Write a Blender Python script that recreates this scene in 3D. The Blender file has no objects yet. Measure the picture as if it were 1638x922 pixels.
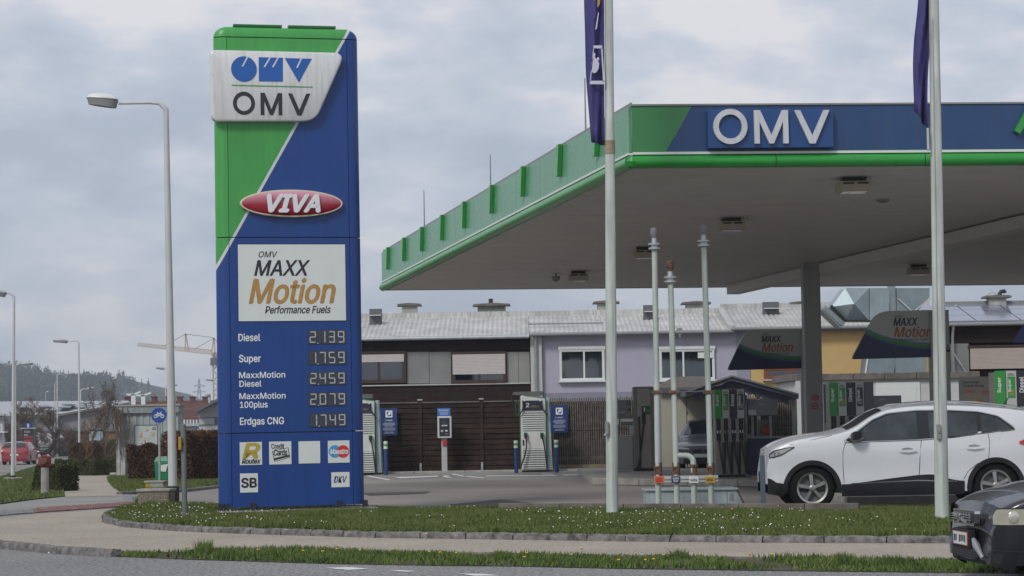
import bpy, bmesh, math, random
import numpy as np
from mathutils import Vector, Matrix
random.seed(7); np.random.seed(7)
S = bpy.context.scene; C = S.collection
R = math.radians; PI = math.pi
# ------------------------------------------------------------------ camera
F = 3600.0; CX, CY = 819.0, 461.0; EYE = 1.4
ROLL = 0.0165; PITCH = math.atan(218 / F)
_f = Vector((0, math.cos(PITCH), math.sin(PITCH))); _r0 = Vector((1, 0, 0)); _u0 = Vector((0, -math.sin(PITCH), math.cos(PITCH)))
_u = _u0 * math.cos(ROLL) + _r0 * math.sin(ROLL); _r = _r0 * math.cos(ROLL) - _u0 * math.sin(ROLL)
cam = bpy.data.cameras.new('camera'); camo = bpy.data.objects.new('camera', cam); C.objects.link(camo)
cam.sensor_width = 36; cam.lens = F / 1638 * 36; cam.clip_start = 0.5; cam.clip_end = 20000
m3 = Matrix((_r, _u, -_f)).transposed()
camo.matrix_world = Matrix.Translation((0, 0, EYE)) @ m3.to_4x4()
S.camera = camo
S.render.resolution_x, S.render.resolution_y = 1024, 576
# ------------------------------------------------------------------ light
SUN_EL, SUN_AZ = 40, 212
w = bpy.data.worlds.new('World'); S.world = w; w.use_nodes = True
nt = w.node_tree; nt.nodes.clear(); N = nt.nodes.new; LK = nt.links.new
out = N('ShaderNodeOutputWorld'); bg = N('ShaderNodeBackground'); bg.inputs[1].default_value = 1.0
sky = N('ShaderNodeTexSky'); sky.sky_type = 'NISHITA'; sky.sun_disc = False
sky.sun_elevation = R(SUN_EL); sky.sun_rotation = R(SUN_AZ)
sm = N('ShaderNodeVectorMath'); sm.operation = 'SCALE'; sm.inputs[3].default_value = 0.09; LK(sky.outputs[0], sm.inputs[0])
tc = N('ShaderNodeTexCoord'); mp = N('ShaderNodeMapping'); mp.inputs['Scale'].default_value = (1, 1, 2.6)
LK(tc.outputs['Generated'], mp.inputs[0])
def nz(scale, det, rough=0.55, off=0):
    n = N('ShaderNodeTexNoise'); n.inputs['Scale'].default_value = scale; n.inputs['Detail'].default_value = det
    n.inputs['Roughness'].default_value = rough
    m = N('ShaderNodeMapping'); m.inputs['Location'].default_value = (off, off * .7, 0); LK(mp.outputs[0], m.inputs[0]); LK(m.outputs[0], n.inputs[0]); return n
n1 = nz(5.2, 4, .5, 1.3); n2 = nz(17, 5, .55, 4.1)
mx = N('ShaderNodeMath'); mx.operation = 'MULTIPLY_ADD'; mx.inputs[1].default_value = .52; LK(n2.outputs[0], mx.inputs[0])
m1 = N('ShaderNodeMath'); m1.operation = 'MULTIPLY'; m1.inputs[1].default_value = .60; LK(n1.outputs[0], m1.inputs[0]); LK(m1.outputs[0], mx.inputs[2])
cr = N('ShaderNodeValToRGB'); e = cr.color_ramp
e.elements[0].position = .46; e.elements[0].color = (.37, .41, .49, 1)
e.elements[1].position = .67; e.elements[1].color = (.67, .65, .67, 1)
a = e.elements.new(.52); a.color = (.43, .47, .55, 1); a = e.elements.new(.59); a.color = (.515, .54, .605, 1)
LK(mx.outputs[0], cr.inputs[0])
mixs = N('ShaderNodeMixRGB'); mixs.inputs[0].default_value = .93; LK(sm.outputs[0], mixs.inputs[1]); LK(cr.outputs[0], mixs.inputs[2])
LK(mixs.outputs[0], bg.inputs[0]); LK(bg.outputs[0], out.inputs[0])
sl = bpy.data.lights.new('sun', 'SUN'); sl.energy = 1.5; sl.angle = R(14); sl.color = (1, .97, .92)
so = bpy.data.objects.new('sun', sl); C.objects.link(so)
d = Vector((math.sin(R(SUN_AZ)) * math.cos(R(SUN_EL)), math.cos(R(SUN_AZ)) * math.cos(R(SUN_EL)), math.sin(R(SUN_EL))))
so.rotation_euler = d.to_track_quat('Z', 'Y').to_euler()
S.view_settings.view_transform = 'Standard'; S.view_settings.look = 'None'; S.view_settings.gamma = 1; S.view_settings.exposure = 0.36
# ------------------------------------------------------------------ measuring helpers
def ray(px, py): return _f + _r * ((px - CX) / F) + _u * ((CY - py) / F)
def P(px, py, Y):
    r = ray(px, py); return Vector((0, 0, EYE)) + r * (Y / r.y)
def drop(X, Y):
    if Y < 38: return 0.0
    t = (-X / Y - .060) / .060; t = min(1, max(0, t)); t = t * t * (3 - 2 * t)
    return min(.65, .0062 * (Y - 38)) * t
def G(px, py, z=0.0):
    r = ray(px, py); Y = 40.0
    for _ in range(40):
        X = r.x / r.y * Y
        Y = .5 * Y + .5 * min(900, (EYE - z + drop(X, Y)) / max(1e-4, -r.z / r.y))
    return Vector((r.x / r.y * Y, Y, z - drop(r.x / r.y * Y, Y)))
def gz(X, Y): return -drop(X, Y)
def onplane(px, py, M):                       # ray against the local XZ plane of matrix M -> local (x, z)
    o = Vector((0, 0, EYE)); r = ray(px, py); Mi = M.inverted()
    a = Mi @ o; b = Mi.to_3x3() @ r; t = -a.y / b.y; p = a + b * t; return p.x, p.z
def onheight(px, py, z):
    r = ray(px, py); t = (z - EYE) / r.z; return Vector((0, 0, EYE)) + r * t
# ------------------------------------------------------------------ materials
MATS = {}
def mat(name, col, rough=.6, metal=0, var=.12, scale=4, bump=0, bscale=60, spec=.5, streak=0, coat=0, var2=None, coord='Object', emit=0):
    if name in MATS: return MATS[name]
    m = bpy.data.materials.new(name); m.use_nodes = True; t = m.node_tree; b = t.nodes['Principled BSDF']
    b.inputs['Roughness'].default_value = rough; b.inputs['Metallic'].default_value = metal
    b.inputs['Specular IOR Level'].default_value = spec; b.inputs['Coat Weight'].default_value = coat
    col = tuple(col)
    tc = t.nodes.new('ShaderNodeTexCoord')
    if var or streak:
        n = t.nodes.new('ShaderNodeTexNoise'); n.inputs['Scale'].default_value = scale; n.inputs['Detail'].default_value = 6
        n.inputs['Roughness'].default_value = .6
        t.links.new(tc.outputs[coord], n.inputs[0])
        rp = t.nodes.new('ShaderNodeValToRGB'); rp.color_ramp.elements[0].position = .3; rp.color_ramp.elements[1].position = .7
        lo = tuple(c * (1 - var) for c in col); hi = tuple(min(1, c * (1 + var)) for c in col)
        if var2: hi = var2
        rp.color_ramp.elements[0].color = lo + (1,); rp.color_ramp.elements[1].color = tuple(hi) + (1,)
        t.links.new(n.outputs[0], rp.inputs[0]); last = rp.outputs[0]
        if streak:
            mpn = t.nodes.new('ShaderNodeMapping'); mpn.inputs['Scale'].default_value = (7, 7, .35); t.links.new(tc.outputs[coord], mpn.inputs[0])
            n3 = t.nodes.new('ShaderNodeTexNoise'); n3.inputs['Scale'].default_value = 2.2; n3.inputs['Detail'].default_value = 5; t.links.new(mpn.outputs[0], n3.inputs[0])
            r3 = t.nodes.new('ShaderNodeValToRGB'); r3.color_ramp.elements[0].position = .42; r3.color_ramp.elements[1].position = .72
            r3.color_ramp.elements[0].color = (0, 0, 0, 1); r3.color_ramp.elements[1].color = (streak,) * 3 + (1,); t.links.new(n3.outputs[0], r3.inputs[0])
            mm = t.nodes.new('ShaderNodeMixRGB'); t.links.new(r3.outputs[0], mm.inputs[0]); t.links.new(last, mm.inputs[1]); mm.inputs[2].default_value = (.10, .10, .085, 1); last = mm.outputs[0]
        t.links.new(last, b.inputs['Base Color'])
        rr = t.nodes.new('ShaderNodeMath'); rr.operation = 'MULTIPLY_ADD'; rr.inputs[1].default_value = .25; rr.inputs[2].default_value = max(0, rough - .12)
        t.links.new(n.outputs[0], rr.inputs[0]); t.links.new(rr.outputs[0], b.inputs['Roughness'])
    else: b.inputs['Base Color'].default_value = col + (1,)
    if bump:
        n2 = t.nodes.new('ShaderNodeTexNoise'); n2.inputs['Scale'].default_value = bscale; n2.inputs['Detail'].default_value = 4; t.links.new(tc.outputs[coord], n2.inputs[0])
        bp = t.nodes.new('ShaderNodeBump'); bp.inputs['Strength'].default_value = bump; bp.inputs['Distance'].default_value = .02
        t.links.new(n2.outputs[0], bp.inputs['Height']); t.links.new(bp.outputs[0], b.inputs['Normal'])
    MATS[name] = m; return m
def aggregate(name, c0, c1, fine=90, patch=(.35, .06), dark=.25):           # asphalt / chippings: grains + broad patches
    m = bpy.data.materials.new(name); m.use_nodes = True; t = m.node_tree; b = t.nodes['Principled BSDF']; b.inputs['Roughness'].default_value = .92
    b.inputs['Specular IOR Level'].default_value = .25
    tc = t.nodes.new('ShaderNodeTexCoord')
    n = t.nodes.new('ShaderNodeTexNoise'); n.inputs['Scale'].default_value = fine; n.inputs['Detail'].default_value = 3; n.inputs['Roughness'].default_value = .8; t.links.new(tc.outputs['Object'], n.inputs[0])
    rp = t.nodes.new('ShaderNodeValToRGB'); rp.color_ramp.elements[0].position = .36; rp.color_ramp.elements[1].position = .64
    rp.color_ramp.elements[0].color = tuple(c0) + (1,); rp.color_ramp.elements[1].color = tuple(c1) + (1,); t.links.new(n.outputs[0], rp.inputs[0])
    v = t.nodes.new('ShaderNodeTexNoise'); v.inputs['Scale'].default_value = patch[0]; v.inputs['Detail'].default_value = 7; v.inputs['Roughness'].default_value = .62; t.links.new(tc.outputs['Object'], v.inputs[0])
    r2 = t.nodes.new('ShaderNodeValToRGB'); r2.color_ramp.elements[0].position = .35; r2.color_ramp.elements[1].position = .62
    r2.color_ramp.elements[0].color = (1 - dark,) * 3 + (1,); r2.color_ramp.elements[1].color = (1, 1, 1, 1); t.links.new(v.outputs[0], r2.inputs[0])
    mu = t.nodes.new('ShaderNodeMixRGB'); mu.blend_type = 'MULTIPLY'; mu.inputs[0].default_value = 1; t.links.new(rp.outputs[0], mu.inputs[1]); t.links.new(r2.outputs[0], mu.inputs[2])
    t.links.new(mu.outputs[0], b.inputs['Base Color'])
    bp = t.nodes.new('ShaderNodeBump'); bp.inputs['Strength'].default_value = .5; bp.inputs['Distance'].default_value = .01; t.links.new(n.outputs[0], bp.inputs['Height']); t.links.new(bp.outputs[0], b.inputs['Normal'])
    MATS[name] = m; return m
def glassmat(name, tint, refl=.25, alpha=.5):
    m = bpy.data.materials.new(name); m.use_nodes = True; t = m.node_tree; t.nodes.clear()
    o = t.nodes.new('ShaderNodeOutputMaterial'); tr = t.nodes.new('ShaderNodeBsdfTransparent'); tr.inputs[0].default_value = tuple(c * alpha for c in tint) + (1,)
    gl = t.nodes.new('ShaderNodeBsdfGlossy'); gl.inputs['Roughness'].default_value = .03; gl.inputs[0].default_value = (.9, .95, 1, 1)
    fr = t.nodes.new('ShaderNodeFresnel'); fr.inputs[0].default_value = 1.5
    mr = t.nodes.new('ShaderNodeMath'); mr.operation = 'ADD'; mr.inputs[1].default_value = refl * .5; t.links.new(fr.outputs[0], mr.inputs[0])
    mi = t.nodes.new('ShaderNodeMixShader'); t.links.new(mr.outputs[0], mi.inputs[0]); t.links.new(tr.outputs[0], mi.inputs[1]); t.links.new(gl.outputs[0], mi.inputs[2]); t.links.new(mi.outputs[0], o.inputs[0])
    MATS[name] = m; return m
GREEN = (.055, .30, .075); BLUE = (.009, .048, .19)
white = mat('white_paint', (.72, .73, .72), .35, var=.05, streak=.25)
plain_white = mat('sheet_white', (.62, .65, .63), .4, var=.03)
lgrey = mat('grey_paint', (.42, .44, .43), .45, var=.1, streak=.2)
galv = mat('galvanised_steel', (.42, .45, .46), .4, metal=.6, var=.15, scale=6)
dgrey = mat('dark_grey', (.10, .105, .11), .5, var=.1)
mgrey = mat('mid_grey', (.22, .225, .225), .5, var=.1)
black = mat('black_plastic', (.015, .016, .018), .5, var=.2)
rubber = mat('rubber', (.008, .008, .008), .85, var=.2, bump=.2, spec=.15)
concrete = mat('concrete', (.30, .285, .26), .9, var=.25, scale=5, bump=.4, bscale=30)
dconcrete = mat('stained_concrete', (.14, .122, .105), .95, var=.45, scale=3, bump=.5, bscale=25)
granite = mat('granite', (.15, .142, .136), .9, var=.65, scale=9, bump=.9, bscale=35)
bluep = mat('blue_paint', BLUE, .35, var=.08, streak=.15)
navy = mat('navy_print', (.012, .022, .085), .4, var=.05)
greenp = mat('green_paint', GREEN, .35, var=.08)
dgreen = mat('dark_green_paint', (.012, .14, .03), .4, var=.1)
gold = mat('gold_print', (.42, .24, .07), .4, metal=.2, var=.15, scale=12)
ink = mat('black_print', (.02, .021, .024), .5, var=.0)
whitep = mat('white_print', (.75, .76, .77), .5, var=.0)
greyprint = mat('grey_print', (.45, .47, .5), .5, var=0)
redp = mat('red_paint', (.45, .02, .025), .4, var=.1)
rust = mat('rusty_iron', (.13, .068, .042), .85, var=.6, scale=20, bump=.4)
chrome = mat('chrome', (.6, .61, .62), .18, metal=1, var=.03)
brown = mat('dark_brown_wood', (.030, .017, .013), .7, var=.35, scale=3, bump=.2)
# ------------------------------------------------------------------ mesh builder
class B:
    def __init__(s): s.v = []; s.f = []; s.m = []
    def add(s, vs, fs, mi=0):
        o = len(s.v); s.v += [tuple(v) for v in vs]; s.f += [tuple(i + o for i in f) for f in fs]; s.m += [mi] * len(fs); return s
    def box(s, x0, x1, y0, y1, z0, z1, mi=0):
        return s.add([(x0, y0, z0), (x1, y0, z0), (x1, y1, z0), (x0, y1, z0), (x0, y0, z1), (x1, y0, z1), (x1, y1, z1), (x0, y1, z1)],
                     [(0, 3, 2, 1), (4, 5, 6, 7), (0, 1, 5, 4), (1, 2, 6, 5), (2, 3, 7, 6), (3, 0, 4, 7)], mi)
    def obox(s, a, b, wx, wy, mi=0):           # box bar from a to b
        a = Vector(a); b = Vector(b); d = (b - a).normalized(); q = Vector((0, 1, 0)) if abs(d.y) < .9 else Vector((1, 0, 0))
        u = d.cross(q).normalized() * wx / 2; v = d.cross(u).normalized() * wy / 2
        return s.add([a - u - v, a + u - v, a + u + v, a - u + v, b - u - v, b + u - v, b + u + v, b - u + v],
                     [(0, 3, 2, 1), (4, 5, 6, 7), (0, 1, 5, 4), (1, 2, 6, 5), (2, 3, 7, 6), (3, 0, 4, 7)], mi)
    def prism(s, poly, y0, y1, mi=0):          # polygon in xz, extruded in y
        n = len(poly); vs = [(x, y0, z) for x, z in poly] + [(x, y1, z) for x, z in poly]
        A = sum(poly[i][0] * poly[(i + 1) % n][1] - poly[(i + 1) % n][0] * poly[i][1] for i in range(n))
        fs = [tuple(range(n)), tuple(range(2 * n - 1, n - 1, -1))] + [(i, i + n, (i + 1) % n + n, (i + 1) % n) for i in range(n)]
        if A < 0: fs = [tuple(reversed(f)) for f in fs]
        return s.add(vs, fs, mi)
    def prismz(s, poly, z0, z1, mi=0):
        n = len(poly); vs = [(x, y, z0) for x, y in poly] + [(x, y, z1) for x, y in poly]
        A = sum(poly[i][0] * poly[(i + 1) % n][1] - poly[(i + 1) % n][0] * poly[i][1] for i in range(n))
        fs = [tuple(reversed(range(n))), tuple(range(n, 2 * n))] + [(i, (i + 1) % n, (i + 1) % n + n, i + n) for i in range(n)]
        if A < 0: fs = [tuple(reversed(f)) for f in fs]
        return s.add(vs, fs, mi)
    def tube(s, pts, r, n=8, mi=0, caps=True):
        pts = [Vector(p) for p in pts]; rs = r if isinstance(r, (list, tuple)) else [r] * len(pts)
        vs = []; prev = None
        for i, p in enumerate(pts):
            d = (pts[min(i + 1, len(pts) - 1)] - pts[max(i - 1, 0)]).normalized()
            if prev is None:
                q = Vector((0, 1, 0)) if abs(d.y) < .9 else Vector((1, 0, 0)); u = d.cross(q).normalized()
            else: u = (prev - d * prev.dot(d)).normalized()
            prev = u; v = d.cross(u)
            for k in range(n):
                a = 2 * PI * k / n; vs.append(p + (u * math.cos(a) + v * math.sin(a)) * rs[i])
        fs = []
        for i in range(len(pts) - 1):
            for k in range(n):
                fs.append((i * n + k, i * n + (k + 1) % n, (i + 1) * n + (k + 1) % n, (i + 1) * n + k))
        if caps: fs += [tuple(reversed(range(n))), tuple(range(len(vs) - n, len(vs)))]
        return s.add(vs, fs, mi)
    def lathe(s, prof, c=(0, 0, 0), n=16, axis='z', mi=0):
        vs = []
        for r, h in prof:
            for k in range(n):
                a = 2 * PI * k / n; x, y = r * math.cos(a), r * math.sin(a)
                vs.append((c[0] + x, c[1] + y, c[2] + h) if axis == 'z' else (c[0] + x, c[1] + h, c[2] + y))
        fs = []
        for i in range(len(prof) - 1):
            for k in range(n):
                f = (i * n + k, i * n + (k + 1) % n, (i + 1) * n + (k + 1) % n, (i + 1) * n + k)
                fs.append(f if axis == 'z' else tuple(reversed(f)))
        b = tuple(reversed(range(n))); t = tuple(range(len(vs) - n, len(vs)))
        fs += [b, t] if axis == 'z' else [tuple(reversed(b)), tuple(reversed(t))]
        return s.add(vs, fs, mi)
    def grid(s, rows, mi=0, flip=False):
        n = len(rows[0]); vs = [p for r in rows for p in r]; fs = []
        for i in range(len(rows) - 1):
            for k in range(n - 1):
                f = (i * n + k, i * n + k + 1, (i + 1) * n + k + 1, (i + 1) * n + k); fs.append(tuple(reversed(f)) if flip else f)
        return s.add(vs, fs, mi)
def mk(name, b, m, parent=None, smooth=False, bev=0, label=None, kind=None, loc=None):
    me = bpy.data.meshes.new(name)
    me.from_pydata(b.v, [], b.f)
    ms = m if isinstance(m, (list, tuple)) else [m]
    for x in ms: me.materials.append(x)
    if len(ms) > 1: me.polygons.foreach_set('material_index', b.m)
    me.update()
    if smooth: me.polygons.foreach_set('use_smooth', [True] * len(me.polygons)); me.set_sharp_from_angle(angle=R(40))
    o = bpy.data.objects.new(name, me); C.objects.link(o)
    if parent: o.parent = parent
    if loc is not None: o.location = loc
    if bev:
        md = o.modifiers.new('bevel', 'BEVEL'); md.width = bev; md.segments = 2; md.limit_method = 'ANGLE'; md.angle_limit = R(40)
    if label: o['label'] = label
    if kind: o['kind'] = kind
    return o
def T(name, label, cat, loc=(0, 0, 0), rz=0, group=None, ry=0, kind=None, rx=0):
    o = bpy.data.objects.new(name, None); C.objects.link(o); o.location = loc; o.rotation_euler = (rx, ry, rz); o.empty_display_size = .2
    if label: o['label'] = label
    if cat: o['category'] = cat
    if group: o['group'] = group
    if kind: o['kind'] = kind
    return o
def tag(o, label=None, cat=None, group=None, kind=None):
    if label: o['label'] = label
    if cat: o['category'] = cat
    if group: o['group'] = group
    if kind: o['kind'] = kind
    return o
def dup(root, loc, rz=None, label=None, skip=()):
    r = root.copy(); C.objects.link(r); r.location = loc
    if rz is not None: r.rotation_euler = (root.rotation_euler[0], root.rotation_euler[1], rz)
    if label: r['label'] = label
    for ch in [c for c in bpy.data.objects if c.parent == root]:
        if ch.name.split('.')[0] in skip: continue
        c = ch.copy(); C.objects.link(c); c.parent = r
        for g in [q for q in bpy.data.objects if q.parent == ch]:
            k = g.copy(); C.objects.link(k); k.parent = c
    return r
def rmat(loc, rz=0, ry=0): return Matrix.Translation(loc) @ Matrix.Rotation(rz, 4, 'Z') @ Matrix.Rotation(ry, 4, 'Y')
def circ(cx, cz, rx, rz=None, n=32, a0=0, a1=2 * PI):
    rz = rz or rx; full = abs(a1 - a0 - 2 * PI) < 1e-6; k = n if full else n + 1
    return [(cx + rx * math.cos(a0 + (a1 - a0) * i / n), cz + rz * math.sin(a0 + (a1 - a0) * i / n)) for i in range(k)]
def rrect(x0, z0, x1, z1, r, n=5):
    p = []
    for cx, cz, a in ((x1 - r, z1 - r, 0), (x0 + r, z1 - r, PI / 2), (x0 + r, z0 + r, PI), (x1 - r, z0 + r, 1.5 * PI)):
        p += [(cx + r * math.cos(a + PI / 2 * i / n), cz + r * math.sin(a + PI / 2 * i / n)) for i in range(n + 1)]
    return p
_tm = {}
FONT = None
try: FONT = bpy.data.fonts.load(bpy.utils.system_resource('DATAFILES', path='fonts') + '/Inter.woff2')
except Exception: FONT = None
def textmesh(s, shear, bold, depth):
    k = (s, shear, bold, depth)
    if k in _tm: return _tm[k]
    cu = bpy.data.curves.new('lettering', 'FONT'); cu.body = s; cu.size = 1; cu.shear = shear; cu.offset = bold; cu.resolution_u = 3
    if FONT: cu.font = FONT
    cu.extrude = depth
    o = bpy.data.objects.new('tmp', cu); C.objects.link(o); bpy.context.view_layer.update()
    me = bpy.data.meshes.new_from_object(o.evaluated_get(bpy.context.evaluated_depsgraph_get()))
    co = [tuple(v.co) for v in me.vertices]; fs = [tuple(p.vertices) for p in me.polygons]
    bpy.data.objects.remove(o); bpy.data.meshes.remove(me); bpy.data.curves.remove(cu)
    _tm[k] = (co, fs); return _tm[k]
def text(s, x0, z0, x1, z1, y, m, parent, shear=0, bold=.0, depth=0, name='lettering', side=1):
    fat = bold * (.9 if FONT else 1); co, fs = textmesh(s, shear, 0, 0)
    xs = [c[0] for c in co]; ys = [c[1] for c in co]; ax, bx = min(xs), max(xs); ay, by = min(ys), max(ys)
    f = [(x0 + (c[0] - ax) / (bx - ax) * (x1 - x0), z0 + (c[1] - ay) / (by - ay) * (z1 - z0)) for c in co]
    b = B()
    if depth: # extruded letters: front, back and walls on boundary edges
        n = len(co); b.add([(x, y, z) for x, z in f], fs); b.add([(x, y + depth, z) for x, z in f], [tuple(reversed(q)) for q in fs])
        ed = {}
        for q in fs:
            for i in range(len(q)):
                a_, c_ = q[i], q[(i + 1) % len(q)]
                if (c_, a_) in ed: del ed[(c_, a_)]
                else: ed[(a_, c_)] = 1
        b.f += [(a_, a_ + n, c_ + n, c_) for a_, c_ in ed]; b.m += [0] * len(ed)
    else: b.add([(x, y, z) for x, z in f], fs)
    if fat:
        hs = (z1 - z0) * fat * 1.15; v0, f0_ = list(b.v), list(b.f)
        for k_, (ox, oz) in enumerate(((hs, 0), (-hs, 0), (0, hs * .8), (0, -hs * .8), (hs * .7, hs * .6), (-hs * .7, -hs * .6))): b.add([(v[0] + ox, v[1] - .0003 * (k_ + 1), v[2] + oz) for v in v0], f0_)
    return mk(name, b, m, parent)
class Fr:                                       # a frontal frame at depth Y: pixel -> local metres
    def __init__(s, loc): s.l = Vector(loc); s.Y = s.l.y; s.k = F / s.Y
    def p(s, px, py, dy=0): q = P(px, py, s.Y + dy) - s.l; return q.x, q.z
    def rect(s, x0, y0, x1, y1, dy=0):
        xc, yc = (x0 + x1) / 2, (y0 + y1) / 2
        return s.p(x0, yc, dy)[0], s.p(xc, y1, dy)[1], s.p(x1, yc, dy)[0], s.p(xc, y0, dy)[1]
    def box(s, b, x0, y0, x1, y1, ya, yb, mi=0, dy=0):
        a = s.rect(x0, y0, x1, y1, dy); return b.box(a[0], a[2], ya, yb, a[1], a[3], mi)
    def text(s, t, x0, y0, x1, y1, y, m, parent, **k):
        a = s.rect(x0, y0, x1, y1); return text(t, a[0], a[1], a[2], a[3], y, m, parent, **k)
# ================================================================== GROUND
asph = aggregate('station_asphalt', (.20, .185, .168), (.34, .315, .29), 60, (.16, 0), .34)
roadm = aggregate('road_asphalt', (.08, .08, .078), (.36, .355, .35), 20, (.3, 0), .15)
walkm = aggregate('path_chippings', (.235, .20, .16), (.48, .43, .36), 34, (.5, 0), .16)
palem = aggregate('pale_asphalt', (.22, .215, .20), (.32, .31, .29), 40, (.5, 0), .15)
lawn = mat('lawn_soil', (.045, .075, .018), .95, var=.5, scale=1.5, bump=.6, bscale=20)
linem = mat('road_marking', (.62, .62, .60), .7, var=.25, scale=8)
xs = [-9000, -5000, -2500, -1200, -600, -300, -200, -150, -120, -100, -80] + list(range(-70, 41, 1)) + [50, 70, 100, 150, 300, 600, 1200, 2500, 5000, 9000]
ys = [-60, -20, 0, 10] + [14 + i for i in range(0, 130)] + list(range(146, 220, 4)) + [230, 260, 300, 400, 600, 900, 1500, 3000, 5000, 9000]
b = B(); b.grid([[(x, y, gz(x, y) - .004) for x in xs] for y in ys])
tag(mk('ground', b, asph, smooth=True), 'grey asphalt ground of the station forecourt and beyond', kind='structure')
def sheet(name, pix, off, m, world=False, label=None, cuts=5, parent=None, kind='structure'):
    pts = [Vector((p[0], p[1], 0)) if world else G(*p) for p in pix]
    bm = bmesh.new(); vs = [bm.verts.new((p.x, p.y, 0)) for p in pts]; f = bm.faces.new(vs)
    if f.normal.z < 0: f.normal_flip()
    bm.normal_update()
    if f.normal.z < 0: f.normal_flip()
    bmesh.ops.triangulate(bm, faces=bm.faces[:])
    for _ in range(cuts):
        es = [e for e in bm.edges if e.calc_length() > 2.5]
        if not es: break
        bmesh.ops.subdivide_edges(bm, edges=es, cuts=1); bmesh.ops.triangulate(bm, faces=bm.faces[:])
    for v in bm.verts: v.co.z = gz(v.co.x, v.co.y) + off
    me = bpy.data.meshes.new(name); bm.to_mesh(me); bm.free(); me.materials.append(m)
    o = bpy.data.objects.new(name, me); C.objects.link(o); o['kind'] = kind
    if label: o['label'] = label
    if parent: o.parent = parent
    return o
# foreground road (lower than the pavement)
kerbL = [(-120, 858), (0, 878), (90, 887), (178, 892)]
vbot = [(178, 892), (300, 896), (400, 899), (520, 903), (700, 906), (820, 907), (1000, 911), (1220, 914), (1400, 916), (1570, 918), (1750, 921)]
edge = [G(*p) for p in kerbL + vbot[1:]]
e0 = edge[0]; e1 = edge[-1]
roadpts = [(e0.x - 30, e0.y + 14)] + [(p.x, p.y + (.7 if i_ > 3 else 0)) for i_, p in enumerate(edge)] + [(e1.x + 20, e1.y - 4), (e1.x + 20, 8), (e0.x - 30, 8)]
sheet('road', roadpts, .002, roadm, world=True, label='grey asphalt road along the bottom of the picture')
for q in ([(520, 909.5), (560, 908.5), (592, 911), (556, 913)], [(622, 914), (640, 913.2), (668, 915.2), (650, 916)], [(735, 919), (770, 919), (800, 922), (760, 922.5)]):
    tag(sheet('lane_dash', q, .007, linem), 'worn white dash painted on the road')
# pavement
ktop = [(163, 836), (200, 845), (285, 851), (400, 856), (600, 862), (820, 865), (1000, 868), (1220, 870), (1520, 871), (1760, 873)]
walk = kerbL[:-1] + [(178, 886), (300, 884), (400, 880), (520, 883), (700, 887), (820, 889), (1000, 893), (1220, 896), (1400, 899), (1570, 902), (1750, 905)]
walk += list(reversed(ktop)) + [(168, 826), (200, 817), (150, 817), (60, 824), (0, 830), (-120, 838)]
sheet('pavement', walk, .010, walkm, label='tan chipping pavement between road and grass island')
sheet('path_crossing', [(-120, 838), (0, 830), (60, 824), (150, 817), (200, 817), (216, 806), (196, 793), (105, 795), (50, 801), (0, 808), (-120, 822)], .006, palem, label='pale asphalt at the mouth of the cycle path')
sheet('cycle_path', [(105, 796), (97, 776), (104, 766), (118, 761), (150, 758), (200, 755.5), (205, 757), (186, 760.5), (171, 763), (172, 771), (180, 781), (197, 791), (196, 794)], .012, walkm, label='pale cycle path curving away between the hedges')
# red paving band built of setts
redst = mat('red_sett', (.26, .13, .115), .9, var=.35, scale=6, bump=.5)
greyst = mat('grey_sett', (.25, .25, .25), .9, var=.35, scale=6, bump=.5)
def setts(name, label, q, nx, ny, m, off):
    root = T(name, label, None, kind='structure'); c = [G(*p) for p in q]; b = B()
    for i in range(nx):
        for j in range(ny):
            def pt(u, v):
                a = c[0].lerp(c[1], u); d_ = c[3].lerp(c[2], u); return a.lerp(d_, v)
            g = .06; u0, u1, v0, v1 = (i + g) / nx, (i + 1 - g) / nx, (j + g) / ny, (j + 1 - g) / ny
            h = off + random.uniform(0, .008); ps = [pt(u0, v0), pt(u1, v0), pt(u1, v1), pt(u0, v1)]
            lo = [(p.x, p.y, gz(p.x, p.y) - .01) for p in ps]; hi = [(p.x, p.y, gz(p.x, p.y) + h) for p in ps]
            b.add(lo + hi, [(4, 5, 6, 7), (0, 1, 5, 4), (1, 2, 6, 5), (2, 3, 7, 6), (3, 0, 4, 7)])
    mk('sett', b, m, root, kind='stuff')
setts('red_paving_band', 'band of worn red setts across the path mouth', [(55, 822), (214, 811), (212, 804.5), (55, 814.5)], 40, 9, redst, .026)
setts('grey_sett_band', 'grey setts continuing the red band at the left edge', [(-60, 832), (53, 822.5), (53, 814.7), (-60, 822)], 30, 9, greyst, .026)
setts('grey_sett_corner', 'small patch of grey setts beside the pebbled block', [(196, 805), (219, 806), (219, 794), (197, 793)], 9, 12, greyst, .027)
# lawns
isl = [(168, 832), (205, 842), (285, 847), (400, 852), (600, 857), (820, 860), (1000, 863), (1220, 865), (1520, 867), (1760, 869)]
isl_back = [(1760, 826), (1520, 821), (1376, 819), (1180, 818), (980, 819), (800, 818), (700, 820), (640, 820), (585, 816), (345, 813), (270, 809), (230, 813), (195, 818), (172, 826)]
LZ = .055
sheet('grass_island', isl + isl_back, LZ, lawn, label='grass island between kerb and forecourt')
lawnL = [(-150, 826), (0, 807), (50, 800), (104, 794.5), (102, 786), (94, 772), (100, 764), (130, 759), (80, 752), (60, 746), (0, 764), (-150, 778)]
sheet('left_lawn', lawnL, .018, lawn, label='lawn with post and hydrant on the left')
lawnR = [(198, 791), (219, 789), (300, 786), (352, 780), (400, 774), (400, 748), (300, 752), (206, 757), (187, 761), (172, 764), (173, 771), (181, 780)]
sheet('hedge_lawn', lawnR, .02, lawn, label='grass below the brown hedges')
sheet('far_lawn', [(140, 757), (165, 755.5), (168, 748), (142, 750)], .04, lawn, label='patch of grass where the path bends')
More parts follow.
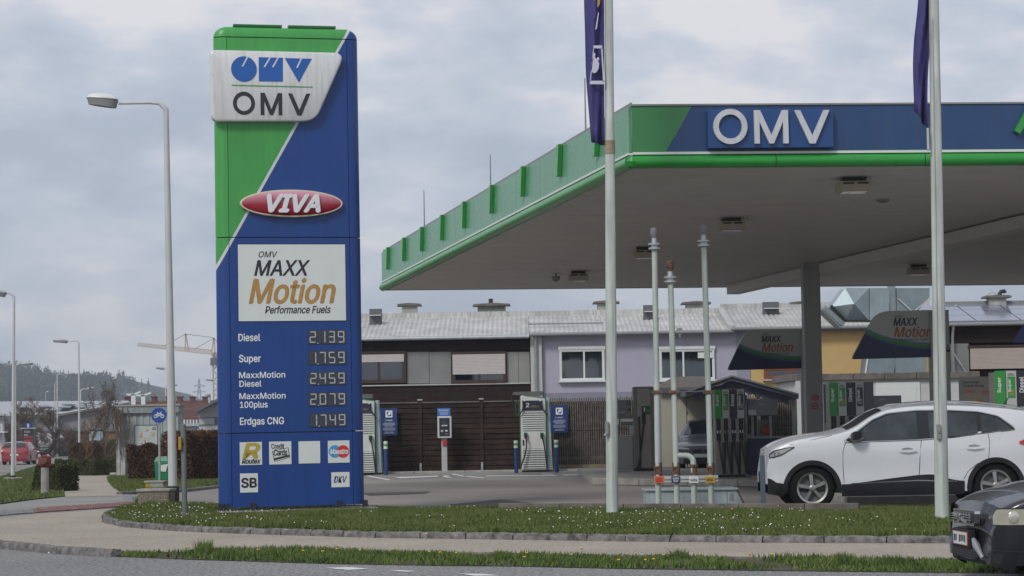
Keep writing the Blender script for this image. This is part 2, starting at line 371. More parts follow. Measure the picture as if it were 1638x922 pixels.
# verge soil
verge = [(178, 891)] + vbot[1:] + [(1750, 905), (1570, 901), (1400, 898), (1220, 895), (1000, 892), (820, 888.5), (700, 886), (520, 882), (400, 880), (300, 884), (190, 886)]
soil = mat('verge_soil', (.075, .06, .04), .95, var=.5, scale=4, bump=.6)
sheet('verge', verge, .008, soil, label='weedy strip between pavement and road')
# grass blades, numpy
def inpoly(x, y, poly):
    r = np.zeros(len(x), bool); n = len(poly); j = n - 1
    for i in range(n):
        xi, yi = poly[i]; xj, yj = poly[j]
        c = ((yi > y) != (yj > y)) & (x < (xj - xi) * (y - yi) / (yj - yi + 1e-12) + xi); r ^= c; j = i
    return r
def leafmat(name, cols, rough=.7, sub=0):
    m = bpy.data.materials.new(name); m.use_nodes = True; t = m.node_tree; b_ = t.nodes['Principled BSDF']; b_.inputs['Roughness'].default_value = rough; b_.inputs['Specular IOR Level'].default_value = .25
    ge = t.nodes.new('ShaderNodeNewGeometry'); rp = t.nodes.new('ShaderNodeValToRGB')
    for i, c in enumerate(cols):
        if i < 2: el = rp.color_ramp.elements[i]; el.position = i / (len(cols) - 1)
        else: el = rp.color_ramp.elements.new(i / (len(cols) - 1))
    for i, el in enumerate(rp.color_ramp.elements): el.color = tuple(cols[i]) + (1,)
    for i, el in enumerate(rp.color_ramp.elements): el.position = i / (len(cols) - 1)
    tcn = t.nodes.new('ShaderNodeTexCoord'); nn = t.nodes.new('ShaderNodeTexNoise'); nn.inputs['Scale'].default_value = 1.2; nn.inputs['Detail'].default_value = 4; t.links.new(tcn.outputs['Object'], nn.inputs[0])
    ma = t.nodes.new('ShaderNodeMath'); ma.operation = 'MULTIPLY_ADD'; ma.inputs[1].default_value = .55; t.links.new(ge.outputs['Random Per Island'], ma.inputs[0])
    mb = t.nodes.new('ShaderNodeMath'); mb.operation = 'MULTIPLY_ADD'; mb.inputs[1].default_value = 1.3; mb.inputs[2].default_value = -.42; t.links.new(nn.outputs[0], mb.inputs[0]); t.links.new(mb.outputs[0], ma.inputs[2])
    t.links.new(ma.outputs[0], rp.inputs[0]); t.links.new(rp.outputs[0], b_.inputs['Base Color'])
    MATS[name] = m; return m
grassm = leafmat('grass_blades', [(.045, .06, .016), (.068, .10, .022), (.105, .145, .032), (.125, .14, .045), (.19, .165, .085)])
def triobj(name, V, m, **k):                    # V: (n,3,3) triangles
    n = len(V); me = bpy.data.meshes.new(name); me.vertices.add(n * 3); me.vertices.foreach_set('co', V.reshape(-1).astype(np.float32))
    me.loops.add(n * 3); me.loops.foreach_set('vertex_index', np.arange(n * 3, dtype=np.int32)); me.polygons.add(n)
    me.polygons.foreach_set('loop_start', np.arange(0, n * 3, 3, dtype=np.int32)); me.polygons.foreach_set('loop_total', np.full(n, 3, np.int32)); me.update(); me.validate()
    me.materials.append(m); o = bpy.data.objects.new(name, me); C.objects.link(o)
    if k.get('parent'): o.parent = k['parent']
    tag(o, k.get('label'), k.get('cat'), k.get('group'), k.get('kind')); return o
dropv = np.vectorize(drop)
def blades(name, pix, n, h, wd, z, m, label, world=False, bias=0, clump=None):
    poly = [(p[0], p[1]) for p in pix] if world else [(q.x, q.y) for q in (G(*p) for p in pix)]
    xa = np.array([p[0] for p in poly]); ya = np.array([p[1] for p in poly])
    x = np.random.uniform(xa.min(), xa.max(), n * 4); y = np.random.uniform(ya.min(), ya.max(), n * 4)
    k = inpoly(x, y, poly)
    if clump is not None:
        k &= (np.sin(x * clump[0]) + np.sin(x * clump[0] * 2.37 + 1 + y) + np.random.uniform(-1, 1.2, len(x))) > clump[1]
    x = x[k][:n]; y = y[k][:n]; n = len(x)
    a = np.random.uniform(0, PI, n); hh = h * np.random.uniform(.45, 1.25, n) * (1 + .35 * np.sin(x * 1.7) * np.sin(y * 1.3)); ww = wd * np.random.uniform(.6, 1.3, n) * .5
    lx, ly = np.random.normal(0, .35, n) * hh, np.random.normal(0, .35, n) * hh; zz = z - dropv(x, y)
    V = np.zeros((n, 3, 3)); V[:, 0] = np.stack([x - np.cos(a) * ww, y - np.sin(a) * ww, zz], 1); V[:, 1] = np.stack([x + np.cos(a) * ww, y + np.sin(a) * ww, zz], 1)
    V[:, 2] = np.stack([x + lx, y + ly, zz + hh], 1)
    return triobj(name, V, m, label=label, cat='grass', kind='stuff')
blades('island_grass', isl + isl_back, 210000, .058, .020, LZ, grassm, 'short green grass on the island')
blades('lawn_grass', lawnL, 60000, .06, .03, .018, grassm, 'short grass of the left lawn')
blades('hedge_grass', lawnR, 50000, .06, .03, .02, grassm, 'grass under the hedges')
weedm = leafmat('weeds', [(.04, .06, .016), (.065, .11, .024), (.11, .16, .036), (.17, .16, .07)])
vp = verge
blades('verge_grass', vp, 24000, .052, .022, .01, weedm, 'ragged weeds and grass tufts along the road edge', clump=(2.3, -.55))
def tuft(px, py, n, h, r):
    c = G(px, py); a = np.random.uniform(0, 2 * PI, n); rr = r * np.sqrt(np.random.uniform(0, 1, n)); x = c.x + rr * np.cos(a); y = c.y + rr * np.sin(a)
    hh = h * np.random.uniform(.5, 1.1, n); V = np.zeros((n, 3, 3)); z = c.z + .02
    V[:, 0] = np.stack([x - .006, y, np.full(n, z)], 1); V[:, 1] = np.stack([x + .006, y, np.full(n, z)], 1); V[:, 2] = np.stack([x + np.random.normal(0, .3, n) * hh, y + np.random.normal(0, .2, n) * hh, z + hh], 1); return V
Vt = [tuft(px, py, 160, h, .09) for px, py, h in ((328, 889, .17), (325, 891, .13), (430, 889, .09), (640, 895, .08), (1350, 906, .12), (1430, 910, .12), (800, 898, .1), (230, 820, .12), (262, 816, .15), (224, 812, .22), (243, 814, .16), (1085, 897, .1))]
triobj('weed_tufts', np.concatenate(Vt), weedm, label='taller grass tufts at the verge and stone block', cat='grass', kind='stuff')
# daisies
daisym = mat('daisy_white', (.8, .8, .78), .7, var=0)
poly = [(q.x, q.y) for q in (G(*p) for p in isl + isl_back)]
n = 9000; x = np.random.uniform(-8, 9, n); y = np.random.uniform(24, 40, n); k = inpoly(x, y, poly)
k &= (np.sin(x * 2.3 + 1) * np.sin(y * 1.9) + np.sin(x * .9) * .6 + np.random.uniform(-1, 1, n)) > .95
x = x[k][:460]; y = y[k][:460]; V = []
for i in range(len(x)):
    r_ = random.uniform(.004, .009); z = LZ + .05 + random.uniform(0, .03); t_ = random.uniform(-.8, .2)
    c = [(x[i] + r_ * math.cos(a), y[i] + r_ * math.sin(a) * .8, z + r_ * math.sin(a) * .7) for a in [PI / 3 * q for q in range(6)]]
    for q in range(1, 5): V.append([c[0], c[q], c[q + 1]])
triobj('daisies', np.array(V), daisym, label='white daisies scattered in the island grass', cat='daisies', kind='stuff')
# dandelions: individuals
yel = mat('dandelion_yellow', (.72, .45, .02), .7, var=.1)
stemm = mat('stem_green', (.07, .13, .03), .7)
dand = T('dandelion', 'yellow dandelion flowering in the verge or at the island edge', 'dandelion', (0, 0, 0), group='yellow dandelions')
b = B(); b.lathe([(.002, .10), (.02, .108), (.026, .117), (.015, .124)], n=9); mk('flower', b, yel, dand, smooth=True)
b = B(); b.tube([(0, 0, 0), (.01, 0, .05), (0, 0, .105)], .003, 5); mk('stem', b, stemm, dand)
dl = [(180, 888), (516, 893), (539, 889), (576, 891), (628, 890), (687, 894), (704, 895), (730, 896), (839, 903), (843, 896), (931, 888), (914, 899), (990, 908), (1033, 908), (1062, 900), (1046, 907), (1200, 898), (1235, 899), (299, 886), (338, 885), (413, 890), (485, 892)]
for i, (px, py) in enumerate(dl):
    g = G(px, py + 3)
    if i == 0: dand.location = g; dand.scale = (.62, .62, .8)
    else: dup(dand, g, random.uniform(0, 6))
for px, py in ((1171, 821), (1203, 822), (1245, 816), (682, 862)):
    g = G(px, py + 4, LZ) if py < 850 else G(px, py + 4); dup(dand, g, 0)
litter = B(); litter.grid([[(i * .03, j * .03, .02 * random.random()) for i in range(6)] for j in range(3)])
o = mk('paper_scrap', litter, whitep, loc=G(76, 886)); tag(o, 'crumpled white paper scrap lying at the kerb', 'litter')
# kerbs of single stones
def kerb(name, label, pts, ln, wd, h, m, inset=1, z0=-.05, jit=.006):
    root = T(name, label, None, kind='structure')
    P_ = [Vector((p.x, p.y, 0)) for p in pts]; seg = []
    for i in range(len(P_) - 1):
        L_ = (P_[i + 1] - P_[i]).length; n_ = max(1, round(L_ / ln))
        for k_ in range(n_): seg.append((P_[i].lerp(P_[i + 1], k_ / n_), P_[i].lerp(P_[i + 1], (k_ + 1) / n_)))
    for a, c in seg:
        d_ = (c - a); L_ = d_.length; d_.normalize(); nrm = Vector((-d_.y, d_.x, 0)) * inset
        b = B(); nx_, ny_ = max(2, int(L_ / .10)), 3; g0 = .008; rows = []
        prof = [(0, z0), (.0, h * .45), (.008, h * .88), (.03, h), (wd * .6, h), (wd, h), (wd, z0)]
        for i in range(nx_ + 1):
            s_ = g0 + (L_ - 2 * g0) * i / nx_; row = []
            for w_, z_ in prof:
                j = random.uniform(-jit, jit); jz = random.uniform(-jit, jit) * (z_ > z0)
                q = a + d_ * s_ + nrm * (w_ + j); row.append((q.x, q.y, z_ + jz + gz(q.x, q.y)))
            rows.append(row)
        b.grid(rows, flip=(inset < 0)); k0 = len(prof)
        b.f.append(tuple(range(k0))); b.m.append(0); b.f.append(tuple(reversed(range(k0 * nx_, k0 * (nx_ + 1))))); b.m.append(0)
        mk('kerb_stone', b, m, root, smooth=True)
    return root
kp = [G(*p) for p in [(170, 825), (163, 830), (167, 838), (200, 845), (285, 851.5), (400, 856), (600, 862), (820, 865), (1000, 868), (1220, 870), (1520, 871), (1700, 872)]]
kerb('island_kerb', 'rough granite kerb round the grass island', kp, .62, .11, .085, granite, 1, jit=.012)
kp = [G(*p) for p in kerbL]
kerb('road_kerb', 'rough granite kerb along the road at lower left', kp, .9, .14, .085, granite, 1)
kp = [G(*p) for p in [(195, 792), (219, 790.5), (300, 787), (352, 781), (420, 775)]]
kerb('hedge_kerb', 'low kerb below the hedge grass', kp, .9, .14, .07, granite, 1)
kp = [G(*p) for p in walk[4:14]]
kerb('verge_edging', 'thin concrete edging between pavement and verge', [Vector((p.x, p.y - .04, 0)) for p in kp], 1.0, .05, .03, dconcrete, 1, jit=.002)
# concrete edging behind the grass: segments
root = T('concrete_edging', 'long concrete edging behind the grass, in front of the forecourt', None, kind='structure')
ep = [G(800, 822), G(1000, 823), G(1185, 823.5), G(1290, 824), G(1376, 824)]
for i in range(len(ep) - 1):
    a, c = ep[i], ep[i + 1]; n_ = max(1, round((c - a).length / 1.0))
    for k_ in range(n_):
        p, q = a.lerp(c, k_ / n_), a.lerp(c, (k_ + 1) / n_); d_ = (q - p).normalized() * .004
        b = B(); hh = .165 + random.uniform(-.004, .004) + (.03 if i == 3 and k_ else 0); b.obox((p.x + d_.x, p.y + d_.y + .06, hh / 2), (q.x - d_.x, q.y - d_.y + .06, hh / 2), hh, .12); mk('kerb_stone', b, dconcrete, root, bev=.008)
# forecourt marks
for q in ([(585, 762), (590, 761.5), (626, 768), (620, 768.6)], [(631, 764), (718, 761), (718, 762), (640, 765.5)], [(705, 761), (723, 764), (719, 764.6), (700, 762)], [(724, 758), (744, 762), (741, 762.6), (722, 759)], [(748, 762), (776, 764.5), (772, 765.3), (745, 763)], [(778, 761.3), (890, 760.4), (890, 761.4), (776, 762.3)], [(900, 759.5), (968, 758.6), (968, 759.6), (900, 760.6)], [(868, 758), (886, 759.6), (884, 760.2), (866, 758.6)]):
    tag(sheet('parking_line', q, .003, linem), 'white parking line painted near the chargers')
tarm = aggregate('tar_patch', (.07, .068, .064), (.12, .115, .11), 60, (.5, 0), .3)
for q in ([(715, 808), (800, 799), (860, 806), (905, 809), (900, 812), (760, 812)], [(580, 789), (690, 786), (680, 790), (590, 793)]):
    tag(sheet('tar_patch', q, .002, tarm), 'dark repair patch in the forecourt asphalt')
# ================================================================== CANOPY
HS = 5.40                                     # soffit height
HF = 4.97                                     # the roof falls gently towards its far edge
Nn = onheight(1012, 270, HS); Fa = onheight(614, 466, HF); Fa.z = HS
sd = (Fa - Nn); sd.z = 0; LS = sd.length; sd.normalize(); FALL = (HS - HF) / (Fa.y - Nn.y)
def fallz(Y): return -FALL * max(0, Y - Nn.y)
def onsoffit(px, py):
    z = HS
    for _ in range(12): g = onheight(px, py, z); z = HS + fallz(g.y)
    return g
fd = Vector((1, .075, 0)).normalized(); LF = 21.0
Nr = Nn + fd * LF; Fr_ = Fa + Vector((1, .10, 0)).normalized() * 27
canroot = T('station_canopy', 'large flat fuel station canopy with green and blue fascia and a green tube rim', 'canopy', (Nn.x, Nn.y, HS))
L0 = Vector((Nn.x, Nn.y, HS))
pale = mat('pale_green_panel', (.10, .31, .17), .28, var=.14, streak=.25, scale=1.5)
fgreen = mat('fascia_green', (.036, .20, .06), .35, var=.12, scale=2, streak=.15)
fblue = mat('fascia_blue', (.013, .052, .15), .35, var=.10, scale=2, streak=.15)
soff = mat('soffit_boards', (.60, .575, .54), .55, var=.06, scale=1.2)
tubeg = mat('tube_green', (.018, .26, .035), .3, var=.08, coat=.3)
HT = .785
def HTF(v): return .985 + .025 * (1 - v)   # v: 0 = far corner, 1 = near corner
def loc(p): return (p.x - L0.x, p.y - L0.y, p.z - L0.z)
# soffit: base slab + boards
inn = .12
def cpt(u, v): # u along front 0..1, v front->back 0..1
    a = Nn.lerp(Nr, u); c = Fa.lerp(Fr_, u); return a.lerp(c, v)
b = B()
p = [cpt(0, 0), cpt(1, 0), cpt(1, 1), cpt(0, 1)]
b.prismz([loc(q)[:2] for q in p], .07, .5); mk('roof_slab', b, dgrey, canroot)
b = B(); nb = 84
for i in range(nb):
    v0, v1 = (i + .04) / nb, (i + .96) / nb; q = [cpt(.004, v0), cpt(.995, v0), cpt(.995, v1), cpt(.004, v1)]
    b.prismz([loc(t)[:2] for t in q], .03 + random.uniform(0, .004), .075)
mk('soffit_board', b, soff, canroot, kind='stuff')
# fascia sides: panels
def fascia(A, D, name_m, n, z0, z1, off, gap=.006):
    d_ = (D - A); L_ = d_.length; d_.normalize(); nr = Vector((d_.y, -d_.x, 0))
    for i in range(n):
        a = A + d_ * (L_ * i / n + gap); c = A + d_ * (L_ * (i + 1) / n - gap)
        ha, hc = HTF(i / n), HTF((i + 1) / n); vs = []
        for q_, h_ in ((a + nr * off, ha), (c + nr * off, hc), (c, hc), (a, ha)): l_ = loc(q_); vs += [(l_[0], l_[1], z0), (l_[0], l_[1], h_)]
        bb = B(); bb.add(vs, [(0, 2, 3, 1), (2, 4, 5, 3), (4, 6, 7, 5), (6, 0, 1, 7), (1, 3, 5, 7), (0, 6, 4, 2)]); yield bb, name_m
for bb, m_ in fascia(Fa, Nn, pale, 12, .26, .26 + HT, .05): mk('side_fascia_panel', bb, m_, canroot)
Z0F, Z1F = .262, .985
Mf = rmat(L0, math.atan2(fd.y, fd.x))           # front plane frame: x along front
def fpt(px, py): return onplane(px, py, Mf)
frt = T('front_fascia', None, None); frt.parent = canroot
frt.rotation_euler = (0, 0, math.atan2(fd.y, fd.x))
xa, _z = fpt(1065, 243); xb, _z = fpt(1105, 166)
b = B(); b.prism([(0, Z0F), (xa, Z0F), (xb, Z1F), (0, Z1F)], -.05, 0); mk('green_panel', b, fgreen, frt)
xe = LF; prev0, prev1 = xa + .004, xb + .004
cuts_ = [fpt(1330, 200)[0], fpt(1485, 200)[0], fpt(1700, 200)[0], 12, 16, xe]
for c_ in cuts_:
    b = B(); b.prism([(prev0, Z0F), (c_ - .004, Z0F), (c_ - .004, Z1F), (prev1, Z1F)], -.05, 0); mk('blue_panel', b, fblue, frt); prev0 = prev1 = c_ + .004
b = B(); b.box(-.01, xe, -.075, .02, Z1F + .003, Z1F + .03); mk('top_edging', b, mgrey, frt)
b = B(); b.box(0, xe, -.085, 0, .212, .25); mk('white_strip', b, plain_white, frt)
b = B(); b.box(0, xe, -.06, 0, .2505, .261); mk('green_strip', b, fgreen, frt)
# sign plate + letters
x0, z0 = fpt(1130, 240); x1, z1 = fpt(1328, 178)
b = B(); b.box(x0, x1, -.20, -.05, z0, z1); mk('sign_box', b, mat('sign_blue', (.013, .058, .19), .35, var=.05), frt, bev=.01)
lm = mat('letter_white', (.55, .56, .59), .35, var=.04, streak=.2)
def ringpoly(b, cx, cz, ro, ri, y0, y1, n=40, sx=1):
    o_ = circ(cx, cz, ro * sx, ro, n); i_ = circ(cx, cz, ri * sx, ri, n); k0 = len(b.v)
    vs = [(x, y0, z) for x, z in o_] + [(x, y0, z) for x, z in i_] + [(x, y1, z) for x, z in o_] + [(x, y1, z) for x, z in i_]
    fs = []
    for i in range(n):
        j = (i + 1) % n; fs += [(i, j, n + j, n + i), (i, 2 * n + i, 2 * n + j, j), (n + i, n + j, 3 * n + j, 3 * n + i), (2 * n + i, 3 * n + i, 3 * n + j, 2 * n + j)]
    b.add(vs, [tuple(reversed(f)) for f in fs])
def omv(parent, fo, fm, fv, y0, y1, m, sw):
    # each f = (x0,z0,x1,z1)
    b = B(); cx, cz = (fo[0] + fo[2]) / 2, (fo[1] + fo[3]) / 2; ro = (fo[3] - fo[1]) / 2; ringpoly(b, cx, cz, ro, ro - sw, y0, y1, sx=(fo[2] - fo[0]) / 2 / ro); mk('letter_o', b, m, parent)
    x0, z0, x1, z1 = fm; w_ = x1 - x0; s = sw * .95; c = (x0 + x1) / 2
    b = B(); b.prism([(x0, z0), (x0 + s, z0), (x0 + s, z1 - s * 2.2), (c - s * .42, z0), (c + s * .42, z0), (x1 - s, z1 - s * 2.2), (x1 - s, z0), (x1, z0), (x1, z1), (x1 - s * 1.15, z1), (c, z0 + s * 1.6), (x0 + s * 1.15, z1), (x0, z1)], y0, y1); mk('letter_m', b, m, parent)
    x0, z0, x1, z1 = fv; c = (x0 + x1) / 2
    b = B(); b.prism([(x0, z1), (c - s * .55, z0), (c + s * .55, z0), (x1, z1), (x1 - s * 1.12, z1), (c, z0 + s * 1.5), (x0 + s * 1.12, z1)], y0, y1); mk('letter_v', b, m, parent)
def fr4(f, a, b_, c, d_): x0, z0 = f(a, (b_ + d_) / 2)[0], f((a + c) / 2, d_)[1]; x1, z1 = f(c, (b_ + d_) / 2)[0], f((a + c) / 2, b_)[1]; return x0, z0, x1, z1
omv(frt, fr4(fpt, 1137, 178, 1191, 234), fr4(fpt, 1202, 180, 1256, 233), fr4(fpt, 1266, 180, 1322, 233), -.26, -.2, lm, .088)
# right hand green slash
x0, z0 = fpt(1623, 214); b = B(); b.obox((x0, -.11, z0), (x0 + .30, -.11, z0 + .52), .10, .1); mk('green_slash', b, tubeg, frt)
x0, z0 = fpt(1316, 166);
# tube rim: segments
rt = .105; zt_ = rt - .0
b = B(); x = 0; ends = [fpt(1240, 262)[0], fpt(1478, 262)[0], 10.0, 13, 16, LF]
x = .02
for e_ in ends:
    b = B(); b.tube([(x, -.02, zt_), (e_ - .012, -.02, zt_)], rt, 20); mk('rim_tube', b, tubeg, frt, smooth=True); x = e_ + .0
b = B()
nseg = 8
for i in range(nseg):
    b = B(); a = Nn.lerp(Fa, i / nseg); c = Nn.lerp(Fa, (i + 1) / nseg); d_ = (c - a).normalized() * .006
    o_ = Vector((-.02, 0, HS + zt_)); a = Vector((a.x, a.y, 0)) + d_ + o_; c = Vector((c.x, c.y, 0)) - d_ + o_
    b.tube([loc(a), loc(c)], rt, 20); mk('rim_tube', b, tubeg, canroot, smooth=True)
b = B(); b.lathe([(0.001, -rt), (rt * .7, -rt * .7), (rt, 0), (rt * .7, rt * .7), (.001, rt)], (0, -.02, zt_), 20); mk('rim_corner', b, tubeg, canroot, smooth=True)
fl = loc(Fa); b = B(); b.lathe([(0.001, -rt), (rt * .7, -rt * .7), (rt, 0), (rt * .7, rt * .7), (.001, rt)], (fl[0] - .02, fl[1], zt_), 20); mk('rim_corner', b, tubeg, canroot, smooth=True)
nr = Vector((sd.y, -sd.x, 0)) * -1
b = B(); a = Nn + nr * 0; q = [Nn + nr * .075, Fa + nr * .075, Fa, Nn]; b.prismz([loc(t)[:2] for t in q], .212, .25); mk('white_strip', b, plain_white, canroot)
b = B(); b.obox(Vector(loc(Nn)) + Vector((0, 0, 1.0)), Vector(loc(Fa)) + Vector((0, 0, 1.025)), .10, .026); mk('top_edging', b, mgrey, canroot)
# far and right sides
b = B(); q = [Fa, Fr_, Fr_ + Vector((0, .08, 0)), Fa + Vector((0, .08, 0))]; b.prismz([loc(t)[:2] for t in q], .02, 1.1); mk('rear_fascia', b, fgreen, canroot)
b = B(); q = [Nr, Fr_, Fr_ + Vector((.08, 0, 0)), Nr + Vector((.08, 0, 0))]; b.prismz([loc(t)[:2] for t in q], .02, 1.07); mk('end_fascia', b, fblue, canroot)
# ribs on the side fascia
Ms = rmat(L0, math.atan2(-sd.y, -sd.x))
for px in (625, 651, 680, 713, 749, 794, 845, 905, 966):
    r_ = ray(px, 300); # intersect vertical side plane
    n_ = Vector((sd.y, -sd.x, 0)); t = (Nn - Vector((0, 0, 0))).dot(n_) / Vector((r_.x, r_.y, 0)).dot(n_); s_ = (Vector((r_.x, r_.y, 0)) * t - Vector((Nn.x, Nn.y, 0))).dot(sd)
    c = sd * s_; b = B(); o1 = nr * .06
    hh_ = HTF(1 - s_ / LS); zt1 = hh_ + .02; zb1 = .2 + (hh_ - .2) * .33; lean = sd * .13
    a1 = c + o1; a2 = c + nr * .14
    for s2, (t1, t2) in enumerate([(0, 1)]):
        h_ = sd * .07
        vs = [a1 - h_ + lean, a2 - h_ + lean, a2 + h_ + lean, a1 + h_ + lean, a1 - h_, a2 - h_, a2 + h_, a1 + h_]
        vs = [(v.x, v.y, zb1 if k < 4 else zt1) for k, v in enumerate(vs)]
        b.add(vs, [(0, 3, 2, 1), (4, 5, 6, 7), (0, 1, 5, 4), (1, 2, 6, 5), (2, 3, 7, 6), (3, 0, 4, 7)])
    mk('fascia_rib', b, tubeg, canroot)
# lightning rods
for px, yt, yb in ((679, 283, 372), (785, 233, 308), (937, 120, 215)):
    r_ = ray(px, 300); n_ = Vector((sd.y, -sd.x, 0)); t = Nn.dot(n_) / Vector((r_.x, r_.y, 0)).dot(n_); Y = r_.y * t + .3
    a = P(px, yb, Y); c = P(px, yt, Y); b = B(); b.tube([loc(Vector((a.x, a.y, HS + 1.0))), loc(Vector((a.x, a.y, c.z)))], [.016, .010], 6); mk('lightning_rod', b, mgrey, canroot)
# beam under soffit
a = onsoffit(1172, 458); c = onsoffit(1638, 346); a.z = c.z = HS; d_ = (a - c).normalized(); c = c - d_ * 11
b = B(); b.obox(loc(Vector((a.x, a.y, HS - .10))), loc(Vector((c.x, c.y, HS - .10))), .24, .34)
mk('soffit_beam', b, mat('beam_grey', (.55, .54, .51), .5, var=.05), canroot)
cols_ = B()
# columns
colm = mat('column_grey', (.30, .30, .285), .5, var=.06, streak=.1)
CYc = 53.5; cp = P(1296, 440, CYc)
b = B(); b.box(cp.x - .20 - L0.x, cp.x + .20 - L0.x, CYc - .25 - L0.y, CYc + .25 - L0.y, -HS, -.15)
mk('column', b, colm, canroot, bev=.02)
sg = B(); mk_ = []
for py in (636, 650):
    q = P(1304, py, CYc - .3); bb = B(); ringpoly(bb, q.x - L0.x, q.z - HS, .075, .055, CYc - .27 - L0.y, CYc - .26 - L0.y, 20); bb.obox((q.x - L0.x - .05, CYc - .266 - L0.y, q.z - HS - .05), (q.x - L0.x + .05, CYc - .266 - L0.y, q.z - HS + .05), .014, .006); mk('round_ban_sticker', bb, redp, canroot)
cp = P(1700, 640, 47); b = B(); b.box(cp.x - .22 - L0.x, cp.x + .22 - L0.x, 46.8 - L0.y, 47.2 - L0.y, -HS, 0.03); mk('column', b, colm, canroot)
# the fall of the roof: shear every roof part towards the back
for o_ in [c for c in bpy.data.objects if c.parent == canroot and c != frt and c.name.split('.')[0] not in ('column', 'round_ban_sticker')]:
    for v_ in o_.data.vertices: v_.co.z += fallz(v_.co.y + L0.y)
# canopy lamps
beige = mat('lamp_beige', (.40, .35, .27), .5, var=.1)
def clamp_(px, py, wpx, label):
    g = onsoffit(px, py - 5); t = T('canopy_light', label, 'ceiling light', (g.x, g.y, g.z + .03), group='box lamps under the canopy'); w_ = wpx / (F / g.y)
    b = B(); b.box(-w_ * .36, w_ * .36, -w_ * .3, w_ * .3, -.05, -.001); mk('mounting_plate', b, black, t)
    b = B(); b.box(-w_ / 2, w_ / 2, -w_ / 2, w_ / 2, -.235, -.07); mk('housing', b, beige, t, bev=.02)
    b = B(); b.box(-w_ * .38, w_ * .38, -w_ * .38, w_ * .38, -.245, -.2351); mk('lens', b, mat('lens_glass', (.35, .36, .36), .15, var=.05), t)
    for s in (-1, 1):
        b = B(); b.box(s * w_ * .22 - w_ * .17, s * w_ * .22 + w_ * .17, -w_ / 2 - .004, -w_ / 2 - .0005, -.125, -.095); mk('vent_slot', b, black, t)
    b = B(); b.box(-w_ / 2 + .0, -w_ / 2 + .0, -.01, .01, -.1, -.1)
clamp_(1365, 293, 52, 'beige box lamp under the canopy, nearest to the camera')
clamp_(1170, 357, 41, 'beige box lamp under the canopy, right above the tallest vent pipe')
clamp_(1031, 403, 36, 'beige box lamp under the canopy beside the left vent pipe top')
clamp_(925, 441, 31, 'small box lamp near the far canopy edge left of the flagpole')
clamp_(1469, 431, 32, 'box lamp under the canopy just left of the right flagpole')
g = onsoffit(889, 440); b = B(); b.lathe([(.02, -.20), (.08, -.17), (.11, -.10), (.11, -.06), (.02, -.06), (.02, .03)], n=14); o = mk('dome_camera', b, mgrey, smooth=True, loc=(g.x, g.y, g.z + .03)); tag(o, 'small round camera dome under the far canopy edge', 'camera')
g = onsoffit(1412, 322); b = B(); b.lathe([(.05, -.06), (.12, -.03), (.12, .03)], n=14); o = mk('ceiling_sensor', b, mgrey, smooth=True, loc=(g.x, g.y, g.z + .03)); tag(o, 'small round sensor on the soffit behind the nearest lamp', 'sensor')
# ================================================================== PRICE PYLON
PY = Vector(P(371, 815, 36.0)); PY.z = .14; PRZ, PRY = R(13.5), R(-.17)
pyl = T('price_pylon', 'tall green and blue price pylon with white brand plate, oval badge and fuel prices', 'price sign', PY, PRZ, ry=PRY)
MP = rmat(PY, PRZ, PRY)
def u(px, py): return onplane(px, py, MP)
W_ = u(560, 440)[0] - u(366, 440)[0]          # width between the seams
XL = 0.0; XR = u(566, 690)[0] - .02
ZT = u(460, 62)[1]
# diagonal paint
ax_, az_ = u(552, 60); bx_, bz_ = u(349, 424)
def pylmat():
    m = bpy.data.materials.new('pylon_paint'); m.use_nodes = True; t = m.node_tree; b_ = t.nodes['Principled BSDF']; b_.inputs['Roughness'].default_value = .38
    tc = t.nodes.new('ShaderNodeTexCoord'); sp = t.nodes.new('ShaderNodeSeparateXYZ'); t.links.new(tc.outputs['Object'], sp.inputs[0])
    dx, dz = ax_ - bx_, az_ - bz_; L_ = math.hypot(dx, dz)   # signed distance: positive = right/below
    n_ = (dz / L_, -dx / L_)
    def mth(op, a, c=None, v=None):
        q = t.nodes.new('ShaderNodeMath'); q.operation = op
        for i, z in enumerate((a, c, v)):
            if z is None: continue
            if isinstance(z, (int, float)): q.inputs[i].default_value = z
            else: t.links.new(z, q.inputs[i])
        return q.outputs[0]
    dist = mth('ADD', mth('MULTIPLY', mth('SUBTRACT', sp.outputs[0], bx_), n_[0]), mth('MULTIPLY', mth('SUBTRACT', sp.outputs[2], bz_), n_[1]))
    isb = mth('GREATER_THAN', dist, .022); isw = mth('GREATER_THAN', dist, -.022)
    ns = t.nodes.new('ShaderNodeTexNoise'); mpn = t.nodes.new('ShaderNodeMapping'); mpn.inputs['Scale'].default_value = (9, 9, .5); t.links.new(tc.outputs['Object'], mpn.inputs[0]); t.links.new(mpn.outputs[0], ns.inputs[0]); ns.inputs['Scale'].default_value = 1.5; ns.inputs['Detail'].default_value = 6
    n2 = t.nodes.new('ShaderNodeTexNoise'); t.links.new(tc.outputs['Object'], n2.inputs[0]); n2.inputs['Scale'].default_value = 1.1; n2.inputs['Detail'].default_value = 5
    va = mth('MULTIPLY_ADD', ns.outputs[0], .35, mth('MULTIPLY_ADD', n2.outputs[0], .35, .65))
    m1 = t.nodes.new('ShaderNodeMixRGB'); t.links.new(isw, m1.inputs[0]); m1.inputs[1].default_value = (.052, .30, .065, 1); m1.inputs[2].default_value = (.55, .57, .57, 1)
    m2 = t.nodes.new('ShaderNodeMixRGB'); t.links.new(isb, m2.inputs[0]); t.links.new(m1.outputs[0], m2.inputs[1]); m2.inputs[2].default_value = (.006, .045, .205, 1)
    sc = t.nodes.new('ShaderNodeVectorMath'); sc.operation = 'SCALE'; t.links.new(m2.outputs[0], sc.inputs[0]); t.links.new(va, sc.inputs[3]); t.links.new(sc.outputs[0], b_.inputs['Base Color'])
    return m
pm = pylmat()
